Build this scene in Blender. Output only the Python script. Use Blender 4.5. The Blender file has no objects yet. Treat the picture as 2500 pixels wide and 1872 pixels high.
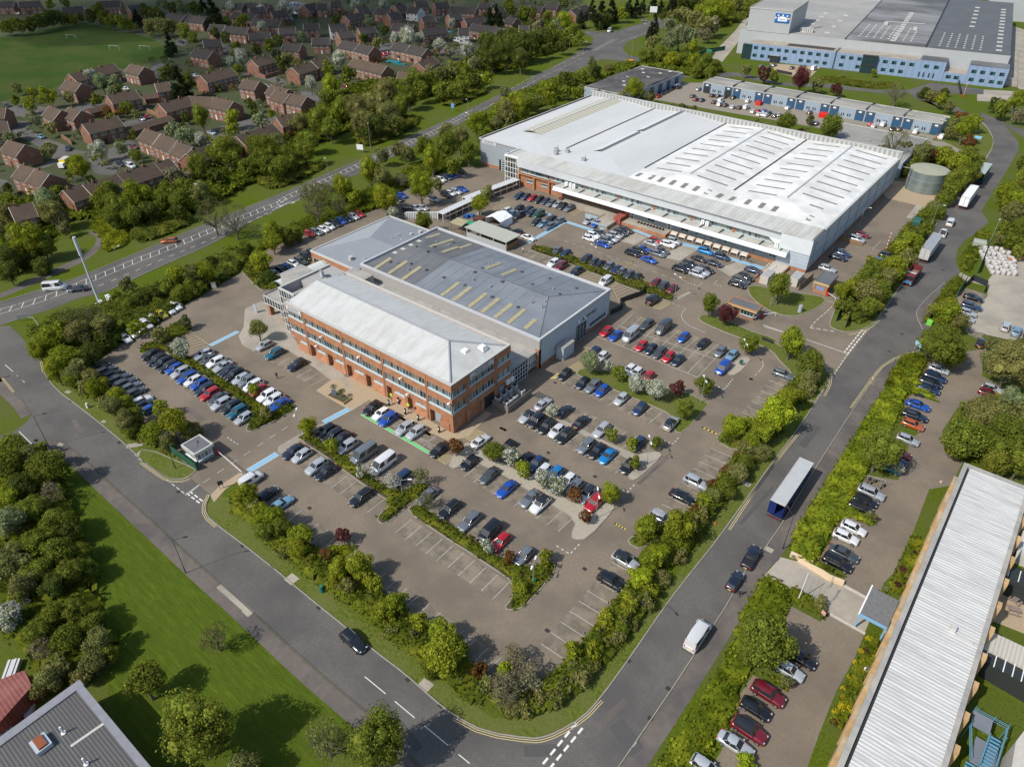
import bpy, bmesh, math, random
import numpy as np
from mathutils import Vector, Matrix
from mathutils.geometry import tessellate_polygon
R = math.radians
sin, cos, pi, hypot, atan2 = math.sin, math.cos, math.pi, math.hypot, math.atan2
scene = bpy.context.scene
COL = scene.collection
rnd = random.Random(7)

# ---------------------------------------------------------------- camera frame
# world axes follow the estate's own grid: +X along the long facades, +Y across them.
FPX, TH, HC = 1750.0, R(36.5), 92.0
ST, CT = sin(TH), cos(TH)
YAW = R(38.5)
_ox, _oy = -11.475, 107.736
XA = (cos(YAW), -sin(YAW)); YA = (sin(YAW), cos(YAW))
def cam2site(x, y):
    x -= _ox; y -= _oy
    return (x*XA[0] + y*XA[1], x*YA[0] + y*YA[1])
CAMP = cam2site(0, 0)
def G(px, py, z=0.0):
    u = (px-1250)/FPX; v = (py-936)/FPX
    Z = (HC-z)/(ST+v*CT)
    return cam2site(u*Z, (CT-v*ST)*Z)
def depth(x, y, z=0):
    dx, dy = x-CAMP[0], y-CAMP[1]
    f = dx*YA[0] + dy*YA[1]
    # forward direction of the camera in the site frame
    fx, fy = -sin(-YAW), cos(YAW)
    fx, fy = cam_f
    return (dx*fx + dy*fy)*CT + (HC-z)*ST
_f0 = cam2site(0, 0); _f1 = cam2site(0, 1)
cam_f = (_f1[0]-_f0[0], _f1[1]-_f0[1])
OX = (0, 600, 1200, 1800); OY = (0, 450, 900, 1372)
def TN(c, r, x, y): return (OX[c] + x/3.16, OY[r] + y/3.16)
def P(t, x, y, z=0.0):
    t = str(t).zfill(2)
    return G(*TN(int(t[0]), int(t[1]), x, y), z)
def PP(s, z=0.0):
    out = []; t = '00'
    for tok in s.split():
        if tok.endswith(':'): t = tok[:-1]; continue
        a, b = tok.split(',')[:2]
        out.append(P(t, float(a), float(b), z))
    return out

# ---------------------------------------------------------------- objects
def tag(o, label=None, cat=None, group=None, kind=None):
    if label:
        w_ = label.split()
        while len(w_) > 16 and 'the' in w_: w_.remove('the')
        o['label'] = ' '.join(w_)
    if cat: o['category'] = cat
    if group: o['group'] = group
    if kind: o['kind'] = kind
    return o
def empty(name, loc=(0, 0, 0), rz=0.0, label=None, cat=None, group=None):
    o = bpy.data.objects.new(name, None)
    o.location = loc if len(loc) == 3 else (loc[0], loc[1], 0)
    o.rotation_euler = (0, 0, rz); o.empty_display_size = .5
    COL.objects.link(o)
    return tag(o, label, cat, group)
def link(name, me, parent=None, mats=None, loc=None):
    o = bpy.data.objects.new(name, me); COL.objects.link(o)
    if parent is not None:
        o.parent = parent
    if loc: o.location = loc
    return o
class MB:
    """collects faces; coordinates are world unless the parent is given at build (then local if loc=False)"""
    def __init__(s): s.v = []; s.f = []; s.m = []; s.sm = []
    def add(s, vs, fs, m=0, smooth=False):
        b = len(s.v); s.v += [tuple(p) for p in vs]
        for f in fs: s.f.append([b+i for i in f]); s.m.append(m); s.sm.append(smooth)
    def box(s, x0, x1, y0, y1, z0, z1, m=0):
        if x0 > x1: x0, x1 = x1, x0
        if y0 > y1: y0, y1 = y1, y0
        s.add([(x0,y0,z0),(x1,y0,z0),(x1,y1,z0),(x0,y1,z0),(x0,y0,z1),(x1,y0,z1),(x1,y1,z1),(x0,y1,z1)],
              [(0,3,2,1),(4,5,6,7),(0,1,5,4),(1,2,6,5),(2,3,7,6),(3,0,4,7)], m)
    def obox(s, c, L, W, h, ang, z0=0.0, m=0):
        """box centred at c=(x,y), length L along ang"""
        ca, sa = cos(ang), sin(ang)
        q = [(-L/2,-W/2),(L/2,-W/2),(L/2,W/2),(-L/2,W/2)]
        p = [(c[0]+a*ca-b*sa, c[1]+a*sa+b*ca) for a, b in q]
        s.prism(p, z0, z0+h, m)
    def prism(s, poly, z0, z1, m=0, top=None):
        n = len(poly)
        ar = sum(poly[i][0]*poly[(i+1)%n][1]-poly[(i+1)%n][0]*poly[i][1] for i in range(n))
        if ar < 0: poly = poly[::-1]
        s.add([(x,y,z0) for x,y in poly]+[(x,y,z1) for x,y in poly],
              [[i,(i+1)%n,n+(i+1)%n,n+i] for i in range(n)], m)
        tris = tessellate_polygon([[Vector((x,y,0)) for x,y in poly]])
        vs = [(x,y,z1) for x,y in poly]
        fs = []
        for t in tris:
            a,b,c = [poly[i] for i in t]
            if (b[0]-a[0])*(c[1]-a[1])-(b[1]-a[1])*(c[0]-a[0]) < 0: t = (t[0],t[2],t[1])
            fs.append(t)
        s.add(vs, fs, m if top is None else top)
    def sheet(s, poly, z, m=0):
        tris = tessellate_polygon([[Vector((x,y,0)) for x,y in poly]])
        fs = []
        for t in tris:
            a,b,c = [poly[i] for i in t]
            if (b[0]-a[0])*(c[1]-a[1])-(b[1]-a[1])*(c[0]-a[0]) < 0: t = (t[0],t[2],t[1])
            fs.append(t)
        s.add([(x,y,z) for x,y in poly], fs, m)
    def quad(s, a, b, c, d, m=0): s.add([a,b,c,d], [(0,1,2,3)], m)
    def tri(s, a, b, c, m=0): s.add([a,b,c], [(0,1,2)], m)
    def strip(s, pts, w, z, m=0, off=0.0, h=None):
        """ribbon of width w along pts at height z (h: raised box kerb)"""
        L = offset(pts, off+w/2); Rr = offset(pts, off-w/2)
        for i in range(len(pts)-1):
            a, b, c, d = Rr[i], Rr[i+1], L[i+1], L[i]
            if h is None: s.quad((*a,z),(*b,z),(*c,z),(*d,z), m)
            else:
                s.add([(*a,z),(*b,z),(*c,z),(*d,z),(*a,z+h),(*b,z+h),(*c,z+h),(*d,z+h)],
                      [(4,5,6,7),(0,1,5,4),(2,3,7,6),(1,2,6,5),(3,0,4,7)], m)
    def tube(s, p, q, r0, r1=None, n=6, m=0, caps=True, smooth=True):
        r1 = r0 if r1 is None else r1
        p = Vector(p); q = Vector(q); d = (q-p)
        if d.length < 1e-6: return
        d.normalize(); a = Vector((0,0,1)) if abs(d.z) < .9 else Vector((1,0,0))
        u = d.cross(a).normalized(); w = d.cross(u)
        vs = []
        for c, r in ((p,r0),(q,r1)):
            for i in range(n):
                t = 2*pi*i/n; vs.append(tuple(c+u*cos(t)*r+w*sin(t)*r))
        s.add(vs, [[i,n+i,n+(i+1)%n,(i+1)%n] for i in range(n)], m, smooth)
        if caps:
            s.add(vs[n:], [list(range(n))][::1], m); s.add(vs[:n], [list(range(n))[::-1]], m)
    def cyl(s, x, y, z0, z1, r, n=16, m=0, r1=None):
        s.tube((x,y,z0),(x,y,z1), r, r1, n, m)
    def build(s, name, mats, parent=None, local=False, **kw):
        me = bpy.data.meshes.new(name)
        off = (0,0,0)
        if parent is not None and not local:
            mw = Matrix.Translation(parent.location) @ Matrix.Rotation(parent.rotation_euler[2],4,'Z')
            par = parent.parent
            while par is not None:
                mw = Matrix.Translation(par.location) @ Matrix.Rotation(par.rotation_euler[2],4,'Z') @ mw
                par = par.parent
            iv = mw.inverted(); vv = [tuple(iv @ Vector(p)) for p in s.v]
        else: vv = s.v
        me.from_pydata(vv, [], s.f)
        if not isinstance(mats, (list, tuple)): mats = [mats]
        for m in mats: me.materials.append(m)
        me.polygons.foreach_set('material_index', s.m)
        me.polygons.foreach_set('use_smooth', s.sm)
        me.update()
        o = link(name, me, parent)
        return tag(o, **kw) if kw else o
def offset(pts, d):
    out = []
    n = len(pts)
    for i in range(n):
        if i == 0: dx, dy = pts[1][0]-pts[0][0], pts[1][1]-pts[0][1]
        elif i == n-1: dx, dy = pts[-1][0]-pts[-2][0], pts[-1][1]-pts[-2][1]
        else:
            a = (pts[i][0]-pts[i-1][0], pts[i][1]-pts[i-1][1]); b = (pts[i+1][0]-pts[i][0], pts[i+1][1]-pts[i][1])
            la, lb = hypot(*a) or 1, hypot(*b) or 1
            dx, dy = a[0]/la+b[0]/lb, a[1]/la+b[1]/lb
        l = hypot(dx, dy) or 1
        out.append((pts[i][0]-dy/l*d, pts[i][1]+dx/l*d))
    return out
def smooth(pts, k=2, closed=False):
    for _ in range(k):
        o = [] if closed else [pts[0]]
        n = len(pts)
        for i in range(n if closed else n-1):
            a, b = pts[i], pts[(i+1)%n]
            o += [(a[0]*.75+b[0]*.25, a[1]*.75+b[1]*.25), (a[0]*.25+b[0]*.75, a[1]*.25+b[1]*.75)]
        if not closed: o.append(pts[-1])
        pts = o
    return pts
def resample(pts, step):
    out = [pts[0]]; acc = 0
    for a, b in zip(pts, pts[1:]):
        L = hypot(b[0]-a[0], b[1]-a[1]); 
        if L < 1e-6: continue
        t = step-acc
        while t <= L:
            out.append((a[0]+(b[0]-a[0])*t/L, a[1]+(b[1]-a[1])*t/L)); t += step
        acc = L-(t-step)
    return out
def inpoly(x, y, poly):
    c = False; j = len(poly)-1
    for i in range(len(poly)):
        xi, yi = poly[i]; xj, yj = poly[j]
        if (yi > y) != (yj > y) and x < (xj-xi)*(y-yi)/(yj-yi)+xi: c = not c
        j = i
    return c

# ---------------------------------------------------------------- materials
MATS = {}
def mat(name, col, rough=.8, col2=None, scale=1.0, amt=.5, metal=0.0, bump=0.0, bscale=None, spec=.3,
        big=None, bigscale=.03, detail=4, stretch=None, coat=0.0):
    """noise-mottled principled material in object-free (world) coordinates"""
    if name in MATS: return MATS[name]
    m = bpy.data.materials.new(name); m.use_nodes = True; nt = m.node_tree; N = nt.nodes; L = nt.links
    b = N['Principled BSDF']; b.inputs['Roughness'].default_value = rough; b.inputs['Metallic'].default_value = metal
    b.inputs['Specular IOR Level'].default_value = spec
    if coat: b.inputs['Coat Weight'].default_value = coat
    base = (*col, 1)
    if col2 or bump or big:
        geo = N.new('ShaderNodeNewGeometry'); mp = N.new('ShaderNodeMapping'); L.new(geo.outputs['Position'], mp.inputs[0])
        if stretch: mp.inputs['Scale'].default_value = stretch
    last = None
    if col2:
        nz = N.new('ShaderNodeTexNoise'); nz.inputs['Scale'].default_value = scale; nz.inputs['Detail'].default_value = detail
        nz.inputs['Roughness'].default_value = .65
        L.new(mp.outputs[0], nz.inputs['Vector'])
        rp = N.new('ShaderNodeValToRGB'); rp.color_ramp.elements[0].position = .5-amt/2*.6; rp.color_ramp.elements[1].position = .5+amt/2*.6
        rp.color_ramp.elements[0].color = base; rp.color_ramp.elements[1].color = (*col2, 1)
        L.new(nz.outputs[0], rp.inputs[0]); last = rp.outputs[0]
    if big:
        n2 = N.new('ShaderNodeTexNoise'); n2.inputs['Scale'].default_value = bigscale; n2.inputs['Detail'].default_value = 5
        n2.inputs['Roughness'].default_value = .6
        L.new(mp.outputs[0], n2.inputs['Vector'])
        r2 = N.new('ShaderNodeValToRGB'); r2.color_ramp.elements[0].position = .42; r2.color_ramp.elements[1].position = .62
        r2.color_ramp.elements[0].color = (0,0,0,1); r2.color_ramp.elements[1].color = (1,1,1,1)
        L.new(n2.outputs[0], r2.inputs[0])
        mx = N.new('ShaderNodeMix'); mx.data_type = 'RGBA'
        L.new(r2.outputs[0], mx.inputs[0])
        if last: L.new(last, mx.inputs[6])
        else: mx.inputs[6].default_value = base
        mx.inputs[7].default_value = (*big, 1); last = mx.outputs[2]
    if last: L.new(last, b.inputs['Base Color'])
    else: b.inputs['Base Color'].default_value = base
    if bump:
        n3 = N.new('ShaderNodeTexNoise'); n3.inputs['Scale'].default_value = bscale or scale*3; n3.inputs['Detail'].default_value = 3
        L.new(mp.outputs[0], n3.inputs['Vector'])
        bp = N.new('ShaderNodeBump'); bp.inputs['Strength'].default_value = bump; bp.inputs['Distance'].default_value = .1
        L.new(n3.outputs[0], bp.inputs['Height']); L.new(bp.outputs[0], b.inputs['Normal'])
    MATS[name] = m
    return m
def wavemat(name, col, col2, period, axis='X', rough=.5, bumpd=.05, stain=None, stainscale=.3, stretch=(1,1,1), metal=0.0, sharp=None):
    """ribbed sheet: bands along an axis + dirt"""
    m = bpy.data.materials.new(name); m.use_nodes = True; nt = m.node_tree; N = nt.nodes; L = nt.links
    b = N['Principled BSDF']; b.inputs['Roughness'].default_value = rough; b.inputs['Metallic'].default_value = metal
    b.inputs['Specular IOR Level'].default_value = .3
    geo = N.new('ShaderNodeNewGeometry')
    sep = N.new('ShaderNodeSeparateXYZ'); L.new(geo.outputs['Position'], sep.inputs[0])
    mm = N.new('ShaderNodeMath'); mm.operation = 'MULTIPLY'; mm.inputs[1].default_value = 2*pi/period
    L.new(sep.outputs[axis], mm.inputs[0])
    sn = N.new('ShaderNodeMath'); sn.operation = 'SINE'; L.new(mm.outputs[0], sn.inputs[0])
    mr = N.new('ShaderNodeMapRange'); mr.inputs[1].default_value = -1 if sharp is None else sharp; mr.inputs[2].default_value = 1
    L.new(sn.outputs[0], mr.inputs[0])
    mx = N.new('ShaderNodeMix'); mx.data_type = 'RGBA'; mx.inputs[6].default_value = (*col,1); mx.inputs[7].default_value = (*col2,1)
    L.new(mr.outputs[0], mx.inputs[0]); last = mx.outputs[2]
    if stain:
        mp = N.new('ShaderNodeMapping'); mp.inputs['Scale'].default_value = stretch; L.new(geo.outputs['Position'], mp.inputs[0])
        nz = N.new('ShaderNodeTexNoise'); nz.inputs['Scale'].default_value = stainscale; nz.inputs['Detail'].default_value = 6; nz.inputs['Roughness'].default_value = .7
        L.new(mp.outputs[0], nz.inputs['Vector'])
        rp = N.new('ShaderNodeValToRGB'); rp.color_ramp.elements[0].position = .42; rp.color_ramp.elements[1].position = .68
        rp.color_ramp.elements[0].color = (0,0,0,1); rp.color_ramp.elements[1].color = (1,1,1,1)
        L.new(nz.outputs[0], rp.inputs[0])
        m2 = N.new('ShaderNodeMix'); m2.data_type = 'RGBA'; L.new(rp.outputs[0], m2.inputs[0]); L.new(last, m2.inputs[6]); m2.inputs[7].default_value = (*stain,1)
        last = m2.outputs[2]
    L.new(last, b.inputs['Base Color'])
    if bumpd:
        bp = N.new('ShaderNodeBump'); bp.inputs['Strength'].default_value = .6; bp.inputs['Distance'].default_value = bumpd
        L.new(mr.outputs[0], bp.inputs['Height']); L.new(bp.outputs[0], b.inputs['Normal'])
    return m
def brickmat(name, c1, c2, mortar, axis='Z'):
    """brick courses read as fine mottling at this distance"""
    m = bpy.data.materials.new(name); m.use_nodes = True; nt = m.node_tree; N = nt.nodes; L = nt.links
    b = N['Principled BSDF']; b.inputs['Roughness'].default_value = .9; b.inputs['Specular IOR Level'].default_value = .15
    geo = N.new('ShaderNodeNewGeometry'); sep = N.new('ShaderNodeSeparateXYZ'); L.new(geo.outputs['Position'], sep.inputs[0])
    ad = N.new('ShaderNodeMath'); ad.operation = 'ADD'; L.new(sep.outputs[0], ad.inputs[0]); L.new(sep.outputs[1], ad.inputs[1])
    cb = N.new('ShaderNodeCombineXYZ'); L.new(ad.outputs[0], cb.inputs[0]); L.new(sep.outputs[2], cb.inputs[1])
    br = N.new('ShaderNodeTexBrick'); L.new(cb.outputs[0], br.inputs['Vector']); br.inputs['Scale'].default_value = 1
    br.inputs['Brick Width'].default_value = .23; br.inputs['Row Height'].default_value = .075; br.inputs['Mortar Size'].default_value = .006
    br.inputs['Color1'].default_value = (*c1,1); br.inputs['Color2'].default_value = (*c2,1); br.inputs['Mortar'].default_value = (*mortar,1)
    nz = N.new('ShaderNodeTexNoise'); nz.inputs['Scale'].default_value = .7; nz.inputs['Detail'].default_value = 6; L.new(geo.outputs['Position'], nz.inputs['Vector'])
    mr = N.new('ShaderNodeMapRange'); mr.inputs[1].default_value = .3; mr.inputs[2].default_value = .7; mr.inputs[3].default_value = .78; mr.inputs[4].default_value = 1.15
    L.new(nz.outputs[0], mr.inputs[0])
    mx = N.new('ShaderNodeMix'); mx.data_type = 'RGBA'; mx.blend_type = 'MULTIPLY'; mx.inputs[0].default_value = 1
    L.new(br.outputs[0], mx.inputs[6]); L.new(mr.outputs[0], mx.inputs[7]); L.new(mx.outputs[2], b.inputs['Base Color'])
    return m
M = {}
M['asphalt'] = mat('asphalt', (.098,.092,.084), .92, (.126,.118,.108), 2.2, .5, bump=.25, bscale=6, big=(.082,.078,.074), bigscale=.09, detail=9)
M['tarmac'] = mat('brown_tarmac', (.164,.134,.100), .95, (.216,.178,.134), 2.2, .6, bump=.3, bscale=6, big=(.146,.121,.093), bigscale=.09, detail=10)
M['bay'] = mat('worn_bay_tarmac', (.118,.101,.078), .95, (.172,.147,.113), 1.2, .8, bump=.3, bscale=5, big=(.220,.183,.138), bigscale=.30, detail=9)
M['footway'] = mat('footway_asphalt', (.110,.094,.082), .95, (.150,.130,.114), .8, .8, big=(.09,.08,.076), bigscale=.15)
M['concrete'] = mat('concrete_slab', (.30,.27,.22), .9, (.38,.34,.28), 1.2, .8, big=(.26,.235,.195), bigscale=.12)
M['kerb'] = mat('kerb_stone', (.24,.22,.19), .9, (.32,.29,.25), 1.5, .7)
M['gravel'] = mat('pale_gravel', (.26,.23,.18), .95, (.42,.38,.31), 5, .8, bump=.6, bscale=9)
M['tan_gravel'] = mat('tan_gravel', (.30,.23,.15), .95, (.42,.33,.22), 4, .8, bump=.5, bscale=9)
M['grass'] = mat('grass', (.048,.074,.004), .95, (.098,.132,.010), 2.3, .50, bump=1.0, bscale=6, big=(.085,.100,.025), bigscale=.05, spec=.1, detail=10)
M['grass_dry'] = mat('verge_grass', (.052,.080,.007), .95, (.130,.150,.030), 2.1, .45, bump=1.0, bscale=5, big=(.115,.125,.035), bigscale=.12, spec=.1, detail=8)
M['white_paint'] = mat('road_white', (.55,.54,.50), .8, (.72,.71,.67), 4, .8)
M['worn_paint'] = mat('worn_white_line', (.30,.28,.25), .8, (.62,.60,.56), 3, .9)
M['yellow_paint'] = mat('road_yellow', (.50,.40,.16), .8, (.62,.52,.26), 4, .8)
M['blue_paint'] = mat('walkway_blue', (.17,.34,.48), .8, (.26,.44,.56), 2.5, .9)
M['green_paint'] = mat('charging_green', (.06,.42,.10), .8, (.12,.50,.16), 2.5, .8)
M['iron'] = mat('cast_iron', (.035,.030,.028), .7)
M['white'] = mat('white_metal', (.72,.73,.73), .5)
M['dark'] = mat('dark_metal', (.03,.032,.035), .5)
M['black'] = mat('black_rubber', (.012,.012,.013), .8)
M['grey'] = mat('grey_metal', (.32,.33,.34), .5, metal=.2)
M['red'] = mat('red_paint', (.50,.02,.02), .4)
M['brick'] = brickmat('orange_red_brick', (.37,.165,.085), (.30,.130,.070), (.36,.23,.15))
M['house_brick'] = brickmat('house_brick', (.25,.118,.078), (.19,.090,.062), (.22,.14,.10))
M['stone'] = mat('pale_stone', (.40,.37,.32), .85, (.50,.47,.42), 2, .7)
M['tan_brick'] = brickmat('tan_brick', (.52,.34,.17), (.44,.29,.14), (.42,.32,.2))
M['wood'] = mat('brown_timber', (.20,.115,.06), .85, (.27,.16,.09), 3, .8)
M['glass'] = mat('window_glass', (.035,.05,.055), .12, (.10,.125,.13), .5, .6, spec=.6)
M['frame'] = mat('pale_blue_frame', (.42,.50,.52), .5)
# ================================================================= GROUND
g = MB(); g.sheet([(-1500,-700),(1500,-700),(1500,2600),(-1500,2600)], 0)
g.build('ground', M['grass'], label='grass ground between the roads', kind='structure')

def flat(name, s, m, z, label=None, sm=0, kind='structure'):
    pts = s if isinstance(s, list) else PP(s)
    if sm: pts = smooth(pts, sm, True)
    b = MB(); b.sheet(pts, z); o = b.build(name, m); o['kind'] = kind
    if label: o['label'] = label
    return pts
AUP = PP('01: -300,1010 0,910 550,740 860,610 1240,455 1480,350 1860,195 2212,55 10: 570,1365 1000,1185 1270,1055 1480,960 1640,890 1950,735 2212,610 20: 300,600 520,500 720,370 850,310 1000,230 1215,165 1400,100 1600,-30 1800,-200')
ALO = PP('01: -300,1180 0,1090 60,1070 430,950 600,880 820,830 1080,710 1300,610 1600,480 1900,320 11: 0,310 430,110 10: 850,1350 1300,1130 1840,860 20: 0,810 200,720 560,590 860,450 980,350 1215,260 1500,120 1750,-30 1900,-150')
flat('main_road', AUP+ALO[::-1], M['asphalt'], .030)
flat('footpath_by_main_road', '01: -300,960 0,840 180,760 400,660 600,570 700,510 745,440 740,400 680,375 690,355 760,375 795,430 780,480 730,540 640,600 420,700 200,800 0,880 -300,1000', M['footway'], .012, sm=1)
flat('junction_road', '20: 720,240 900,250 1000,240 900,290 820,330 760,370 790,300 740,270 720,262', M['asphalt'], .024)
flat('access_road', '20: 860,450 840,420 960,350 1040,330 1010,380 1060,430 1140,440 1220,450 1500,560 1800,560 30: 0,560 330,640 700,650 1100,700 1340,690 1500,640 1900,690 1900,730 1500,720 1440,760 1600,850 1720,880 1900,880 1900,920 1830,905 1700,830 1400,770 1320,720 1100,720 700,680 330,660 0,590 20: 1800,600 1500,600 1220,470 1110,480 860,460', M['asphalt'], .014)
flat('lane', '30: 1900,875 2080,955 2212,1000 2600,900 2600,1020 2212,1060 2060,965', M['asphalt'], .012)
flat('estate_road', '30: 1830,900 1900,870 2060,960 2170,1100 2170,1150 2100,1280 2000,1450 31: 1990,30 1880,210 1940,290 1830,390 1760,430 1700,500 1680,590 1720,680 1600,760 1480,860 1385,965 1380,1020 1430,1120 1400,1290 1160,1390 1110,1430 990,1580 32: 1110,0 890,320 600,770 230,1380 100,1560 23: 1860,260 1560,720 1370,1010 980,1575 700,2000 -900,2000 13: 900,2000 1000,1500 1350,1580 960,1180 500,800 0,335 02: 1600,1570 1320,1310 1050,1065 860,895 720,760 480,565 370,545 230,590 0,590 -400,700 -400,500 0,515 100,490 200,420 250,350 180,250 100,180 0,60 01: 0,1500 -300,1350 -300,1150 0,1095 75,1090 150,1160 250,1285 310,1370 02: 340,30 430,160 620,300 870,500 1020,630 1100,715 1200,790 1300,855 1400,862 1465,840 1625,970 1580,1050 1590,1130 1680,1210 1870,1350 2150,1570 13: 160,0 420,220 780,510 1000,690 1240,870 1450,1060 1610,1185 1850,1310 2212,1360 23: 316,1355 500,1310 700,1200 830,1060 1050,760 1350,320 1600,0 22: 1740,1320 2212,660 32: 400,560 590,280 690,130 710,60 690,0 31: 720,1510 1010,1130 1110,1010 1290,740 1400,560 1500,370 1600,200 1750,20 30: 1780,1420 1880,1290 1985,1120 1960,1030 1900,950', M['asphalt'], .018)
TARM = PP('02: 1465,840 1625,970 1700,910 1850,820 1850,900 12: 60,1010 305,1195 440,1295 600,1420 810,1550 13: 975,170 1135,295 1390,485 1565,625 1840,860 23: 60,970 250,1000 420,900 570,755 720,580 830,440 1000,230 1060,90 22: 1160,1400 1330,1250 1500,1120 1740,850 1890,650 2060,400 32: 150,390 300,210 380,140 440,70 31: 560,1430 720,1500 1010,1130 1000,900 1150,750 1300,500 1420,300 1540,150 1720,0 30: 1700,1440 1560,1330 1250,1380 20: 2400,1500 1700,1200 800,1200 10: 1800,1290 1700,1290 1500,1340 1290,1420 1100,1560 11: 900,240 450,380 200,480 01: 1900,660 1600,830 1430,930 1200,1100 940,1230 700,1400 02: 760,60 900,220 1060,390 1250,600 1500,780')
flat('car_park_tarmac', TARM, M['tarmac'], .006)

flat('mown_lawn', '02: 430,620 620,760 800,950 1000,1170 1200,1340 1420,1560 13: 0,490 420,850 830,1240 560,1700 -500,1700 03: 1300,1700 860,1100 800,900 900,700 720,300 02: 620,1300 560,1000 480,780', mat('mown_grass', (.050,.078,.006), .95, (.090,.124,.012), 1.6, .45, bump=1.0, bscale=6, big=(.062,.088,.008), bigscale=.5, spec=.1, detail=10, stretch=(.22,1.3,1)), .0025)
# footways beside the estate roads
def ribbon(name, s, w, m, z, off=0, h=None, kind='structure', sm=1):
    pts = PP(s) if isinstance(s, str) else s
    if sm: pts = smooth(pts, sm)
    b = MB(); b.strip(pts, w, z, 0, off, h); o = b.build(name, m); o['kind'] = kind
    return pts
FW_L = PP('02: 370,545 480,565 600,655 720,760 860,895 1050,1065 1320,1310 1600,1570 13: 0,335 500,800 960,1180 1150,1360 1350,1600')
ribbon('footway', FW_L, 2.3, M['footway'], .026, off=-1.3)
FW_R = PP('23: 700,2000 980,1575 1370,1010 1560,720 1860,260 32: 100,1480 230,1380 600,770 890,320 1110,0 31: 1160,1390 1240,1340 1390,1290')
ribbon('footway', FW_R, 2.6, M['footway'], .026, off=-1.45)
FW_R2 = PP('31: 1430,1120 1380,1020 1385,965 1480,860 1600,760')
ribbon('footway', FW_R2, 2.2, M['footway'], .026, off=-1.2)
ribbon('footway', '02: 250,350 180,250 100,180 0,60 01: 0,1500', 2.0, M['footway'], .026, off=1.1)

# kerbs
KERBS = ['02: 340,30 430,160 620,300 870,500 1020,630 1100,715 1200,790 1300,850 1400,858 1465,836',
 '02: 1620,975 1585,1050 1592,1130 1680,1210 1870,1350 2150,1570 13: 160,0 420,220 780,510 1000,690 1240,870 1450,1060 1610,1185 1850,1310 2212,1362 23: 400,1350 500,1315 700,1200 830,1060 1050,760 1350,320 1600,0 22: 1740,1320 2212,660 32: 400,560 590,280 690,130 710,60 690,0 31: 715,1505',
 '31: 1010,1130 1110,1010 1290,740 1400,560 1500,370 1600,200 1750,20 30: 1780,1420 1880,1290 1985,1120 1960,1030 1900,950 1830,900',
 '01: 0,912 550,742 860,612 1240,457 1480,352 1860,197 2212,57 10: 570,1367 1000,1187 1270,1057 1480,962 1640,892 1950,737 2212,612 20: 300,602 520,502 720,372',
 '01: 60,1068 240,1010 300,1090',
 '01: 820,828 1080,708 1300,608 1600,478 1900,318 11: 0,308 430,108 10: 850,1348 1300,1128 1840,858 20: 0,808 200,718 560,588 860,448']
for s in KERBS: ribbon('kerb', s, .16, M['kerb'], .01, h=.12)
for f, o_ in ((FW_L,0),(FW_R,0),(FW_R2,0)): ribbon('kerb', f, .13, M['footway'] if f is FW_L else M['kerb'], .01, off=o_, h=.11)  # left kerb's darker footway colour stands in for its thin shadow line

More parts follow.
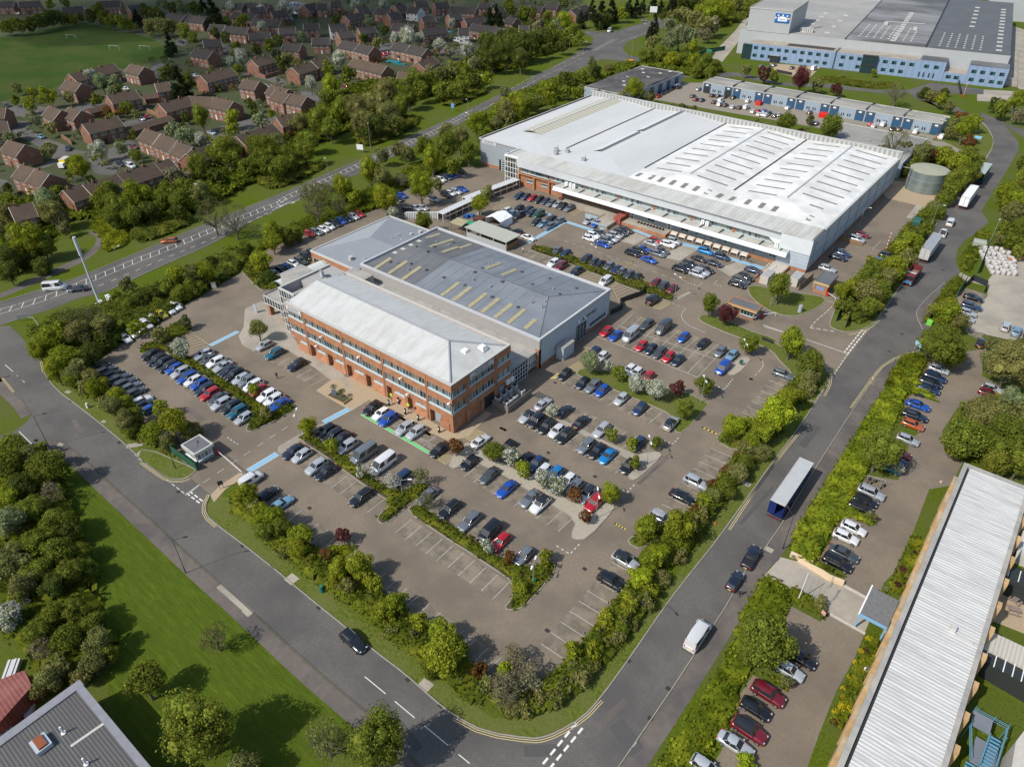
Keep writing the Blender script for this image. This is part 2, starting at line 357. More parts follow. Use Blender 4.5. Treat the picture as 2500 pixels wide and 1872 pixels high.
# raised planted beds and islands inside the car park: (name, outline, top material)
BEDS = {
 'left_double': ('01: 1065,1310 1085,1250 1180,1205 1260,1230 1340,1290 1480,1330 1640,1440 02: 1790,120 1900,180 2090,310 12: 300,250 380,290 370,330 50,490 10,480 02: 1900,470 1950,350 1870,260 1700,160 1560,40 01: 1500,1440 1380,1370 1250,1270 1180,1300', 'soil'),
 'top_left': ('01: 1185,1200 1260,1110 1400,1065 1480,1085 1490,1130 1290,1235 1230,1225', 'soil'),
 'hedge_one': ('12: 420,555 440,500 520,480 640,580 760,650 900,760 1000,860 1130,930 1200,950 1360,870 1430,905 1330,1010 1240,1060 1225,1085 1070,1212 1000,1155 1130,1035 980,945 850,850 720,755 600,665', 'soil'),
 'hedge_two': ('12: 1225,1085 1330,1050 1480,1140 1640,1240 1790,1340 1900,1430 2080,1480 22: 100,1460 200,1510 330,1530 470,1480 490,1530 23: 480,80 380,205 250,350 130,372 100,345 150,300 13: 2080,160 1850,10 12: 1780,1450 1500,1275', 'soil'),
 'gravel_one': ('12: 1550,738 1690,560 1760,600 1900,690 22: 0,700 100,740 300,840 500,960 660,1060 850,1040 950,1045 940,1090 740,1310 650,1322 610,1290 660,1165 450,1040 60,800 12: 1900,780 1700,680 1620,782', 'gravel'),
 'strip': ('22: 420,355 470,355 1090,670 1200,650 1290,640 1315,675 1180,800 1105,862 1055,845 1060,810 1130,750 1075,705 480,392', 'concrete'),
 'blossom_lawn': ('22: 650,45 680,5 750,0 1100,60 1300,140 1500,180 1600,235 1680,270 1650,305 1480,500 1400,482 1440,375 1070,215 720,70', 'grass'),
 'lamp_island': ('21: 1812,1450 1850,1400 1900,1350 1950,1328 1990,1345 1990,1372 1890,1470 1830,1472', 'gravel'),
 'shed_bed': ('21: 288,505 310,485 420,480 600,550 760,600 1000,690 1240,775 1395,845 1410,890 1370,905 1140,830 820,700 560,600', 'soil'),
 'gatehouse_grass': ('21: 1590,1045 1620,1005 1700,1010 1830,1060 1990,1130 2212,1200 31: 280,1230 500,1330 650,1370 690,1440 712,1500 690,1580 32: 700,50 700,120 640,190 580,280 420,120 400,60 31: 420,1450 330,1370 290,1310 240,1270 150,1230 30,1190 21: 2060,1240 1900,1180 1700,1100', 'grass'),
 'lawn': ('31: 75,800 100,782 200,790 400,840 560,850 690,880 650,935 520,1005 380,1022 230,970 110,880', 'grass'),
 'hedge_peninsula': ('31: 708,1080 730,1112 850,1148 1005,1112 1108,1006 1288,736 1398,556 1498,366 1598,196 1748,16 30: 1778,1416 1878,1286 1983,1116 1958,1034 1898,954 1828,904 1760,900 1640,960 1500,1060 1600,1100 1800,1200 1700,1400 1640,1500 31: 1700,0 1540,110 1420,200 1330,290 1200,430 1080,590 960,640 860,760 770,900 740,1000', 'grass'),
 'se_bed_one': ('22: 1735,560 1750,510 1790,480 2000,560 1890,640', 'grass'),
 'se_bed_two': ('22: 1040,1338 1090,1290 1300,1200 1500,1120 1330,1250 1160,1402', 'grass'),
 'sw_bed': ('12: 740,1350 850,1365 862,1390 760,1480 640,1540 560,1400', 'grass'),
 'gate_verge': ('02: 1062,700 1100,600 1500,770 1510,790 1460,832 1400,855 1300,848 1200,786 1102,712', 'grass'),
 'office_planting': ('11: -60,640 60,560 220,680 500,560 530,590 250,760 150,830 90,800', 'soil'),
}
M['soil'] = mat('planting_soil', (.050,.058,.020), .95, (.085,.075,.045), 1.5, .8)
TOPM = {'soil': M['soil'], 'gravel': M['gravel'], 'concrete': M['concrete'], 'grass': M['grass_dry']}
BEDP = {}
for k, (s, t) in BEDS.items():
    pts = smooth(PP(s), 1, True); BEDP[k] = pts
    b = MB(); b.prism(pts, 0, .10, 0, 0)
    o = b.build('planting_bed' if t != 'gravel' else 'gravel_island', TOPM[t]); o['kind'] = 'structure'
    ribbon('kerb', pts+[pts[0]], .16, M['kerb'], .0, h=.13, sm=0)

# verge of rougher grass along the hedge side of the estate roads
flat('verge', '02: 340,40 430,165 620,305 870,505 1020,635 1095,700 1060,560 900,300 700,60', M['grass_dry'], .003)
flat('verge', '02: 1640,975 1600,1050 1600,1130 1690,1210 1870,1350 2150,1570 13: 160,0 420,220 780,510 1000,690 1240,870 1450,1060 1610,1185 1850,1310 2212,1362 23: 400,1350 500,1315 700,1200 830,1060 1050,760 1350,320 1600,0 22: 1740,1320 2212,660 32: 400,560 550,200 300,420 0,800 23: 1500,0 1000,700 300,1200 13: 1900,1200 1500,900 800,300 12: 300,1280 02: 1800,1000', M['grass_dry'], .003)

# pavings and lighter slabs
flat('entrance_pavement', '12: 245,640 250,600 420,500 600,420 610,430 440,530 420,555 300,640 270,662', M['concrete'], .030)
flat('entrance_pavement', '02: 1622,975 1700,900 1850,800 1885,820 1860,850 1740,930 1650,1030', M['tan_gravel'], .030)
flat('office_forecourt', '01: 1840,1170 1880,1100 1890,960 2020,900 2212,1000 11: 350,1150 420,1260 720,1430 800,1520 12: 950,240 940,248 815,325 700,262 540,170 660,85 11: 640,1500 540,1420 450,1360 340,1290 260,1260 180,1220 01: 2080,1180 1960,1290 1870,1240', M['concrete'], .020)
flat('gravel_border', '12: 545,165 670,85 820,60 960,140 1080,215 1180,270 1420,400 1580,490 1640,500 1850,330 1900,345 1700,530 1560,555 1440,500 1420,520 1180,380 1010,270 950,240 820,310 700,260', M['tan_gravel'], .024)
flat('gravel_path', '11: 320,1265 430,1325 530,1380 600,1420 720,1500 790,1580 840,1590 760,1480 640,1400 540,1340 440,1280 350,1230', M['concrete'], .028)
flat('tank_gravel', '30: 1100,1500 1150,1400 1300,1400 1560,1480 1620,1500 31: 1590,90 1500,190 1160,110 1100,60', M['tan_gravel'], .016)
flat('concrete_apron', '31: 1380,160 1500,190 1440,240 1380,270 1300,260', M['concrete'], .022)
flat('concrete_apron', '21: 1000,440 1110,375 1200,410 1100,470', M['concrete'], .014)
flat('concrete_apron', '21: 1290,560 1480,470 1600,500 1450,590', M['concrete'], .014)
flat('concrete_apron', '21: 1740,650 1900,600 1990,640 1840,710', M['concrete'], .014)
flat('concrete_apron', '21: 1430,870 1530,825 1545,835 1440,890', M['concrete'], .014)
flat('yard', '20: 1400,690 1480,640 1640,640 1640,720 30: 0,760 500,850 1000,930 1440,1030 1540,1050 1500,1080 1730,1130 1700,1180 1470,1110 1460,1060 1000,1000 800,1020 300,930 0,880 20: 1200,760', mat('yard_surface',(.20,.175,.14),.95,(.27,.24,.195),1.2,.7), .012)
flat('service_road', '20: 1700,450 1780,480 1900,330 1960,200 1990,140 1960,130 1880,240 1760,360', M['concrete'], .012)
flat('parking_court', '30: 250,490 640,520 560,600 420,590 300,560', M['tan_gravel'], .014)
flat('yard', '30: 500,50 900,40 960,130 600,110', M['concrete'], .012)
flat('yard', '30: 2120,200 2212,230 2400,300 2400,700 2180,690 2110,640', M['concrete'], .012)
flat('parking_court', '30: 1850,690 2200,710 2200,800 1850,780', M['concrete'], .012)
flat('concrete_yard', '31: 1720,680 1800,720 1920,760 1950,720 2050,600 2400,500 2600,500 2600,1300 2300,1230 2150,1210 1790,1130 1900,900 1930,860 1930,790 1750,740 1700,715', M['concrete'], .014)
flat('side_car_park', '31: 1920,1150 1850,1190 1770,1150 1690,850 1760,800 1925,850 1780,1130', M['bay'], .016)
flat('side_car_park', '31: 1480,1370 1560,1360 1780,1290 1900,1330 1890,1480 2050,1560 32: 2070,180 1700,300 1580,480 1600,640 1740,720 1650,900 1480,930 1360,1250 1200,1580 33: 1130,160 1070,320 820,170 840,80 700,10 32: 620,1480 720,1330 800,1150 900,1080 870,1060 1000,820 1240,860 1300,700 1330,540 1400,500 1300,380 1290,270 1340,190 1540,260 1390,100 1450,20', M['tarmac'], .020)
flat('side_car_park', '33: 420,340 640,460 700,400 980,555 900,750 760,1000 640,1300 540,1580 400,1900 -400,1900 -120,1450 0,1050 120,870 400,1000 420,900 300,780 380,420', M['tarmac'], .020)
flat('side_road_bend', '31: 1770,1290 1900,1330 2400,1500 2600,1500 2600,1250 2200,1220', M['tarmac'], .010)
flat('office_paving', '33: 210,100 300,0 330,-40 600,30 820,160 1080,310 980,550 710,400 560,250 440,230 370,170 260,130', M['concrete'], .026)
flat('courtyard_gravel', '33: 2050,200 2212,130 2500,130 2500,600 2212,550 1960,450', M['tan_gravel'], .010)

# ------------------------------------------------ paint
paint = MB(); yel = MB(); blue = MB(); grn = MB(); worn = MB()
ZP = .045
def ln(b, s, w=.12, z=ZP, sm=0):
    pts = PP(s) if isinstance(s, str) else s
    if sm: pts = smooth(pts, sm)
    b.strip(pts, w, z)
def dash(b, s, on, off_, w=.12, z=ZP, sm=1, off=0):
    pts = PP(s) if isinstance(s, str) else s
    pts = smooth(pts, sm)
    if off: pts = offset(pts, off)
    q = resample(pts, .5); n1 = max(1, int(on*2)); n2 = max(1, int(off_*2)); i = 0
    while i+n1 < len(q):
        b.strip([q[i], q[i+n1]], w, z); i += n1+n2
def bays(s, b=None, step=2.4, surf=True, w=.085):
    """s: four points a0 a1 b0 b1"""
    a0, a1, b0, b1 = PP(s)
    n = max(1, round(hypot(b0[0]-a0[0], b0[1]-a0[1])/step))
    for i in range(n+1):
        t = i/n
        ln(b or worn, [(a0[0]+(b0[0]-a0[0])*t, a0[1]+(b0[1]-a0[1])*t), (a1[0]+(b1[0]-a1[0])*t, a1[1]+(b1[1]-a1[1])*t)], w)
    if surf:
        q = MB(); q.sheet([a0,b0,b1,a1], .024); o = q.build('parking_bays', M['bay']); o['kind'] = 'structure'
BAYS = ['12: 1155,1265 1280,1160 13: 1905,285 2035,155', '12: 400,745 525,650 937,1110 1065,1010', '12: 235,950 105,1050 13: 1970,735 1840,860',
 '23: 385,630 570,755 930,0 1110,100', '22: 1315,1045 1500,1140 1690,615 1870,690', '22: 1930,335 2070,400 32: 285,50 400,100',
 '12: 1680,835 1800,740 22: 515,1255 640,1140', '12: 640,610 745,510 1985,1400 2080,1310', '12: 890,350 1010,260 1420,655 1530,560',
 '11: 90,1310 185,1250 12: 500,130 620,68', '22: 185,412 305,320 957,803 1075,705', '22: 470,360 590,270 1080,660 1200,560',
 '22: 545,120 640,40 1292,458 1400,370', '21: 875,1195 1000,1085 1585,1490 1725,1345', '21: 1000,1085 1090,1000 1725,1345 1830,1260',
 '21: 240,550 330,500 640,690 720,640', '02: 770,30 880,-40 1120,360 1240,290', '01: 1090,1350 1240,1260 02: 1820,440 1950,340',
 '01: 1490,1350 1640,1270 02: 2060,300 2212,215']
for s in BAYS: bays(s)
ln(worn, '21: 805,1170 1590,1490', .12); ln(worn, '21: 985,1095 1730,1350', .12)
# hatching of the main road
cl = smooth(PP('01: -300,1080 -100,1010 60,970 450,845 640,760 850,675 1050,590 1250,515 1470,425 1700,325 1950,225 2212,120 11: 230,140 10: 600,1400 800,1310 1000,1215 1140,1160 1300,1085 1460,1020 1620,925 1740,860'), 1)
for sgn in (-1, 1):
    dash(paint, cl, 6, .5, .10, off=sgn*1.35, sm=0)
q = resample(cl, 2.7)
for i in range(0, len(q)-1):
    a, b_ = q[i], q[i+1]; dx, dy = b_[0]-a[0], b_[1]-a[1]; l = hypot(dx, dy); nx, ny = -dy/l, dx/l; tx, ty = dx/l, dy/l
    ln(paint, [(a[0]+nx*1.3+tx*.7, a[1]+ny*1.3+ty*.7), (a[0]-nx*1.3-tx*.7, a[1]-ny*1.3-ty*.7)], .15)
dash(paint, '01: 760,785 940,715 1180,610 1400,520 1620,430 1900,300 2180,190 11: 0,300 400,110', 1.5, 2, .14)
dash(paint, '10: 1640,960 1800,860 1950,780 2212,650 20: 200,700 400,590 560,520 700,450', 4, 2, .12)
dash(paint, '20: 180,690 330,600 560,500 800,380', 4, 2, .12, off=2)
dash(paint, '20: 1000,250 1215,185 1500,60', 3, 2, .12); dash(paint, '20: 980,330 1215,245', 1, 1, .12)
c2 = resample(PP('20: 800,390 880,340 970,300'), 2.2)
for a, b_ in zip(c2, c2[1:]):
    dx, dy = b_[0]-a[0], b_[1]-a[1]; l = hypot(dx,dy); nx, ny = -dy/l, dx/l
    ln(paint, [(a[0]+nx*1.6, a[1]+ny*1.6), (a[0]-nx*1.6+dx*.4, a[1]-ny*1.6+dy*.4)], .2)
for t, x, y, dx, dy in (('01',2130,185,82,-40),('11',240,180,90,-35),('11',345,150,70,-32),('10',1690,875,60,-25)):   # lane arrows
    a = P(t,x,y); b_ = P(t,x+dx,y+dy); ux, uy = b_[0]-a[0], b_[1]-a[1]; l = hypot(ux,uy); ux/=l; uy/=l
    paint.quad((a[0],a[1],ZP),(a[0]+uy*.12,a[1]-ux*.12,ZP),(b_[0]+uy*.12,b_[1]-ux*.12,ZP),(b_[0],b_[1],ZP))
    paint.tri((a[0]-ux*.3,a[1]-uy*.3,ZP+.001),(a[0]+ux*1.6+uy*.6,a[1]+uy*1.6-ux*.6,ZP+.001),(a[0]+ux*1.6-uy*.6,a[1]+uy*1.6+ux*.6,ZP+.001))
# estate road marks
for s in ('13: 918,882 1080,1015','13: 1150,1072 1303,1200','13: 1380,1262 1560,1412','13: 1642,1482 1728,1552','01: 40,1392 100,1445','01: 130,1475 190,1530','02: 130,55 190,105','02: 148,485 245,580','23: 1088,1425 1118,1385'): ln(paint, s, .12)
ln(yel, '23: 1240,1305 1375,1205', .0) if False else None
for o_ in (.25, .55):
    for s, sg in (('02: 1100,715 1200,790 1300,855 1400,862 1465,840', 1), ('02: 1625,970 1582,1050 1590,1130 1680,1210', 1),
              ('13: 1610,1185 1850,1310 2212,1362 23: 400,1352 500,1315 700,1200 835,1055', 1), ('22: 1815,1235 1970,1000 2212,665', 1), ('22: 1970,1000 2212,665 32: 460,490', 1),
              ('32: 655,205 700,130 710,60 690,0 31: 700,1440', 1), ('32: 890,310 1110,0 31: 990,1580 1110,1430 1160,1390 1240,1340 1380,1300', -1),
              ('01: 320,1455 300,1370', 1), ('31: 850,1155 1000,1120 1110,1015', 1), ('01: 0,1500 90,1610', -1)):
        pts = smooth(PP(s), 1); yel.strip(offset(pts, -o_*sg), .09, ZP)
# give-way lines
def give(b, s, on=.6, gap=.4, w=.2, o_=.35):
    for k in (0, 1): dash(b, s, on, gap, w, sm=0, off=k*o_)
give(paint, '02: 1440,960 1570,1060', 1, .5, .25, .6); dash(paint, '02: 1290,860 1440,975', 1, .5, .12)
give(paint, '31: 850,1310 1000,1120', 1, .5, .28, .8); dash(paint, '31: 850,1310 725,1500', 1, .5, .14)
give(paint, '23: 655,1240 360,1600', 1, .5, .3, 1.0)
give(paint, '31: 560,1110 790,1145', 1, .5, .12, .4)
for s in ('22: 500,1365 605,1430 695,1335','22: 1010,935 1045,955 1120,875','22: 1320,550 1400,582 1455,518','22: 1720,120 1790,165 1870,70','21: 1485,745 1590,785 1640,755','21: 1740,745 1715,770 1800,800','02: 1755,530 1835,585 1870,565'):
    dash(paint, s, .5, .5, .14, sm=0)
dash(worn, '02: 1570,880 1700,790 1850,690 2000,590 2212,450 12: 400,410', 1.5, 1.5, .12)
dash(worn, '21: 560,435 720,490 920,560 1120,630 1320,700 1440,750', 1.5, 1.5, .12)
dash(worn, '21: 1390,915 1500,960', 1, .6, .12); ln(worn, '21: 1500,960 1460,1000 1480,1060 1560,1110 1650,1145', .12, sm=1)
dash(paint, '31: 755,915 690,985 620,1040 555,1115', 1.5, .6, .12); ln(paint, '31: 690,900 755,915', .12)
ln(paint, '31: 200,1085 860,1310', .14); ln(paint, '31: 200,1085 220,1105 350,1140', .12)
for i in range(6): ln(paint, '31: %d,%d %d,%d' % (225+i*24,1095+i*8,245+i*24,1108+i*8), .1)
ln(paint, '02: 1430,975 1530,900 1545,895 1460,960', .12)
ln(worn, '31: 190,1360 205,1400 160,1450', .12, sm=1); ln(worn, '31: 150,1462 135,1480', .12)
ln(worn, '31: 1105,440 1040,505 1105,518', .12)
# blue walkways
for s, w in (('12: 20,790 245,655', 1.3), ('12: 600,415 795,312', 1.3), ('01: 1620,1245 1838,1135', 1.1), ('21: 275,455 575,285', 1.3), ('21: 560,285 780,355', 1.4),
             ('21: 840,350 920,305', 1.1), ('21: 1090,350 1230,405', 1.3), ('21: 1450,455 1600,490 1830,570 2100,650', 1.8), ('21: 410,220 560,285', 1.2)):
    pts = PP(s); blue.strip(pts, w, .040)
    for o_ in (-w/2, w/2): paint.strip(offset(pts, o_), .09, ZP)
pts = PP('12: 895,350 1420,652'); grn.strip(pts, .6, .041); paint.strip(offset(pts,-.33), .08, ZP); paint.strip(offset(pts,.33), .08, ZP)
# yellow hatches
def hatch(s, n, b=None, w=.1, border=True):
    a0, a1, b0, b1 = PP(s)
    if border: ln(b or yel, [a0,a1,b1,b0,a0], w)
    for i in range(n):
        t = i/n; u_ = (i+1)/n
        ln(b or yel, [(a0[0]+(b0[0]-a0[0])*t, a0[1]+(b0[1]-a0[1])*t), (a1[0]+(b1[0]-a1[0])*u_, a1[1]+(b1[1]-a1[1])*u_)], w)
for s, n in (('01: 1360,1225 1500,1160 1450,1310 1620,1240',5), ('21: 670,700 740,660 920,790 1000,750',7), ('21: 930,790 1000,755 1010,960 1160,840',7),
             ('21: 1245,955 1300,890 1305,968 1385,915',5), ('21: 590,215 640,180 640,245 705,200',5), ('21: 10,180 130,140 40,240 150,200',7),
             ('12: 1475,700 1530,655 1545,740 1610,680',6), ('12: 1690,530 1780,470 1750,570 1850,500',6), ('21: 440,1500 700,1350 490,1500 720,1440',9), ('21: 740,1260 690,1280 870,1280 760,1300',4)): hatch(s, n)
# drains, covers
cov = [('13',563,350),('13',1250,905),('13',1502,1105),('02',1870,1365),('02',920,570),('23',1365,975),('23',1055,760),('23',130,658),('23',430,527),('23',718,52),('23',838,52),('12',492,1075),('22',438,648),('22',798,832),('22',75,460),('22',100,472),('22',2003,82),('31',1270,1155),('31',1590,663),('13',2030,660),('12',1975,460),('12',2000,472),('22',490,108),('23',1225,1205),('31',105,1502),('21',1603,805),('02',1375,950),('02',548,250)]
for t, x, y in cov:
    b = MB(); p = P(t,x,y); b.box(p[0]-.35,p[0]+.35,p[1]-.28,p[1]+.28,.03,.052); 
    b.build('drain_cover', M['iron'], label='iron drain cover set in the tarmac', cat='drain cover', group='iron drain covers in the tarmac')
def setk(b, name, m):
    o = b.build(name, m); o['kind'] = 'structure'
setk(paint,'white_road_markings',M['white_paint']); setk(yel,'yellow_road_markings',M['yellow_paint']); setk(blue,'blue_walkway_markings',M['blue_paint'])
setk(grn,'green_bay_marking',M['green_paint']); setk(worn,'worn_bay_lines',M['worn_paint'])
for t, x, y, l, w_, a, mm in (('23',1040,1350,4.5,2.2,-.35,'asphalt_dark'),('13',355,130,1.8,1.6,.0,'concrete'),('13',1390,945,1.8,1.4,.0,'concrete'),('02',1100,660,2.4,1.8,.2,'concrete'),('32',70,885,1.6,1.2,0,'concrete'),('32',245,1395,1.3,1,0,'concrete'),('02',525,180,1.3,.8,.3,'concrete'),('02',800,408,1.0,.7,.3,'concrete'),('02',465,585,1.2,.8,.3,'concrete'),('02',1040,590,3,1.2,.9,'concrete'),('13',15,385,1.6,1,0,'concrete')):
    b = MB(); b.obox(P(t,x,y), l, w_, .03, a, .012)
    m_ = M['concrete'] if mm == 'concrete' else mat('asphalt_dark',(.068,.066,.064),.9,(.09,.087,.084),3,.8)
    o = b.build('paving_patch', m_); o['kind'] = 'structure'
rp = random.Random(21)
for t, x, y, l, w_, a in (('13',1180,1250,9,1.1,-.15),('02',600,450,6,.8,-.2),('23',950,1150,7,1.0,1.4),('22',2050,1050,12,.6,1.5),('32',560,520,8,1.4,1.55),('31',1050,1250,3,2.4,.3),('22',1250,780,10,.7,1.5),('21',1300,640,9,.9,.02),('02',1500,350,6,1.1,0),('22',400,220,4,2,0),('31',1450,700,6,1.2,1.4),('23',400,1450,5,1.5,.7)):
    b = MB(); b.obox(P(t,x,y), l, w_, .006, a, .031); o = b.build('paving_patch', MATS['asphalt_dark'] if rp.random()<.5 else M['footway']); o['kind'] = 'structure'
b = MB(); b.strip(PP('03: 1690,180 1940,400'), 1.0, .036); o=b.build('paving_patch', M['concrete']); o['kind']='structure'
# ================================================================= BUILDINGS
def panemat(name, cols, rough=.12):
    m = bpy.data.materials.new(name); m.use_nodes = True; nt = m.node_tree; N = nt.nodes; L = nt.links
    b = N['Principled BSDF']; b.inputs['Roughness'].default_value = rough; b.inputs['Specular IOR Level'].default_value = .6
    geo = N.new('ShaderNodeNewGeometry'); rp = N.new('ShaderNodeValToRGB'); rp.color_ramp.interpolation = 'CONSTANT'
    el = rp.color_ramp.elements
    while len(el) < len(cols): el.new(0)
    for i, c in enumerate(cols): el[i].position = i/len(cols); el[i].color = (*c, 1)
    L.new(geo.outputs['Random Per Island'], rp.inputs[0]); L.new(rp.outputs[0], b.inputs['Base Color'])
    return m
M['panes'] = panemat('office_glass', [(.02,.025,.028),(.05,.055,.05),(.13,.125,.10),(.03,.04,.045),(.10,.13,.15),(.16,.15,.12),(.04,.045,.045)])
M['panes_pale'] = panemat('blind_glass', [(.18,.20,.18),(.24,.26,.24),(.12,.15,.15),(.28,.29,.26),(.05,.07,.09)], .25)
M['panes_dark'] = panemat('dark_glass', [(.012,.016,.018),(.025,.03,.032),(.02,.04,.045),(.05,.055,.05)])
M['panes_house'] = panemat('house_glass', [(.05,.06,.07),(.12,.13,.13),(.03,.035,.04)])
M['roof_white'] = wavemat('white_ribbed_roof', (.55,.56,.55), (.40,.415,.41), .5, 'X', .55, .04, stain=(.40,.39,.36), stainscale=.5, stretch=(1,.25,1))
M['roof_white_y'] = wavemat('white_ribbed_roof_hip', (.55,.56,.55), (.40,.415,.41), .5, 'Y', .55, .04, stain=(.40,.39,.36), stainscale=.5, stretch=(.25,1,1))
M['coping'] = mat('coping_metal', (.40,.40,.38), .6, (.48,.47,.44), 2, .8)
M['flatroof'] = mat('flat_roof_felt', (.24,.235,.225), .9, (.31,.30,.28), 1.2, .8, big=(.36,.34,.30), bigscale=.3)
M['render_wall'] = mat('grey_render', (.30,.29,.28), .9, (.35,.34,.33), 1, .8)
M['clad'] = wavemat('pale_blue_grey_cladding', (.40,.45,.50), (.36,.41,.46), 1.0, 'Z', .5, .02, stain=(.33,.38,.43), stainscale=.4)
M['clad_h'] = wavemat('silver_cladding', (.30,.335,.36), (.24,.27,.295), .9, 'Z', .45, .02, stain=(.26,.29,.31), stainscale=.3)
M['white_clad'] = mat('white_fascia_panel', (.52,.55,.58), .5, (.58,.61,.63), .5, .8)
M['door_grey'] = mat('grey_door', (.28,.31,.34), .5)
M['wh_roof'] = mat('warehouse_roof_pale', (.46,.47,.465), .6, (.50,.51,.50), .3, .9, big=(.53,.535,.525), bigscale=.08, stretch=(1,.3,1))
M['wh_roof_white'] = mat('warehouse_roof_white', (.63,.63,.61), .6, (.69,.69,.67), .5, .6, big=(.54,.54,.51), bigscale=.16)
M['wh_grey'] = mat('warehouse_gutter_roof', (.44,.46,.46), .6, (.48,.50,.50), .4, .9)
M['strip_roof'] = wavemat('stained_strip_roof', (.53,.53,.50), (.47,.47,.44), 1.2, 'X', .6, .02, stain=(.36,.345,.30), stainscale=.35, stretch=(1,.2,1))
M['skylight'] = wavemat('old_rooflight', (.40,.36,.22), (.30,.27,.16), .45, 'X', .5, .02, stain=(.26,.23,.13), stainscale=1.2)
M['skydark'] = mat('dull_rooflight', (.16,.145,.12), .4, (.22,.20,.165), 2, .8)
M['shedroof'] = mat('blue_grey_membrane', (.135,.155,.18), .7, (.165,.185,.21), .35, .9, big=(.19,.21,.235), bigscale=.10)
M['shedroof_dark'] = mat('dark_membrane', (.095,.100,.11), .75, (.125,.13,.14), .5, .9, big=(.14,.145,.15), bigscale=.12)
M['hiproof'] = mat('pale_grey_membrane', (.20,.215,.235), .7, (.235,.25,.27), .4, .9)
M['hiproof2'] = mat('lighter_grey_membrane', (.27,.285,.30), .7, (.30,.315,.33), .4, .9)
M['seam'] = mat('roof_seam', (.075,.08,.085), .8)

def win(parent, ax, face, sgn, a0, a1, z0, z1, n, glass='panes', frame='frame', sill=.12, fw=.07, name='window', rows=1, top=True):
    """window strip on a wall: panes (window) > frame, sill"""
    g = MB(); f = MB(); s_ = MB()
    def pt(a, o, z): return (a, face+sgn*o, z) if ax == 'x' else (face+sgn*o, a, z)
    flip = (sgn > 0) == (ax == 'x')
    def q(b, a, c, o, za, zb):
        vs = [pt(a,o,za), pt(c,o,za), pt(c,o,zb), pt(a,o,zb)]
        if flip: vs = vs[::-1]
        b.quad(*vs)
    def bx(b, a, c, o0, o1, za, zb):
        p0 = pt(a,o0,za); p1 = pt(c,o1,zb); b.box(p0[0],p1[0],p0[1],p1[1],za,zb)
    w = (a1-a0)/n
    for i in range(n):
        for r in range(rows):
            q(g, a0+i*w+fw*.4, a0+(i+1)*w-fw*.4, .02, z0+(z1-z0)*r/rows+.02, z0+(z1-z0)*(r+1)/rows-.02)
    for i in range(n+1): bx(f, a0+i*w-fw/2, a0+i*w+fw/2, 0, .07, z0, z1)
    for r in range(rows+1):
        z = z0+(z1-z0)*r/rows; bx(f, a0, a1, .001, .062, z-fw/2, z+fw/2)
    o = g.build(name, M[glass], parent)
    f.build('frame', M[frame], o)
    if sill: bx(s_, a0-.1, a1+.1, .0, .38, z0-sill-.04, z0-.04); s_.build('sill', M[frame], o)
    return o
def part(b, name, m, parent, **k): return b.build(name, m, parent, **k)
def text(name, s, size, loc, rot, m, parent=None, ext=.02, align='CENTER', local=False):
    cu = bpy.data.curves.new(name, 'FONT'); cu.body = s; cu.size = size; cu.extrude = ext; cu.align_x = align; cu.align_y = 'CENTER'; cu.resolution_u = 2
    o = bpy.data.objects.new('tmp', cu); COL.objects.link(o)
    dg = bpy.context.evaluated_depsgraph_get(); me = bpy.data.meshes.new_from_object(o.evaluated_get(dg))
    bpy.data.objects.remove(o)
    me.materials.clear(); me.materials.append(m)
    mw = Matrix.Translation(loc) @ Matrix.Rotation(rot[2],4,'Z') @ Matrix.Rotation(rot[0],4,'X')
    if parent is not None and not local:
        pm = Matrix.Translation(parent.location) @ Matrix.Rotation(parent.rotation_euler[2],4,'Z')
        if parent.parent: pm = Matrix.Translation(parent.parent.location) @ Matrix.Rotation(parent.parent.rotation_euler[2],4,'Z') @ pm
        mw = pm.inverted() @ mw
    me.transform(mw)
    return link(name, me, parent)

# ---------------- three-storey brick office
of = empty('office_building', (0,0,0), 0, 'three storey orange brick office with long white ribbed hipped roof and bands of windows', 'building')
b = MB(); b.box(-50,-.3,.9,17.7,0,11.3)
piers = [-50,-43.9,-31.5,-19.1,-6.7]
bands = [(3.25,4.75),(6.65,8.35),(10.0,11.55)]
for z0, z1 in bands: b.box(-50,0,.0,18,z0,z1)                       # spandrels wrap round
for z0, z1 in ((4.75,6.65),(8.35,10.0)):
    b.box(-50,-.30,.30,17.7,z0,z1)
for p in piers[1:]:
    b.box(p-.35,p-.06,-.02,.32,3.25,11.55); b.box(p+.06,p+.35,-.02,.32,3.25,11.55)
    b.box(p-.55,p-.08,-.03,.95,0,3.25); b.box(p+.08,p+.55,-.03,.95,0,3.25)
b.box(-.9,-.002,.01,.9,0,3.25)
for y in (4.6,13.2):
    b.box(-.3,.02,y-.4,y-.05,3.25,11.55); b.box(-.3,.02,y+.05,y+.4,3.25,11.55); b.box(-.9,.01,y-.5,y+.5,0,3.25)
b.box(-.9,.0,17.0,17.99,0,3.25); b.box(-.9,.0,8.6,9.4,0,3.25)
part(b, 'wall', M['brick'], of)
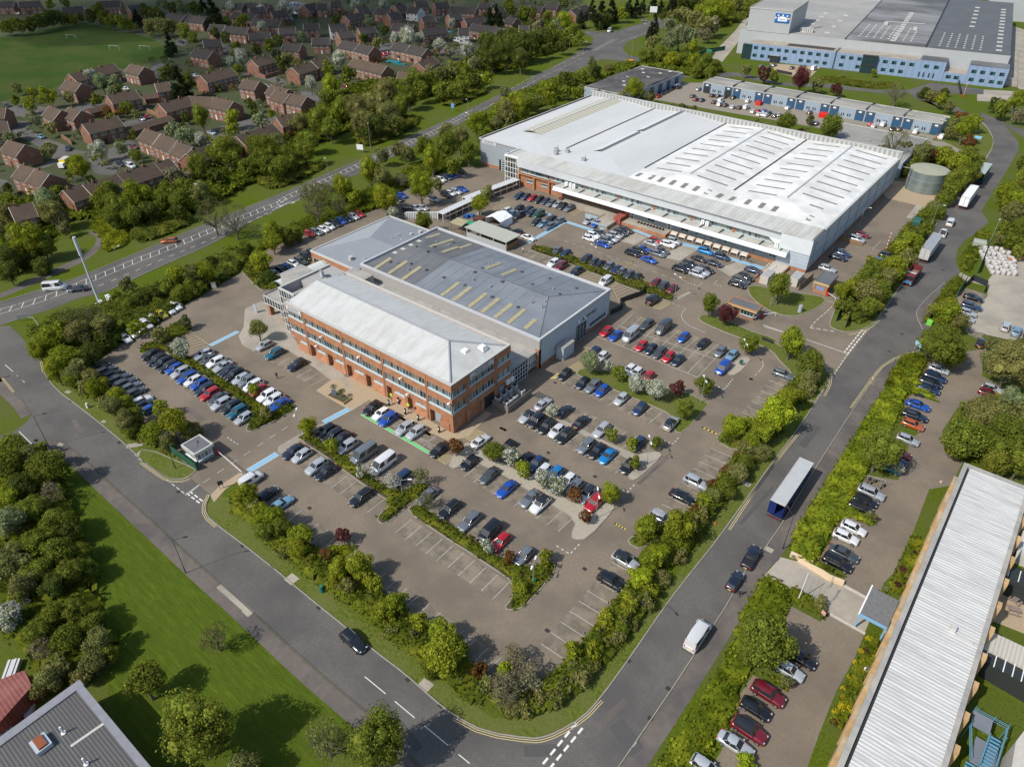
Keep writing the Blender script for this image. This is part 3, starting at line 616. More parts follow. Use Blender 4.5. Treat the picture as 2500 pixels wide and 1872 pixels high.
# ground-floor recessed bays with sloping brick aprons
b = MB()
gb = []
for i in range(4):
    x0 = piers[i]+.55; x1 = piers[i+1]-.55
    if i == 0: segs = [(x0,x1)]
    else:
        mid = (x0+x1)/2; segs = [(x0,mid-.4),(mid+.4,x1)]; b = MB(); b.box(mid-.4,mid+.4,-.03,.95,0,3.25); part(b, 'pier', M['brick'], of)
    gb += segs
gb.append((-6.1,-.95))
for x0, x1 in gb[:-1]:
    b = MB(); b.add([(x0+1.1,-.1,0),(x1,-.1,0),(x1,.9,1.75),(x0+1.1,.9,1.75),(x0+1.1,.9,0),(x1,.9,0)], [(0,1,2,3),(0,3,4),(1,5,2)]); part(b, 'brick_apron', M['brick'], of)
for x0, x1 in gb[:-1]: win(of, 'x', .9, -1, x0+1.6, x1-.5, 1.9, 2.95, 5, 'panes_pale', fw=.09, sill=.08)
b = MB(); b.box(-5.6,-3.9,.8,.9,.05,2.4); part(b, 'door', M['door_grey'], of)
b = MB(); b.box(-3.5,-1,-.1,.9,0,2.0); part(b, 'brick_apron', M['brick'], of)
for k, (z0, z1) in enumerate(((4.9,6.6),(8.5,9.95))):
    xs = [-50]+piers[1:]+[0]
    for i in range(5):
        a0, a1 = xs[i]+(.45 if i else .4), xs[i+1]-(.45 if i < 4 else .02)
        n = max(2, round((a1-a0)/.9)); win(of, 'x', .28, -1, a0, a1, z0, z1, n, 'panes' if k else 'panes')
    for a0, a1 in ((.02,4.1),(5.1,12.7),(13.7,17.9)):
        win(of, 'y', -.28, 1, a0, a1, z0, z1, max(2, round((a1-a0)/.9)), 'panes_pale' if a0 > 13 else 'panes')
b = MB(); b.box(-.8,-.2,9.6,12.6,.05,2.9); part(b, 'door', M['dark'], of)
b = MB(); b.box(-.8,-.15,14.2,15.8,.05,2.8); part(b, 'door', M['door_grey'], of)
b = MB(); b.box(-.8,-.35,5.4,8.4,0,2.6); part(b, 'shutter', M['brick'], of)
# expansion grooves
for p in piers[1:]: b = MB(); b.box(p-.05,p+.05,-.015,.02,0,11.5); part(b, 'movement_joint', M['dark'], of)
for y in (4.6,13.2): b = MB(); b.box(-.02,.005,y-.05,y+.05,0,11.5); part(b, 'movement_joint', M['dark'], of)
# roof
E0 = 11.55
b = MB(); RZ = 13.7
r0, r1, ry = -49.4, -8.6, 9.0
A=(-49.8,.45,E0);B_=(-.45,.45,E0);C_=(-.45,17.3,E0);D=(-49.8,17.3,E0);E=(r0,ry,RZ);F=(r1,ry,RZ)
b.quad(A,B_,F,E,0); b.quad(C_,D,E,F,0); b.tri(B_,C_,F,1); b.tri(D,A,E,0)
rf = part(b, 'roof', [M['roof_white'], M['roof_white_y']], of)
b = MB()
for p, q_ in ((E,F),(F,B_),(F,C_)):
    b.tube((p[0],p[1],p[2]+.02),(q_[0],q_[1],q_[2]+.02),.22,n=6)
part(b, 'ridge_capping', mat('lead_grey',(.26,.27,.29),.6), rf)
b = MB()
for (x0,x1,y0,y1) in ((-50.05,.05,-.06,.5),(-.5,.05,.5,17.5),(-50.05,.05,17.5,18.06)): b.box(x0,x1,y0,y1,11.55,11.78)
b.box(-50.05,-49.6,.5,17.5,11.55,11.80)
part(b, 'coping', M['coping'], of)
b = MB()
for x, y in ((-4.6,9.4),(-2.8,12.6)):
    b.add([(x-.8,y-.8,12.6),(x+.8,y-.8,12.1),(x+.8,y+.8,12.1),(x-.8,y+.8,12.6),(x-.5,y-.5,13.2),(x+.4,y-.5,13.0),(x+.4,y+.5,13.0),(x-.5,y+.5,13.2)],[(4,5,6,7),(0,1,5,4),(1,2,6,5),(2,3,7,6),(3,0,4,7)])
part(b, 'roof_vent', M['white'], rf)
# sign panels with lettering
sgn = MB(); sgn.box(-49.6,-44.4,-.14,-.05,10.1,11.35); so_ = part(sgn, 'sign_panel', mat('sign_grey',(.50,.51,.54),.5), of)
TD = mat('sign_lettering', (.03,.03,.05), .6)
text('lettering', 'Mercedes-AMG', .55, (-47,-.15,10.98), (R(90),0,0), TD, so_); text('lettering', 'High Performance Powertrains', .36, (-47,-.15,10.42), (R(90),0,0), TD, so_)
sgn = MB(); sgn.box(.06,.15,5.3,12.4,10.1,11.35); so_ = part(sgn, 'sign_panel', MATS['sign_grey'], of)
text('lettering', 'Mercedes-AMG', .62, (.16,8.8,10.98), (R(90),0,R(90)), TD, so_); text('lettering', 'High Performance Powertrains', .5, (.16,8.8,10.42), (R(90),0,R(90)), TD, so_)
for x, z in ((-38,7.6),(-26,7.4),(-40.5,4.2),(-13.5,7.6),(-12,4.3),(-.4,7.6)):     # wall lamps and cameras
    b = MB(); b.box(x-.12,x+.12,-.5,-.05,z-.06,z+.06); b.box(x-.2,x+.2,-.75,-.45,z-.2,z+.12); part(b, 'wall_camera', M['white'], of)
# stair tower and glazed entrance
b = MB(); b.box(-55.5,-50.06,2.6,2.9,0,12.3); b.box(-55.5,-55.2,2.9,17.5,0,12.3); b.box(-55.2,-50.06,2.9,17.5,0,10.2)
b.box(-55.2,-50.06,8.5,17.5,10.2,11.9); b.box(-50.36,-50.06,2.9,8.5,10.2,12.3)
part(b, 'stair_tower', M['render_wall'], of)
b = MB(); b.box(-55.6,-50.0,2.5,2.95,12.3,12.42); b.box(-55.6,-55.15,2.95,17.6,12.3,12.42); part(b, 'coping', M['coping'], of)
win(of, 'x', 2.6, -1, -55.4, -50.1, .9, 12.2, 6, 'panes', 'white', 0, .11, rows=6, name='glazed_stair')
win(of, 'y', -55.5, -1, 2.7, 8.0, 5.0, 12.2, 5, 'panes', 'white', 0, .11, rows=3, name='glazed_stair')
b = MB(); b.tube((-52.6,12.8,12.2),(-52.6,12.8,13.2),.55,n=10); b.tube((-52.6,12.8,13.2),(-51.6,12.0,13.7),.5,n=10); b.tube((-51.6,12.0,13.7),(-50.9,11.6,12.6),.5,n=10); part(b, 'roof_duct', M['grey'], of)
# porch
pc = empty('entrance_porch', (-60,5,0), 0, 'white framed glazed porch box on brick pier at the office entrance', 'porch')
b = MB(); b.box(-66.6,-55.6,5.0,12.0,5.1,5.4); b.box(-66.6,-55.6,4.9,5.05,5.4,5.75); b.box(-66.7,-66.5,5.05,12.0,5.4,5.75); part(b, 'roof', M['flatroof'], pc)
win(pc, 'x', 5.0, -1, -66.6, -59.2, 3.3, 5.3, 7, 'panes_dark', 'white', 0, .13, name='glazed_fascia'); win(pc, 'y', -66.6, -1, 5.0, 12.0, 3.3, 5.3, 6, 'panes_dark', 'white', 0, .13, name='glazed_fascia')
for y_ in (5.2,10.9): b = MB(); b.box(-66.4,-65.5,y_,y_+1.1,0,3.3); part(b, 'pier', M['brick'], pc)
b = MB(); b.box(-61.3,-55.6,5.4,5.7,0,1.0); part(b, 'plinth', M['brick'], pc)
win(pc, 'x', 5.5, -1, -61.3, -55.7, 1.0, 5.1, 5, 'panes', 'white', 0, .1, rows=2, name='glazed_screen')
cv = empty('walkway_canopy', (-70,18,0), 0, 'long white curved canopy along the left side of the brick office', 'canopy')
b = MB(); n = 8
for i in range(n):
    t0, t1 = i/n, (i+1)/n; f_ = lambda t: (-72.4+4.2*t, 4.3+.9*sin(t*pi*.9)); a = f_(t0); c = f_(t1)
    b.quad((a[0],11.2,a[1]),(c[0],11.8,c[1]),(c[0],27.6,c[1]),(a[0],25.4,a[1])); b.quad((a[0],25.4,a[1]-.12),(c[0],27.6,c[1]-.12),(c[0],11.8,c[1]-.12),(a[0],11.2,a[1]-.12))
part(b, 'canopy_roof', wavemat('canopy_ribs',(.55,.57,.54),(.47,.49,.46),1.1,'Y',.5,.02), cv)
b = MB()
for y in (12.5,17,22,26): b.tube((-68.6,y,0),(-68.6,y,4.4),.1)
part(b, 'post', M['white'], cv)
# low link between office and grey shed
lk = empty('link_building', (-2,23,0), 0, 'low flat roofed link with white framed glazed end between the two big roofs', 'building')
b = MB(); b.box(-68,-2.2,18.1,27.9,0,4.5); b.box(-68.0,-57.1,11.5,18.1,0,8.0); b.box(-57.1,-50.1,18.1,26,4.5,7.4); part(b, 'wall', M['render_wall'], lk)
b = MB(); b.box(-50,-.4,18.1,27.9,4.51,4.7); b.box(-57,-50.1,18.1,26,7.41,7.6); b.box(-68,-57.1,11.5,18,8.01,8.15); part(b, 'roof', M['flatroof'], lk)
b = MB()
for x in range(-48,-2,3): b.box(x-.06,x+.06,18.2,27.8,4.7,4.74)
part(b, 'roof_seam', M['coping'], lk)
win(lk, 'y', -.6, 1, 18.3, 24.6, .1, 4.4, 7, 'panes_dark', 'white', 0, .1, rows=4, name='glazed_wall'); win(lk, 'y', -.6, 1, 24.9, 27.6, 1.2, 4.4, 4, 'panes_pale', 'white', 0, .1, rows=2, name='glazed_wall')
b = MB(); b.box(-.9,.0,27.6,28.6,0,5.0); part(b, 'pier', M['brick'], lk); b = MB(); b.box(-2.2,-.6,24.6,24.9,0,4.5); part(b, 'pier', M['brick'], lk)
# ---------------- grey workshop
sh = empty('grey_roof_workshop', (-28,42,0), 0, 'workshop with blue grey hipped roof and cream rooflights behind the brick office', 'building')
b = MB(); b.box(-57,0,28,56.5,0,7.3); part(b, 'wall', M['render_wall'], sh)
b = MB(); b.box(.0,.12,28.6,56.3,1.0,7.2); part(b, 'cladding', M['clad'], sh)
b = MB(); b.box(.0,.2,28.6,56.4,0,1.0); part(b, 'plinth', M['brick'], sh)
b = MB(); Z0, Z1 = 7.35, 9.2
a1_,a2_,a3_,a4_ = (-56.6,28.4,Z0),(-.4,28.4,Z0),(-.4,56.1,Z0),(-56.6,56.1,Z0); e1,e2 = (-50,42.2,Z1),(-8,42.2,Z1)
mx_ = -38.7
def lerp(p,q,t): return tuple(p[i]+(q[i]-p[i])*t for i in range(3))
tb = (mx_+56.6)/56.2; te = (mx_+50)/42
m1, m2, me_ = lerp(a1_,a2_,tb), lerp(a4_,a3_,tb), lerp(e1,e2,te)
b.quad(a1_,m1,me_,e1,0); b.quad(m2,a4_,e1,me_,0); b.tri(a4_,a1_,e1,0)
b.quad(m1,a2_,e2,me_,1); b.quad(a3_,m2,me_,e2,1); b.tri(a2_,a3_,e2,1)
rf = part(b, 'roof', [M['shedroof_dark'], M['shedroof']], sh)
def rz_sh(x, y):   # roof height
    s1 = Z0+(Z1-Z0)*(min(y-28.4,56.1-y)/13.8); s2 = Z0+(Z1-Z0)*((-.4-x)/7.6); s3 = Z0+(Z1-Z0)*((x+56.6)/6.6)
    return min(s1,s2,s3,Z1)
b = MB()
for x in [-54+i*2.9 for i in range(19)]:
    for ya, yb in ((29,41.5),(43,55.6)):
        if -50 < x < -8: b.tube((x,ya,rz_sh(x,ya)+.0),(x,yb,rz_sh(x,yb)+.0),.035,n=4)
b.tube(e1,e2,.10,n=4); b.tube(e2,a2_,.08,n=4); b.tube(e2,a3_,.08,n=4)
part(b, 'roof_seam', M['seam'], rf)
b = MB(); b.box(-57.1,.14,27.9,28.4,7.3,7.85); b.box(-57.1,.14,56.1,56.6,7.3,7.85); b.box(-.36,.14,28.4,56.1,7.3,7.85); b.box(-57.1,-56.6,28.4,56.1,7.3,7.95); part(b, 'parapet', mat('pale_parapet',(.42,.43,.44),.6,(.48,.49,.50),1,.8), sh)
SK = [(-52.6,31.5,6),(-47.9,32.4,6.5),(-43,32.3,6.5)]+[(x,32.4,6.2) for x in (-30,-26.2,-21.4,-17.5,-13.6,-9.8)]+[(-53.6,51.4,5),(-48.2,49.0,9),(-43.4,47.1,6),(-42.6,52.1,4.5),(-28.8,47.1,5.5),(-23.4,46.8,5.5),(-5.4,31.8,3.8)]
for x, y, L_ in SK:
    b = MB(); za, zb = rz_sh(x,y-L_/2)+.1, rz_sh(x,y+L_/2)+.1; w_ = .55
    if x > -8: b.add([(x-w_,y-L_/2,za),(x+w_,y-L_/2,za-.25),(x+w_,y+L_/2,za-.25),(x-w_,y+L_/2,za)],[(0,1,2,3)])
    b.add([(x-w_,y-L_/2,za),(x+w_,y-L_/2,za),(x+w_,y+L_/2,zb),(x-w_,y+L_/2,zb),(x-w_,y-L_/2,za-.2),(x+w_,y-L_/2,za-.2),(x+w_,y+L_/2,zb-.2),(x-w_,y+L_/2,zb-.2)],[(0,1,2,3),(4,5,1,0),(5,6,2,1),(6,7,3,2),(7,4,0,3)])
    part(b, 'rooflight', M['skylight'], rf)
b = MB(); part_y = [(-2.6,36.0)]
for x, y in ((-53.8,46.3),(-53.8,43.3),(-53.8,40.3),(-53.8,37.4)): 
    b.box(x-.8,x+.8,y-.4,y+.4,8.0,8.25)
part(b, 'rooflight', mat('pale_box_light',(.48,.48,.42),.5), rf)
random.seed(3)
for t_, x_, y_, h_, r_ in (('11',1162,600,1.1,.13),('11',1255,645,.7,.2),('11',1405,540,.7,.25),('11',1320,500,.5,.25),('11',1395,655,.4,.35),('11',1275,607,.4,.3),('11',1115,585,.4,.3),('11',1565,470,.6,.2),('11',1470,440,.4,.2),('11',1455,490,.35,.35),('11',1600,435,.35,.3),('11',1530,710,.3,.35),('11',1757,745,.9,.18),('11',1887,795,.7,.2),('11',1875,630,.9,.14),('11',1900,615,.9,.14),('11',1825,660,.3,.3),('11',1770,690,.3,.4),('11',1982,765,.3,.4),('11',2130,668,.3,.35),('11',1690,770,.3,.3),('11',1900,860,.3,.35),('11',2100,940,.3,.3),('21',310,920,1.2,.15),('21',390,955,1.2,.15),('21',205,940,.4,.3),('21',476,812,.6,.2),('21',525,855,.35,.3),('21',655,787,.35,.3),('21',315,778,.3,.3),('21',450,710,.3,.3),('21',587,1012,.3,.25),('21',412,915,.4,.2),('21',85,765,.3,.4),('21',10,860,.3,.3)):
    x, y = P(t_, x_, y_, 8.6); z = rz_sh(x,y)-.05; b = MB(); b.cyl(x,y,z,z+h_,r_,8)
    if r_ > .25: b.box(x-r_*1.2,x+r_*1.2,y-r_*1.2,y+r_*1.2,z,z+.12)
    part(b, 'roof_vent', M['grey'] if r_ < .25 else M['seam'], rf)
win(sh, 'y', .13, 1, 44.5, 50.5, 4.6, 5.6, 6, 'panes', 'frame', .06, .08); win(sh, 'y', .13, 1, 47.8, 54.8, 1.3, 2.4, 7, 'panes_dark', 'frame', .06, .08)
b = MB(); b.box(.13,.3,42.2,46.2,.1,4.2); d_ = part(b, 'roller_door', M['dark'], sh)
b = MB()
for i in range(4): b.box(.3,.34,42.2+i*1.3,42.3+i*1.3,.1,4.2)
for i in range(5): b.box(.3,.33,42.2,46.2,.1+i,.16+i)
part(b, 'frame', M['frame'], d_)
b = MB(); b.box(.13,.3,37.5,39.5,.1,2.6); part(b, 'door', M['wood'], sh)
for y in (42.5,45): b = MB(); b.box(.1,.6,y-.1,y+.1,5.6,5.75); b.box(.5,.8,y-.15,y+.15,5.3,5.6); part(b, 'wall_lamp', M['white'], sh)
# pale hipped extension
ex = empty('hipped_extension', (-66,41,0), 0, 'brick extension with pale grey hipped membrane roof at the left end of the workshop', 'building')
b = MB(); b.box(-75.5,-57.12,26.6,55.7,0,6.0); part(b, 'wall', M['brick'], ex)
b = MB(); Z0e, Z1e = 6.25, 8.0
c1,c2,c3,c4 = (-75.2,26.9,Z0e),(-57.2,26.9,Z0e),(-57.2,55.4,Z0e),(-75.2,55.4,Z0e); ra, rb = (-66.5,40.0,Z1e), (-57.2,40.0,Z1e)
b.quad(c1,c2,rb,ra,0); b.quad(c3,c4,ra,rb,0); b.tri(c4,c1,ra,1)
part(b, 'roof', [M['hiproof'], M['hiproof2']], ex)
b = MB(); b.box(-75.6,-57.12,26.5,26.9,6.0,6.5); b.box(-75.6,-75.2,26.9,55.4,6.0,6.5); b.box(-75.6,-57.12,55.4,55.8,6.0,6.5); part(b, 'parapet', M['coping'], ex)
for t_, x_, y_, h_, r_ in (('11',810,572,.6,.6),('11',1275,385,.3,.4),('11',1200,437,.5,.3),('11',992,450,.3,.3),('11',1165,405,.9,.15),('11',1185,400,.9,.15),('11',1128,432,.8,.15),('11',1345,365,.3,.5),('11',918,572,.3,.2)):
    x, y = P(t_, x_, y_, 7); b = MB(); b.cyl(x,y,6.4,7+h_,r_,10); part(b, 'roof_vent', M['coping'], ex)
for y in (29,33,37): win(ex, 'x', 26.6, -1, -75+(y-29), -72+(y-29), 2.0, 3.4, 3, 'panes_dark') if False else None
win(ex, 'x', 26.6, -1, -74.6, -70, 1.6, 4.6, 4, 'panes_dark')

# ---------------- big white-roofed warehouse
wh = empty('white_roof_warehouse', (-30,150,0), 0, 'huge warehouse with white multi-ridged roof, long white fascia and brick office front', 'building')
b = MB(); b.box(-94,29.5,119.2,190,0,8.9); b.box(-76,21.2,111.6,119.2,0,8.8); part(b, 'wall', M['brick'], wh)
b = MB(); b.box(-94.3,-76.1,118.7,119.2,1.1,9.4); b.box(-94.4,-94,119.2,190,1.1,9.4); part(b, 'cladding', M['clad_h'], wh)
b = MB(); b.box(21.2,29.8,109.0,119.2,1.0,8.9); b.box(29.5,29.8,119.2,190,1.0,9.2); part(b, 'cladding', M['clad'], wh)
b = MB(); b.box(21.2,29.72,109.05,119.2,0,1.0); b.box(29.5,29.75,119.2,190,0,1.0); b.box(-94.35,-76.1,118.65,119.2,0,1.1); part(b, 'plinth', M['brick'], wh)
b = MB(); b.box(29.8,29.9,109.2,189.8,4.2,4.32); 
for i in range(9): b.box(29.8,29.93,112+i*9.3,112.15+i*9.3,1,8.8)
part(b, 'cladding_trim', mat('trim_blue_grey',(.20,.25,.30),.6), wh)
# white fascia (sloping panel) and right-hand gable panel
b = MB()
b.add([(-71,110.4,6.75),(21.2,110.4,6.75),(21.2,109.9,9.3),(-71,109.9,9.3),(-71,111.4,6.75),(21.2,111.4,6.75),(21.2,111.4,9.3),(-71,111.4,9.3)],[(0,1,2,3),(4,0,3,7),(3,2,6,7),(1,5,6,2),(0,4,5,1)])
b.add([(19.4,110.1,5.6),(21.2,110.1,5.6),(21.2,110.39,6.75),(17.5,110.39,6.75)],[(0,1,2,3)])
b.box(21.2,29.85,108.85,109.0,5.3,9.4)
part(b, 'fascia', M['white_clad'], wh)
# office windows under the fascia
seg = [(-69.8,-58.2),(-57.2,-44.6),(-43.8,-32.0),(-31.0,-19.2),(-18.2,-6.8),(-5.6,6.4),(7.6,18.6)]
for i, (a0, a1) in enumerate(seg): win(wh, 'x', 111.6, -1, a0, a1, 5.0, 6.6, round((a1-a0)/.95), 'panes' if i == 0 else 'panes_pale', 'frame', .12, .07)
for x in (-67.5,-61.3,-55.3): win(wh, 'x', 111.6, -1, x, x+2.6, 2.0, 2.9, 4, 'panes_dark', 'frame', .1, .08)
b = MB()
for x in (-70.9,-64.3,-58.1,-52.4): b.box(x-.35,x+.35,110.9,111.6,0,4.2)
b.box(-71,-52,110.9,111.6,4.2,4.45)
part(b, 'brick_pier', M['brick'], wh)
b = MB(); b.box(-76,-71,111.4,111.6,0,8.9); part(b, 'stair_wall', M['render_wall'], wh)
win(wh, 'x', 111.4, -1, -76.9, -71.2, .2, 8.9, 5, 'panes', 'white', 0, .14, rows=5, name='glazed_stair'); win(wh, 'y', -77, -1, 111.4, 117.5, .2, 8.9, 5, 'panes', 'white', 0, .14, rows=5, name='glazed_stair')
b = MB(); b.box(-77,-76.0,111.4,119.0,0,8.8); b.box(-77.1,-71,111.2,111.7,8.9,9.5); b.box(-77.1,-76.7,111.7,119,8.9,9.5); part(b, 'stair_frame', M['white'], wh)
win(wh, 'x', 118.65, -1, -81.5, -77.5, 5.6, 7.8, 4, 'panes_dark', 'frame', 0, .1)
b = MB(); b.box(-85.5,-80.6,118.5,118.7,.05,3.8); d_ = part(b, 'roller_door', M['dark'], wh)
b = MB()
for i in range(5): b.box(-84,-80.7,118.42,118.5,.3+i*.8,.55+i*.8)
b.box(-84.4,-84.1,118.4,118.5,.05,3.8); part(b, 'slat', M['frame'], d_)
sg = MB(); sg.box(-93.3,-87,118.55,118.68,8.0,9.3); so_ = part(sg, 'sign_panel', MATS['sign_grey'], wh)
text('lettering', 'Mercedes-AMG', .6, (-90.1,118.54,8.95), (R(90),0,0), TD, so_); text('lettering', 'High Performance Powertrains', .42, (-90.1,118.54,8.35), (R(90),0,0), TD, so_)
# roof
ZE, ZR = 9.4, 10.7
b = MB()
xs = [-94.4,-64,-33,-2,29.6]; yf, yb_ = 118.8, 191
for i in range(4):
    x0, x1 = xs[i], xs[i+1]; xm = (x0+x1)/2; k = 0 if i < 2 else 1
    p = [(x0,yf,ZE),(x1,yf,ZE),(x1,yb_,ZE),(x0,yb_,ZE)]; ra_, rb_ = (xm,yf+11.5,ZR), (xm,yb_-1,ZR)
    b.quad(p[0],ra_,rb_,p[3],k); b.quad(ra_,p[1],p[2],rb_,k); b.tri(p[0],p[1],ra_,2 if i<2 else 1)
    b.tri(p[2],p[3],rb_,k)
rf = part(b, 'roof', [M['wh_roof'], M['wh_roof_white'], M['wh_grey']], wh)
b = MB(); b.quad((-76,110.0,9.32),(29.6,109.0,9.41),(29.6,118.8,9.42),(-76,118.8,9.42)); part(b, 'front_roof_strip', M['strip_roof'], rf)
b = MB()
for x in (-64,-33,-2): b.box(x-.22,x+.22,129.5,190.5,9.42,9.58) if False else b.box(x-.25,x+.25,129.5,190.5,9.40,9.55)
part(b, 'valley_gutter', M['dark'], rf)
b = MB()
for x in (-17.5,13.8): b.tube((x,130.3,ZR+.03),(x,189.5,ZR+.03),.3,n=5)
part(b, 'ridge_capping', M['wh_grey'], rf)
def rz_wh(x):
    for i in range(4):
        if xs[i] <= x <= xs[i+1]:
            xm = (xs[i]+xs[i+1])/2; h = (xs[i+1]-xs[i])/2; return ZE+(ZR-ZE)*(1-abs(x-xm)/h)
    return ZE
for base_ in (-17.5,13.8):
    for j in range(10):
        y = 131.2+j*6.15
        for s_, (xa, xb) in ((-1,(base_-12.0,base_-3.2)),(1,(base_+2.2,base_+12.6))):
            if base_ > 0 and s_ > 0 and j == 0: xa, xb = 20.5, 24.5
            b = MB(); za, zb = rz_wh(xa)+.03, rz_wh(xb)+.03; dy = .0
            b.quad((xa,y-.42,za),(xb,y-.42,zb),(xb,y+.42,zb),(xa,y+.42,za)); part(b, 'rooflight', M['skydark'], rf)
for x in (-31.2,-26.6,-23.2,-19.2,-15.2,-11.2,-7.3,-3.4,.6,5.4,9.7,13.6,23.8):
    b = MB(); z_ = ZE+.05+(ZR-ZE)*.5*0; yy = 122.6
    def hz(xx, yy_): 
        i = [k for k in range(4) if xs[k] <= xx <= xs[k+1]][0]; xm=(xs[i]+xs[i+1])/2; h=(xs[i+1]-xs[i])/2
        return min(ZE+(ZR-ZE)*(1-abs(xx-xm)/h), ZE+(ZR-ZE)*((yy_-yf)/11.5))+.05
    b.quad((x-.7,yy-1.7,hz(x-.7,yy-1.7)),(x+.7,yy-1.7,hz(x+.7,yy-1.7)),(x+.7,yy+1.7,hz(x+.7,yy+1.7)),(x-.7,yy+1.7,hz(x-.7,yy+1.7))); part(b, 'rooflight', M['skydark'], rf)
# ridge rooflights on the left half
b = MB(); y0_, y1_ = 132.5, 188
for s_ in (-1,1): b.add([(-81.6,y0_,11.4),(-81.6,y1_,11.4),(-81.6+s_*4.4,y1_,10.5),(-81.6+s_*4.4,y0_,10.5)],[(0,1,2,3)] if s_>0 else [(3,2,1,0)])
part(b, 'ridge_rooflight', wavemat('cream_ribbed_rooflight',(.36,.33,.23),(.50,.49,.42),2.0,'Y',.5,.03), rf)
b = MB(); b.tube((-81.6,y0_,11.45),(-81.6,y1_,11.45),.22,n=5); part(b, 'ridge_capping', M['white'], rf)
for ya, yb2 in ((131,157),(159,189.5)):
    b = MB(); b.add([(-54.2,ya,10.2),(-54.2,yb2,10.2),(-51.2,yb2,11.3),(-51.2,ya,11.3)],[(3,2,1,0)]); b.add([(-51.2,ya,11.3),(-51.2,yb2,11.3),(-50.9,yb2,10.5),(-50.9,ya,10.5)],[(3,2,1,0)],1)
    part(b, 'ridge_rooflight', [wavemat('white_ribbed_rooflight',(.62,.64,.64),(.48,.50,.51),2.0,'Y',.5,.05), M['grey']], rf)
b = MB()
for (x,y) in ((-65,124.5),(-61,125.5),(-63.2,121.8),(-52,122)): b.box(x-.7,x+.7,y-.5,y+.5,9.8,10.7); b.cyl(x+.4,y+.3,10.6,11.6,.12,6)
part(b, 'roof_plant', M['grey'], rf)
b = MB(); b.box(-94.6,-94.2,118.5,191,9.4,9.9); b.box(-94.6,-76,118.4,118.8,9.4,9.7); b.box(29.4,29.9,118.5,191,9.4,9.75); part(b, 'coping', M['coping'], wh)
b = MB(); b.box(29.3,29.42,110,191,9.42,9.62); b.box(-94.2,-94.1,119,190,9.42,9.85); part(b, 'gutter', M['dark'], wh)
b = MB(); b.box(-94.4,29.8,190.3,191.4,0,11.5); part(b, 'back_parapet', wavemat('ribbed_parapet',(.40,.41,.40),(.22,.225,.22),1.6,'X',.6,.05), wh)
b = MB(); b.box(-94.5,29.9,190.2,191.6,11.5,11.62); part(b, 'coping', M['coping'], wh)
# loading canopy along the front
cn = empty('loading_canopy', (-15,108,0), 0, 'long white canopy roof over the loading bays along the warehouse front', 'canopy')
b = MB(); b.add([(-53.5,106.6,4.0),(24.3,106.6,4.0),(24.3,107.2,5.1),(-53.5,107.2,5.1)],[(0,1,2,3)]); b.add([(24.3,106.6,4.0),(24.3,111.4,4.0),(24.3,111.4,5.3),(24.3,107.2,5.1)],[(0,1,2,3)]); b.add([(-53.5,106.6,4.0),(-53.5,107.2,5.1),(-53.5,111.4,5.3),(-53.5,111.4,4.0)],[(0,1,2,3)])
part(b, 'fascia', M['white_clad'], cn)
b = MB(); b.add([(-53.5,107.21,5.1),(24.3,107.21,5.1),(24.3,111.4,4.75),(-53.5,111.4,4.75)],[(0,1,2,3)]); b.add([(-53.5,106.7,4.0),(-53.5,111.4,4.0),(24.3,111.4,4.0),(24.3,106.7,4.0)],[(0,1,2,3)]); part(b, 'canopy_roof', M['strip_roof'], cn)
b = MB()
for i in range(13): b.box(-50+i*6,-49.6+i*6,107.6,110.8,5.08,5.22)
part(b, 'roof_clip', M['seam'], cn)
# lower wall beneath the canopy
lw = empty('lower_office_front', (0,109.5,0), 0, 'grey clad lower wall on brick plinth under the loading canopy', 'building')
b = MB(); b.box(-26,24.2,109.4,111.4,1.0,3.98); part(b, 'cladding', M['clad_h'], lw)
b = MB(); b.box(-26,24.2,109.3,111.4,0,1.0); b.box(-27.3,-26.0,108.8,111.4,0,3.98); part(b, 'plinth', M['brick'], lw)
for x, w_, g_ in ((-19.5,2.4,'panes_dark'),(-8.2,2.4,'panes_dark'),(-3.6,2.4,'panes_pale'),(1,2.4,'panes_pale'),(5.3,2.4,'panes_pale'),(14,2.2,'panes_pale'),(19,1.9,'panes_dark')): win(lw, 'x', 109.4, -1, x, x+w_, 1.8, 2.8, 2, g_, 'frame', 0, .1)
for x in (-25.3,-12.6,22): win(lw, 'x', 109.35, -1, x, x+(1.0 if x < 20 else 2.2), .1 if x > 20 else .9, 3.0, 1 if x < 20 else 3, 'panes_dark', 'white', 0, .16, rows=2, name='glazed_door')
b = MB(); b.box(8.6,11.2,109.2,109.4,.1,3.4); part(b, 'door', M['door_grey'], lw)
# dark loading bays: deck, back wall, contents
dk = empty('loading_dock', (-40,109,0), 0, 'raised concrete loading deck in the dark bay under the left end of the canopy', 'dock')
b = MB(); b.box(-52,-27.4,106.9,111.3,0,1.1); part(b, 'deck', M['concrete'], dk)
b = MB(); b.box(-33,-27.6,99.5,106.9,0,1.1); b.box(-33.3,-33,99.4,106.9,0,1.3); b.box(-33.3,-27.6,99.3,99.5,0,1.3); part(b, 'ramp_platform', M['concrete'], dk)
b = MB(); b.box(-33.3,-27.4,99.0,99.25,.9,1.3); b.box(-38,-33.4,103,103.3,0,1.3); part(b, 'guard_beam', mat('faded_blue_steel',(.28,.38,.44),.6), dk)
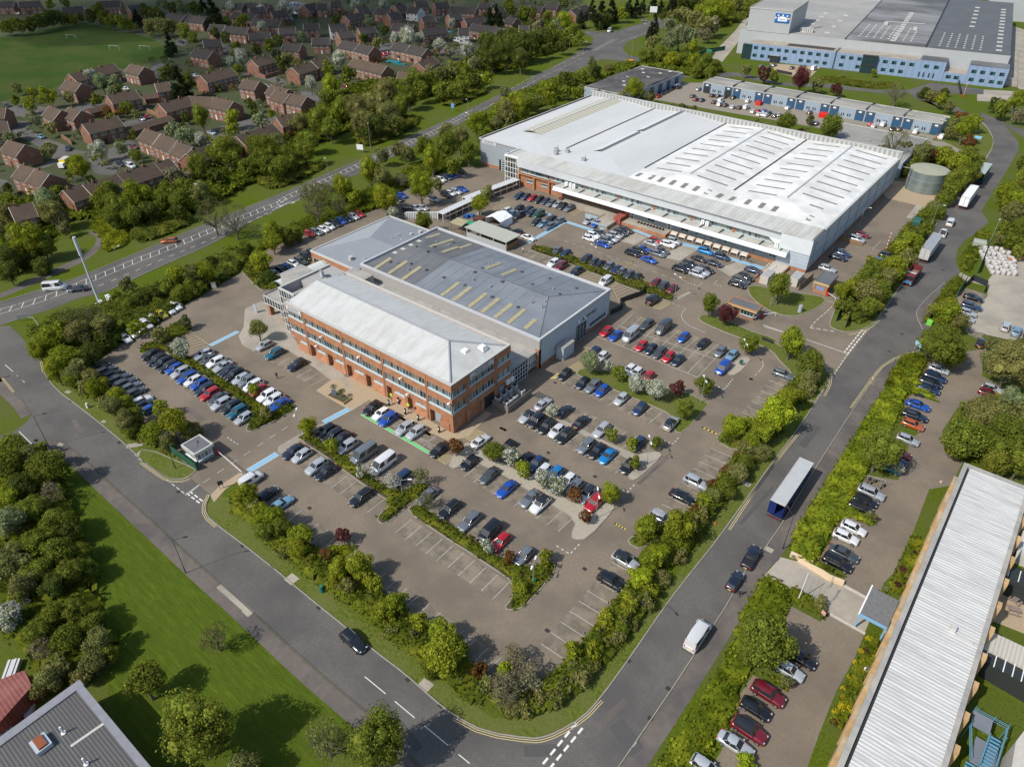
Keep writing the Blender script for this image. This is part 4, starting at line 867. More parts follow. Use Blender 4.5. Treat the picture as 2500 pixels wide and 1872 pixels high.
# terrace
tr = empty('brick_terrace', (-18,106,0), 0, 'raised orange brick terrace with pale paving in front of the lower grey wall', 'terrace')
b = MB(); b.box(-26,-10.8,104.9,109.3,0,1.05); part(b, 'wall', M['brick'], tr); b = MB(); b.box(-25.8,-11.0,105.1,109.3,1.05,1.12); part(b, 'paving', M['concrete'], tr)
tr2 = empty('brick_steps_terrace', (23,104,0), 0, 'low brick terrace with white paving at the doors of the warehouse corner', 'terrace')
b = MB(); b.box(20.6,25.4,101.6,108.9,0,.9); b.box(20.0,20.4,97,104,0,.5); b.box(20.0,24.5,96.6,97,0,.5); part(b, 'wall', M['brick'], tr2); b = MB(); b.box(20.9,25.1,101.9,108.9,.9,.97); part(b, 'paving', M['stone'], tr2)
b = MB()
for x in (20.7,22.4): b.box(x,x+.08,102,106,1.6,1.7); [b.box(x,x+.08,102+i*1.3,102.08+i*1.3,.9,1.7) for i in range(4)]
part(b, 'handrail', M['white'], tr2)

# ---------------- tank
tk = empty('water_tank', (*P('31',1430,40),0), 0, 'large round galvanised steel tank with olive roof beside the warehouse', 'tank')
tx, ty, _ = tk.location; ty += 1; 
b = MB(); b.cyl(tx,ty,.1,6.6,6.0,40); t_ = part(b, 'tank_shell', wavemat('galvanised_panels',(.15,.185,.185),(.23,.27,.265),3.4,'X',.35,0,stain=(.20,.25,.235),stainscale=.4,metal=.3), tk)
b = MB(); b.cyl(tx,ty,6.55,6.75,6.1,40); b.tube((tx,ty,6.75),(tx,ty,7.3),6.05,.1,40,caps=False); part(b, 'tank_roof', mat('tank_roof_olive',(.26,.27,.20),.7,(.33,.33,.25),.5,.9), tk)
b = MB(); b.cyl(tx,ty,4.1,4.25,6.06,40); b.cyl(tx,ty,2.1,2.2,6.05,40); part(b, 'band', M['grey'], t_)
b = MB(); 
for o_ in (-.35,.35): b.tube((tx-4.9,ty-4.2+o_,0),(tx-4.9,ty-4.2+o_,7.6),.06)
for i in range(18): b.box(tx-4.95,tx-4.85,ty-4.55,ty-3.85,.4*i,.4*i+.05)
b.tube((tx-6,ty-1,6.0),(30,ty-1,6.0),.12)
part(b, 'ladder', M['grey'], tk)

# ---------------- flat-roofed gate buildings
def hut(name, label, cat, x0, x1, y0, y1, h, wall, roof, fascia, parts=(), ov=.35, fz=.55):
    t = empty(name, ((x0+x1)/2,(y0+y1)/2,0), 0, label, cat)
    b = MB(); b.box(x0,x1,y0,y1,0,h-fz); part(b, 'wall', wall, t)
    b = MB(); b.box(x0-ov,x1+ov,y0-ov,y1+ov,h-fz,h); 
    f = part(b, 'fascia', fascia, t); b = MB(); b.box(x0-ov+.3,x1+ov-.3,y0-ov+.3,y1+ov-.3,h,h+.02); part(b, 'roof', roof, t)
    b = MB()
    for (a,c,d,e) in ((x0-ov,x1+ov,y0-ov,y0-ov+.3),(x0-ov,x1+ov,y1+ov-.3,y1+ov),(x0-ov,x0-ov+.3,y0-ov+.3,y1+ov-.3),(x1+ov-.3,x1+ov,y0-ov+.3,y1+ov-.3)): b.box(a,c,d,e,h,h+.12)
    part(b, 'roof_edge', parts[0] if parts else fascia, t)
    return t
yb = mat('pale_yellow_board', (.42,.30,.14), .7, (.48,.36,.19), 2, .8)
gh = hut('gatehouse', 'small brick gatehouse with dark flat roof, yellow fascia and orange edge by the barrier', 'gatehouse', 22.3, 28.8, 76.9, 79.6, 3.0, M['brick'], M['shedroof_dark'], yb, (mat('orange_edge',(.34,.15,.08),.7),), .6)
win(gh, 'x', 76.9, -1, 25.3, 28.5, .95, 2.3, 4, 'panes_dark', 'frame', .05, .07); win(gh, 'y', 28.8, 1, 77.1, 79.4, .95, 2.3, 3, 'panes_dark', 'frame', .05, .07)
b = MB(); b.box(23.5,24.7,76.8,76.9,.05,2.2); part(b, 'door', M['dark'], gh); b = MB(); b.box(28.84,28.92,77.6,78.6,.3,1.3); part(b, 'notice', mat('notice_blue',(.20,.28,.48),.5), gh)
st_ = hut('substation', 'square brick store with grey flat roof, yellow band and blue notices behind the lawn', 'store', 34.9, 38.3, 100.6, 107.4, 3.1, M['brick'], M['shedroof_dark'], yb, (M['shedroof_dark'],), .25, .7)
b = MB()
for i in range(3):
    for j in range(2): b.box(35.6+i*.65,36.15+i*.65,100.5,100.6,.9+j*.6,1.4+j*.6)
part(b, 'notice', MATS['notice_blue'], st_)
gc = hut('gate_cabin', 'grey gate cabin with flat roof and large windows at the car park entrance', 'gatehouse', -35.0, -31.2, -36.4, -33.1, 2.9, M['grey'], M['shedroof_dark'], M['coping'], (M['coping'],), .35, .5)
win(gc, 'x', -36.4, -1, -34.8, -31.4, 1.0, 2.2, 4, 'panes_pale', 'white', .05, .08); win(gc, 'y', -31.2, 1, -36.2, -33.3, 1.0, 2.2, 4, 'panes_pale', 'white', .05, .08)
cb = empty('equipment_cabin', (1.3,36,0), 0, 'pale grey metal cabin beside the workshop side wall', 'cabin')
b = MB(); b.box(.4,2.4,33.9,38.1,0,3.2); part(b, 'cabin_wall', M['clad'], cb); b = MB(); b.box(.3,2.5,33.8,38.2,3.2,3.35); part(b, 'roof', M['flatroof'], cb)
# waste yard canopy beside the workshop
cs = empty('yard_canopy', (-50,71.5,0), 0, 'open sided shelter with large pale grey flat roof beside the workshop', 'shelter')
b = MB(); b.add([(-57.8,68.6,3.3),(-42,68.6,3.0),(-41.6,75,3.2),(-57.3,74.8,3.5),(-57.8,68.6,3.1),(-42,68.6,2.8),(-41.6,75,3.0),(-57.3,74.8,3.3)],[(0,1,2,3),(4,5,1,0),(5,6,2,1),(6,7,3,2),(7,4,0,3),(7,6,5,4)]); part(b, 'canopy_roof', mat('olive_grey_sheet',(.33,.34,.29),.7,(.38,.39,.34),.8,.8), cs)
b = MB()
for x in (-57.2,-52,-47,-42.3):
    for y in (68.9,74.5): b.box(x-.06,x+.06,y-.06,y+.06,0,3)
part(b, 'post', M['white'], cs)
b = MB(); b.box(-57.2,-42.4,68.75,68.85,0,1.9); part(b, 'mesh_panel', mat('pale_mesh',(.35,.38,.38),.6), cs); b = MB(); b.box(-42.3,-42.2,68.9,74.6,0,1.8); b.box(-57.3,-42.3,74.65,74.75,0,1.8); part(b, 'timber_fence', M['wood'], cs)
c2_ = empty('small_shelter', (-62,70,0), 0, 'small shelter with ribbed cream sheet roof left of the yard canopy', 'shelter')
b = MB(); b.add([(-64.5,69.5,2.6),(-60,69.5,2.6),(-60,73,3.0),(-64.5,73,3.0),(-64.5,69.5,2.5),(-60,69.5,2.5),(-60,73,2.9),(-64.5,73,2.9)],[(0,1,2,3),(4,5,1,0),(5,6,2,1),(6,7,3,2),(7,4,0,3)]); part(b, 'canopy_roof', M['skylight'], c2_); b = MB(); [b.box(x-.06,x+.06,y-.06,y+.06,0,2.6) for x in (-64.3,-60.2) for y in (69.7,72.8)]; part(b, 'post', M['wood'], c2_)
# ribbed covered walkway from the left warehouse corner
def walkway(x0y0, x1y1, label):
    (x0,y0),(x1,y1) = x0y0, x1y1; t = empty('covered_walkway', (x0,y0,0), 0, label, 'walkway', None)
    L_ = hypot(x1-x0,y1-y0); ux, uy = (x1-x0)/L_, (y1-y0)/L_; nx, ny = -uy, ux
    b = MB(); n = int(L_/.8)
    for i in range(n):
        a = (x0+ux*i*.8, y0+uy*i*.8); c = (a[0]+ux*.45, a[1]+uy*.45)
        b.add([(a[0]-nx*1.2,a[1]-ny*1.2,2.7),(c[0]-nx*1.2,c[1]-ny*1.2,2.7),(c[0]+nx*1.2,c[1]+ny*1.2,2.9),(a[0]+nx*1.2,a[1]+ny*1.2,2.9)],[(0,1,2,3)])
    b.add([(x0-nx*1.2,y0-ny*1.2,2.6),(x1-nx*1.2,y1-ny*1.2,2.6),(x1+nx*1.2,y1+ny*1.2,2.8),(x0+nx*1.2,y0+ny*1.2,2.8)],[(0,1,2,3)],1)
    part(b, 'slatted_roof', [M['white'], M['clad_h']], t)
    b = MB()
    for i in range(int(L_/3)+1):
        for s_ in (-1,1): c = (x0+ux*i*3+nx*s_*1.1, y0+uy*i*3+ny*s_*1.1); b.box(c[0]-.06,c[0]+.06,c[1]-.06,c[1]+.06,0,2.7)
    part(b, 'post', M['white'], t)
    b = MB(); b.strip([(x0+nx*1.0,y0+ny*1.0),(x1+nx*1.0,y1+ny*1.0)], .1, .3, h=1.9); part(b, 'timber_screen', M['wood'], t)
walkway(P('10',1690,1530,2.7), P('10',2100,1378,2.7), 'slatted walkway roof leading to the glazed corner of the warehouse')
walkway(P('11',1500,225,2.7), P('11',1760,105,2.7), 'slatted walkway roof nearer the workshop, beside the parked cars')
tl = empty('trellis', (*P('11',1350,260),0), 0, 'white slatted screen behind the hipped extension', 'screen')
b = MB(); p, q_ = P('11',1240,262), P('11',1540,262)
for i in range(24):
    t = i/23; x, y = p[0]+(q_[0]-p[0])*t, p[1]+(q_[1]-p[1])*t; b.box(x-.08,x+.08,y-.5,y+.5,0,2.0)
b.strip([p,q_], .15, 1.9, h=.12); part(b, 'slat', M['white'], tl)
# marquee
mq = empty('marquee_tent', (*P('21',45,300),0), 0, 'white gabled marquee tent pitched in the yard beside the shelter', 'tent')
mx0, my0 = P('20',0,0) if False else P('21',45,315)
b = MB(); x0,x1,y0,y1 = mx0-3.2, mx0+2.8, my0-2, my0+4
b.add([(x0,y0,0),(x1,y0,0),(x1,y1,0),(x0,y1,0),(x0,y0,2.3),(x1,y0,2.3),(x1,y1,2.3),(x0,y1,2.3),((x0+x1)/2,y0,3.4),((x0+x1)/2,y1,3.4)],[(0,3,7,4),(1,5,6,2),(4,7,9,8),(5,8,9,6),(2,6,9,7,3)])
part(b, 'canvas', mat('tent_white',(.75,.76,.76),.7), mq)
# ---------------- industrial units
def units(name, label, x0, x1, y0, y1, h, bays_, roofmat, front=True, face='s', parp=.5):
    t = empty(name, ((x0+x1)/2,(y0+y1)/2,0), 0, label, 'building')
    b = MB(); b.box(x0,x1,y0,y1,0,h); part(b, 'wall', M['unit_blue'], t)
    zr = h+.9
    b = MB(); b.quad((x0+.2,y0+.2,h+.05),(x1-.2,y0+.2,h+.05),(x1-.2,(y0+y1)/2,zr),(x0+.2,(y0+y1)/2,zr)); b.quad((x0+.2,(y0+y1)/2,zr),(x1-.2,(y0+y1)/2,zr),(x1-.2,y1-.2,h+.05),(x0+.2,y1-.2,h+.05))
    b.tri((x1-.2,y0+.2,h+.05),(x1-.2,y1-.2,h+.05),(x1-.2,(y0+y1)/2,zr)); b.tri((x0+.2,y1-.2,h+.05),(x0+.2,y0+.2,h+.05),(x0+.2,(y0+y1)/2,zr))
    rf = part(b, 'roof', roofmat, t)
    b = MB(); e = .25
    for (a,c,d,f) in ((x0-.05,x1+.05,y0-.05,y0+e),(x0-.05,x1+.05,y1-e,y1+.05),(x0-.05,x0+e,y0+e,y1-e),(x1-e,x1+.05,y0+e,y1-e)): b.box(a,c,d,f,h,h+.22)
    part(b, 'coping', M['coping'], t)
    return t, rf
M['unit_blue'] = wavemat('pale_blue_ribbed_cladding', (.30,.36,.42), (.24,.29,.34), .9, 'X', .5, .03)
M['unit_roof'] = mat('weathered_sheet_roof', (.25,.245,.22), .9, (.31,.30,.27), .5, .9, big=(.20,.195,.175), bigscale=.15, stretch=(.4,1,1))
M['unit_dark'] = mat('black_felt_roof', (.045,.043,.045), .9, (.075,.07,.068), .8, .9, big=(.11,.105,.10), bigscale=.12)
M['shutter'] = wavemat('blue_shutter', (.03,.095,.19), (.02,.07,.14), .35, 'Z', .5, .02)
M['unit_navy'] = mat('navy_panel', (.05,.075,.11), .5)
ur, rf = units('unit_terrace', 'long terrace of pale blue industrial units with blue roller shutters and weathered grey roof', -76.2, 28.7, 260, 273, 4.3, 9, M['unit_roof'])
nb = 7; L_ = 104.9/nb
for i in range(nb+1):
    for k, off_ in enumerate((-3.6,.6)):
        xc = -76.2+i*L_+off_
        if xc < -76 or xc+3.6 > 29: continue
        b = MB(); b.box(xc,xc+3.6,259.85,260,0,4.25); pn = part(b, 'door_surround', M['unit_navy'], ur)
        b = MB(); b.box(xc+.4,xc+3.2,259.78,259.85,.05,2.7); part(b, 'roller_shutter', M['shutter'] if (i,k) not in ((0,1),(1,0)) else M['dark'], pn)
        b = MB(); b.box(xc+1.2,xc+2.4,259.76,259.85,3.2,3.8); part(b, 'unit_sign', M['white'], pn)
    xm = -76.2+i*L_+L_/2
    if xm < 28:
        for dx in (-1.8,-.9,.9,1.8): b = MB(); b.box(xm+dx-.25,xm+dx+.25,259.94,259.99,.9,2.0); part(b, 'window', M['panes_dark'], ur)
b = MB()
for i in range(1, nb): b.box(-76.2+i*L_-.15,-76.2+i*L_+.15,260.3,272.7,4.4,5.28)
part(b, 'party_wall', M['seam'], rf)
for i in range(9):
    for j in range(2 if i > 5 else 0):
        x = -76.2+i*12.5+3; b = MB(); b.box(x,x+2.6,263+j*6,263.7+j*6,4.95,5.05) if i > 5 else None
        part(b, 'rooflight', mat('yellowed_light',(.45,.45,.30),.6), rf)
ub, rf = units('dark_roof_unit', 'pale blue industrial unit with black felt roof beside the main road', -113, -90, 214, 266, 5.4, 3, M['unit_dark'])
for y in (218,226,234,242,250,258):
    b = MB(); b.box(-90,-89.85,y,y+3.6,0,4.6); pn = part(b, 'door_surround', M['unit_navy'], ub); b = MB(); b.box(-89.85,-89.78,y+.4,y+3.2,.05,2.8); part(b, 'roller_shutter', M['shutter'] if int(y)%3 else M['dark'], pn)
for x, y in ((-103,232),(-99,226),(-106,240),(-98,246),(-104,252),(-97,256),(-108,258),(-95,262)): b = MB(); b.box(x-.8,x+.8,y-.5,y+.5,6.0,6.3); part(b, 'rooflight', M['coping'], rf)
uc, rf = units('grey_roof_unit', 'industrial unit with flat grey felt roof behind the warehouse near the lane', -2.6, 29.5, 199, 232, 5.6, 3, M['unit_roof'])
# ---------------- distribution centre (turned a little against the estate grid)
DA = atan2(19,123.8); DO = (-88.4,338.1)
dc = empty('distribution_centre', (*DO,0), DA, 'vast grey roofed distribution centre with pale blue two storey office front and tall grey tower', 'building')
M['dc_blue'] = wavemat('pale_blue_panels', (.22,.30,.43), (.19,.265,.39), 3.0, 'X', .5, .02)
M['dc_grey'] = mat('grey_cladding_plain', (.33,.345,.355), .5, (.37,.385,.39), .3, .9)
M['dc_roof'] = mat('dc_roof_pale', (.30,.29,.27), .8, (.34,.33,.31), .15, .9, big=(.27,.265,.25), bigscale=.05)
M['dc_roof2'] = mat('dc_roof_mid', (.16,.165,.165), .8, (.26,.26,.255), .06, .9, big=(.09,.092,.095), bigscale=.02, stretch=(1,2.2,1))
M['dc_roof3'] = mat('dc_roof_dark', (.085,.092,.10), .8, (.115,.12,.13), .1, .9)
def lp(b, name, m, parent=None): return b.build(name, m, parent or dc, local=True)
b = MB(); b.box(-8.5,124,11.5,184,0,12.3); lp(b, 'wall', M['dc_grey'])
b = MB(); b.box(-8.3,47,12,150,12.3,12.5); rA = lp(b, 'roof', M['dc_roof'])
b = MB(); b.box(48,86,12,182,12.3,13.2); rB = lp(b, 'roof', M['dc_roof2'])
b = MB(); b.box(87,123.7,12,183,12.3,13.0); rC = lp(b, 'roof', M['dc_roof3'])
b = MB(); b.box(47,48,12,170,12.3,12.8); b.box(86,87,12,183,12.3,12.6); lp(b, 'valley_gutter', M['dark'])
b = MB(); b.box(-5,18,11.3,52,12.3,23.5); tw = lp(b, 'tower', M['dc_grey'])
b = MB(); b.box(-4.5,17.5,11.8,51.5,23.5,23.6); lp(b, 'tower_roof', M['dc_roof'])
b = MB(); b.box(-5.2,18.2,11.1,11.5,23.4,23.8); b.box(17.8,18.2,11.5,52,23.4,23.8); b.box(-5.2,-4.8,11.5,52,23.4,23.8); lp(b, 'coping', M['coping'])
b = MB(); b.box(0,86,0,11.5,0,8); b.box(86,98,-.4,11.5,0,8.6); b.box(98,108,-.1,11.5,0,4.2); b.box(108,125,-.4,11.5,0,8.6); lp(b, 'office_wall', M['dc_blue'])
b = MB(); b.box(.3,85.7,.3,11.4,8,8.15); b.box(98,108,.2,11.4,4.2,4.35); lp(b, 'office_roof', M['concrete']); b = MB(); b.box(86.2,97.8,0,11.4,8.6,8.75); b.box(108.2,124.8,0,11.4,8.6,8.75); lp(b, 'office_roof', M['dc_roof2'])
b = MB(); b.box(20,44,3,9,8.16,8.3); lp(b, 'solar_panel', M['dark'])
b = MB(); b.box(124,131,6,90,0,1); lp(b, 'service_strip', M['concrete'])
def lwin(x, z0, z1, w=2.2, y=-.02):
    g = MB(); g.quad((x,y-.03,z0),(x+w/2-.04,y-.03,z0),(x+w/2-.04,y-.03,z1),(x,y-.03,z1)); g.quad((x+w/2+.04,y-.03,z0),(x+w,y-.03,z0),(x+w,y-.03,z1),(x+w/2+.04,y-.03,z1))
    o = lp(g, 'window', M['dcwin']); f = MB(); f.box(x-.08,x+w+.08,y-.10,y-.04,z0+.55,z0+.62); f.box(x+w/2-.04,x+w/2+.04,y-.1,y-.03,z0,z1); f.build('frame', M['dark'], o, local=True)
M['dcwin'] = panemat('teal_dark_glass', [(.01,.02,.022),(.02,.09,.10),(.015,.03,.035),(.03,.14,.15),(.02,.02,.02)])
for i in range(21):
    x = 3.4+i*4.12
    if 58 < x < 67 or 44 < x < 46: continue
    if x > 84: break
    lwin(x, 5.3, 6.9)
    if i % 7 != 5: lwin(x, 1.5, 3.1)
for x in (88.5,93,109.6,113.4,117.6,121.6): lwin(x,5.3,6.9,2.2,-.42)
for x in (99.5,103,109.6,114.2,118.4,122): lwin(x,1.6,3.2,2.2,-.42 if x>108 else -.12)
for x in (87,89,91.5,93.5): lwin(x,1.0,3.2,.7,-.42)
b = MB(); b.box(59.5,66.5,-1.8,.0,0,8.1); 
en = lp(b, 'glazed_entrance', M['panes_dark']); b = MB(); b.box(59.3,66.7,-2,.2,8.1,8.5); b.box(59.4,66.6,-1.95,-1.8,3.6,4.4); b.build('frame', M['dark'], en, local=True)
b = MB(); b.box(-2.6,2.2,-.6,2,0,7.6); lp(b, 'glazed_corner', M['panes_dark']); b = MB(); b.box(13.3,17.8,-1.6,0,0,3.4); lp(b, 'entrance_porch', M['dark']); b = MB(); b.box(13,18,-2,0,3.4,3.7); lp(b, 'porch_roof', M['grey'])
b = MB(); b.box(45.7,46.4,-.2,11,0,8.4); lp(b, 'downpipe', M['unit_navy'])
# tower sign: blue panel, white plate, gold diamonds
b = MB(); b.add([(9.3,10.95,17.6),(17.0,10.95,17.6),(17.0,10.95,22.0),(9.3,10.95,22.0),(9.3,11.28,17.6),(17.0,11.28,17.6),(17.0,11.28,22.0),(9.3,11.28,22.0)],[(0,1,2,3),(3,2,6,7),(0,3,7,4),(1,5,6,2),(0,4,5,1)])
sg = lp(b, 'sign_panel', mat('sign_blue',(.01,.11,.42),.5)); b = MB()
b.add([(10.9,10.9,18.3),(15.7,10.9,18.3),(16.0,10.9,19.9),(14.6,10.9,20.4),(13.3,10.9,20.7),(12,10.9,20.5),(10.8,10.9,20.0)],[(0,1,2,3,4,5,6)]); b.build('sign_plate', M['white'], sg, local=True)
b = MB()
for x, z in ((10.9,21.0),(13.3,21.2),(15.6,21.0),(9.7,19.8),(16.7,19.8)): b.add([(x-.55,10.88,z),(x,10.88,z-.55),(x+.55,10.88,z),(x,10.88,z+.55)],[(0,1,2,3)])
b.build('sign_diamond', mat('pale_gold',(.75,.68,.35),.5), sg, local=True)
text('lettering', 'Favorit', 1.2, (13.3,10.86,19.3), (R(90),0,0), MATS['sign_blue'], sg, local=True)
random.seed(5)
def roofbits(pts, par, z, s=(1.3,.9,.4), m='coping'):
    for x, y in pts: b = MB(); b.box(x-s[0],x+s[0],y-s[1],y+s[1],z,z+s[2]); b.build('rooflight', M[m], par, local=True)
roofbits([(24,20+i*13) for i in range(6)], rA, 12.5); roofbits([(36,24+i*20) for i in range(4)], rA, 12.5)
roofbits([(70,16+i*7) for i in range(14)], rB, 13.2); roofbits([(53+i*3.6,20+j*6) for i in range(8) for j in range(7)], rB, 13.2, (.5,.6,.25), 'coping')
roofbits([(118.5,18+i*11) for i in range(13)], rC, 13.0); roofbits([(104,80+i*14) for i in range(6)], rC, 13.0); roofbits([(92+i*3.7,16+j*6) for i in range(6) for j in range(7)], rC, 13.0, (.4,.7,.2), 'coping')
b = MB()
for i in range(6): b.box(22+i*1.2,22.9+i*1.2,20,23,12.5,14.5)
b.box(60,62,60,62,13.2,14.6); b.box(76,78,52,55,13.2,14.4); b.tube((60,70,13.4),(80,73,13.4),.2); b.tube((21,22,13),(30,40,13),.3)
lp(b, 'roof_plant', M['coping'])
b = MB(); b.box(110,150,200,240,0,14); b.box(20,100,190,215,0,12); lp(b, 'rear_block', M['dc_grey'])
# ---------------- right-hand building with long white ribbed roof
rb_ = empty('ribbed_roof_offices', (85,10,0), 0, 'long building with white ribbed roof and stepped tan brick front at the right edge', 'building')
M['rib_r'] = wavemat('white_ribs_cross', (.62,.62,.60), (.42,.42,.40), .55, 'Y', .6, .04, stain=(.36,.355,.335), stainscale=1.0, stretch=(.14,1.6,1), sharp=-.6)
b = MB(); b.box(80.6,90.2,-75,43.2,0,6.6); part(b, 'wall', M['tan_brick'], rb_)
b = MB(); b.box(81.4,89.8,-75,42.6,6.6,7.0); part(b, 'roof', M['rib_r'], rb_)
b = MB(); b.box(81.0,81.4,-75,42.6,6.6,6.75); part(b, 'gutter', M['dark'], rb_)
b = MB(); b.box(80.3,81.0,-75,43.4,6.55,7.15); b.box(89.8,90.4,-75,43.4,6.55,7.1); b.box(80.3,90.4,42.7,43.4,6.56,7.16); part(b, 'coping', M['flatroof'], rb_)
for i in range(14):
    b = MB(); b.box(79.75,80.6,38.5-i*5.2-1.3,38.5-i*5.2+1.3,0,6.3); part(b, 'brick_pier', M['tan_brick'], rb_)
    b = MB(); b.box(90.2,91.2,36-i*5.2-.6,36-i*5.2+.6,0,6.4); part(b, 'brick_pier', M['tan_brick'], rb_)
for i in range(13): win(rb_, 'y', 80.6, -1, 35.2-i*5.2, 36.8-i*5.2, 1.0, 5.8, 2, 'panes', 'dark', 0, .08, rows=3)
b = MB(); b.box(86.2,86.9,5.5,6.2,7,7.8); b.box(87.1,89.2,5.2,5.6,7.0,7.2); part(b, 'roof_plant', M['coping'], rb_)
# porch
pp = empty('felt_roof_porch', (*P('33',1150,400),0), 0, 'felt roofed entrance porch with bright blue steel legs against the tan brick front', 'porch')
A_,B2,C2_,D_ = P('33',1155,250,3.2), P('33',1065,455,3.2), P('33',1185,505,3.2), P('33',1275,300,3.2)
b = MB(); b.prism([(75.9,A_[1]),(75.9,B2[1]),(79.7,B2[1]),(79.7,A_[1])], 2.9, 3.2); part(b, 'canopy_roof', mat('old_felt',(.10,.105,.11),.9,(.19,.19,.19),2.5,.9), pp)
b = MB(); y0_ = B2[1]; b.box(75.8,79.7,y0_-.22,y0_-.02,2.8,3.25); 
for x in (75.8,79.4): b.box(x,x+.25,y0_-.22,y0_-.02,0,2.8)
part(b, 'steel_frame', mat('bright_blue_steel',(.18,.36,.54),.6), pp); b = MB(); b.box(75.65,75.85,B2[1],A_[1]+.4,2.85,3.3); part(b, 'fascia', M['white'], pp)
# rear wings and lean-to at right edge
rw = empty('rear_wing', (96,-10,0), 0, 'glazed link with pale ribbed lean-to roof behind the white ribbed building', 'building')
def bxz(s, z0, z1, m, name, par):
    pts = PP(s, z1); b = MB(); b.prism(pts, z0, z1); return part(b, name, m, par)
bxz('33: 1935,520 2400,740 2400,900 1895,660', 0, 3.6, wavemat('beige_ribs',(.48,.46,.40),(.38,.36,.31),.5,'X',.6,.03), 'roof', rw)
bxz('33: 1890,665 2400,930 2400,1040 1880,740', 0, 3.3, mat('link_glazing',(.03,.035,.035),.5), 'window', rw)
b = MB()
for i in range(9): p = P('33',1930+i*70,690+i*36,3.35); b.box(p[0]-.06,p[0]+.06,p[1]-2.0,p[1]+.6,3.3,3.42)
part(b, 'frame', M['white'], rw)
rw2 = empty('rear_wing', (96,12,0), 0, 'pale roofed wing with glazed lean-to at the top of the picnic courtyard', 'building')
bxz('32: 2212,1220 2500,1340 2500,1500 2200,1380 2130,1500', 0, 3.6, MATS['beige_ribs'] if 'beige_ribs' in MATS else M['strip_roof'], 'roof', rw2); bxz('33: 2110,30 2400,110 2400,280 2070,120', 0, 3.3, MATS['link_glazing'], 'window', rw2); b = MB()
for i in range(4): p = P('33',2100+i*80,60+i*40,3.35); b.box(p[0]-.06,p[0]+.06,p[1]-1.5,p[1]+1,3.3,3.42)
part(b, 'frame', M['white'], rw2)
rw3 = empty('white_roof_edge', (*P('33',2180,1500),0), 0, 'white flat roof at the bottom right corner beyond the courtyard lawn', 'building')
bxz('33: 2212,1300 2150,1380 2110,1620 2400,1620 2400,1200', 0, 5, M['stone'], 'wall', rw3)
# ---------------- bottom-left building and red shed
bl = empty('grey_ribbed_shed', (15,-90,0), 0, 'low building with weathered grey corrugated roof in the bottom left corner', 'building')
M['rib_grey'] = wavemat('old_corrugated_sheet', (.125,.125,.122), (.065,.065,.065), .40, 'Y', .85, .05, stain=(.085,.08,.08), stainscale=.35, stretch=(.4,1,1))
b = MB(); b.box(-.5,60,-130,-71.8,0,4.7); part(b, 'wall', M['brick'], bl)
b = MB(); b.box(.3,60,-130,-72.4,4.7,4.9); rf=part(b, 'roof', M['rib_grey'], bl)
b = MB(); b.box(-.9,.3,-130,-71.4,4.65,5.1); b.box(.3,60,-72.4,-71.5,4.65,5.1); part(b, 'coping', mat('silver_coping',(.24,.24,.27),.6,(.18,.19,.21),1,.8), bl)
b = MB(); p = P('03',300,1380,5); b.box(5,7.5,-86,-84,4.9,5.0); p = P('03',325,1410,5); b = MB(); b.box(p[0]-1.1,p[0]+1.1,p[1]-.9,p[1]+.9,4.9,5.6); part(b, 'roof_vent', M['clad'], rf); b = MB(); b.box(p[0]-.9,p[0]+.9,p[1]-.5,p[1]+.5,5.6,5.85); part(b, 'vent_cover', mat('rust_red',(.22,.07,.03),.8), rf)
for x_, y_ in ((490,1315),(665,1555)): p = P('03',x_,y_,5); b = MB(); b.cyl(p[0],p[1],4.9,6.3,.12,8); b.cyl(p[0],p[1],4.9,5.05,.3,8); part(b, 'roof_pipe', M['white'], rf)
b = MB(); b.add([( *P('03',540,1410,4.93),4.93),(*P('03',830,1210,4.93),4.93),(*P('03',840,1225,4.93),4.93),(*P('03',550,1425,4.93),4.93)],[(0,1,2,3)]); part(b, 'roof_seam', M['coping'], rf)
rd = empty('red_roof_shed', (*P('03',80,1050),0), 0, 'shed with dull red ribbed roof among pallets and scrap at the left edge', 'shed')
bxz('03: -200,980 190,830 245,955 0,1230 -300,1400', 0, 3.2, wavemat('red_ribbed_sheet',(.21,.065,.055),(.15,.045,.038),.5,'Y',.7,.04,stain=(.25,.10,.085)), 'roof', rd)
# ================================================================= VEHICLES
def carpaint():
    m = bpy.data.materials.new('car_paint'); m.use_nodes = True; nt = m.node_tree; b = nt.nodes['Principled BSDF']
    oi = nt.nodes.new('ShaderNodeObjectInfo'); nt.links.new(oi.outputs['Color'], b.inputs['Base Color'])
    b.inputs['Roughness'].default_value = .25; b.inputs['Metallic'].default_value = .3; b.inputs['Coat Weight'].default_value = 1; b.inputs['Coat Roughness'].default_value = .08
    return m
M['paint'] = carpaint()
M['cglass'] = mat('car_glass', (.018,.022,.026), .06, spec=.8)
M['tyre'] = mat('tyre', (.015,.015,.015), .85); M['rim'] = mat('alloy_rim', (.36,.37,.38), .35, metal=.6)
M['head'] = mat('headlamp', (.36,.39,.42), .15); M['tail'] = mat('tail_lamp', (.42,.015,.015), .25)
M['plate_y'] = mat('rear_plate', (.75,.55,.08), .5); M['plate_w'] = mat('front_plate', (.72,.72,.68), .5); M['trim'] = mat('black_trim', (.02,.02,.022), .5)
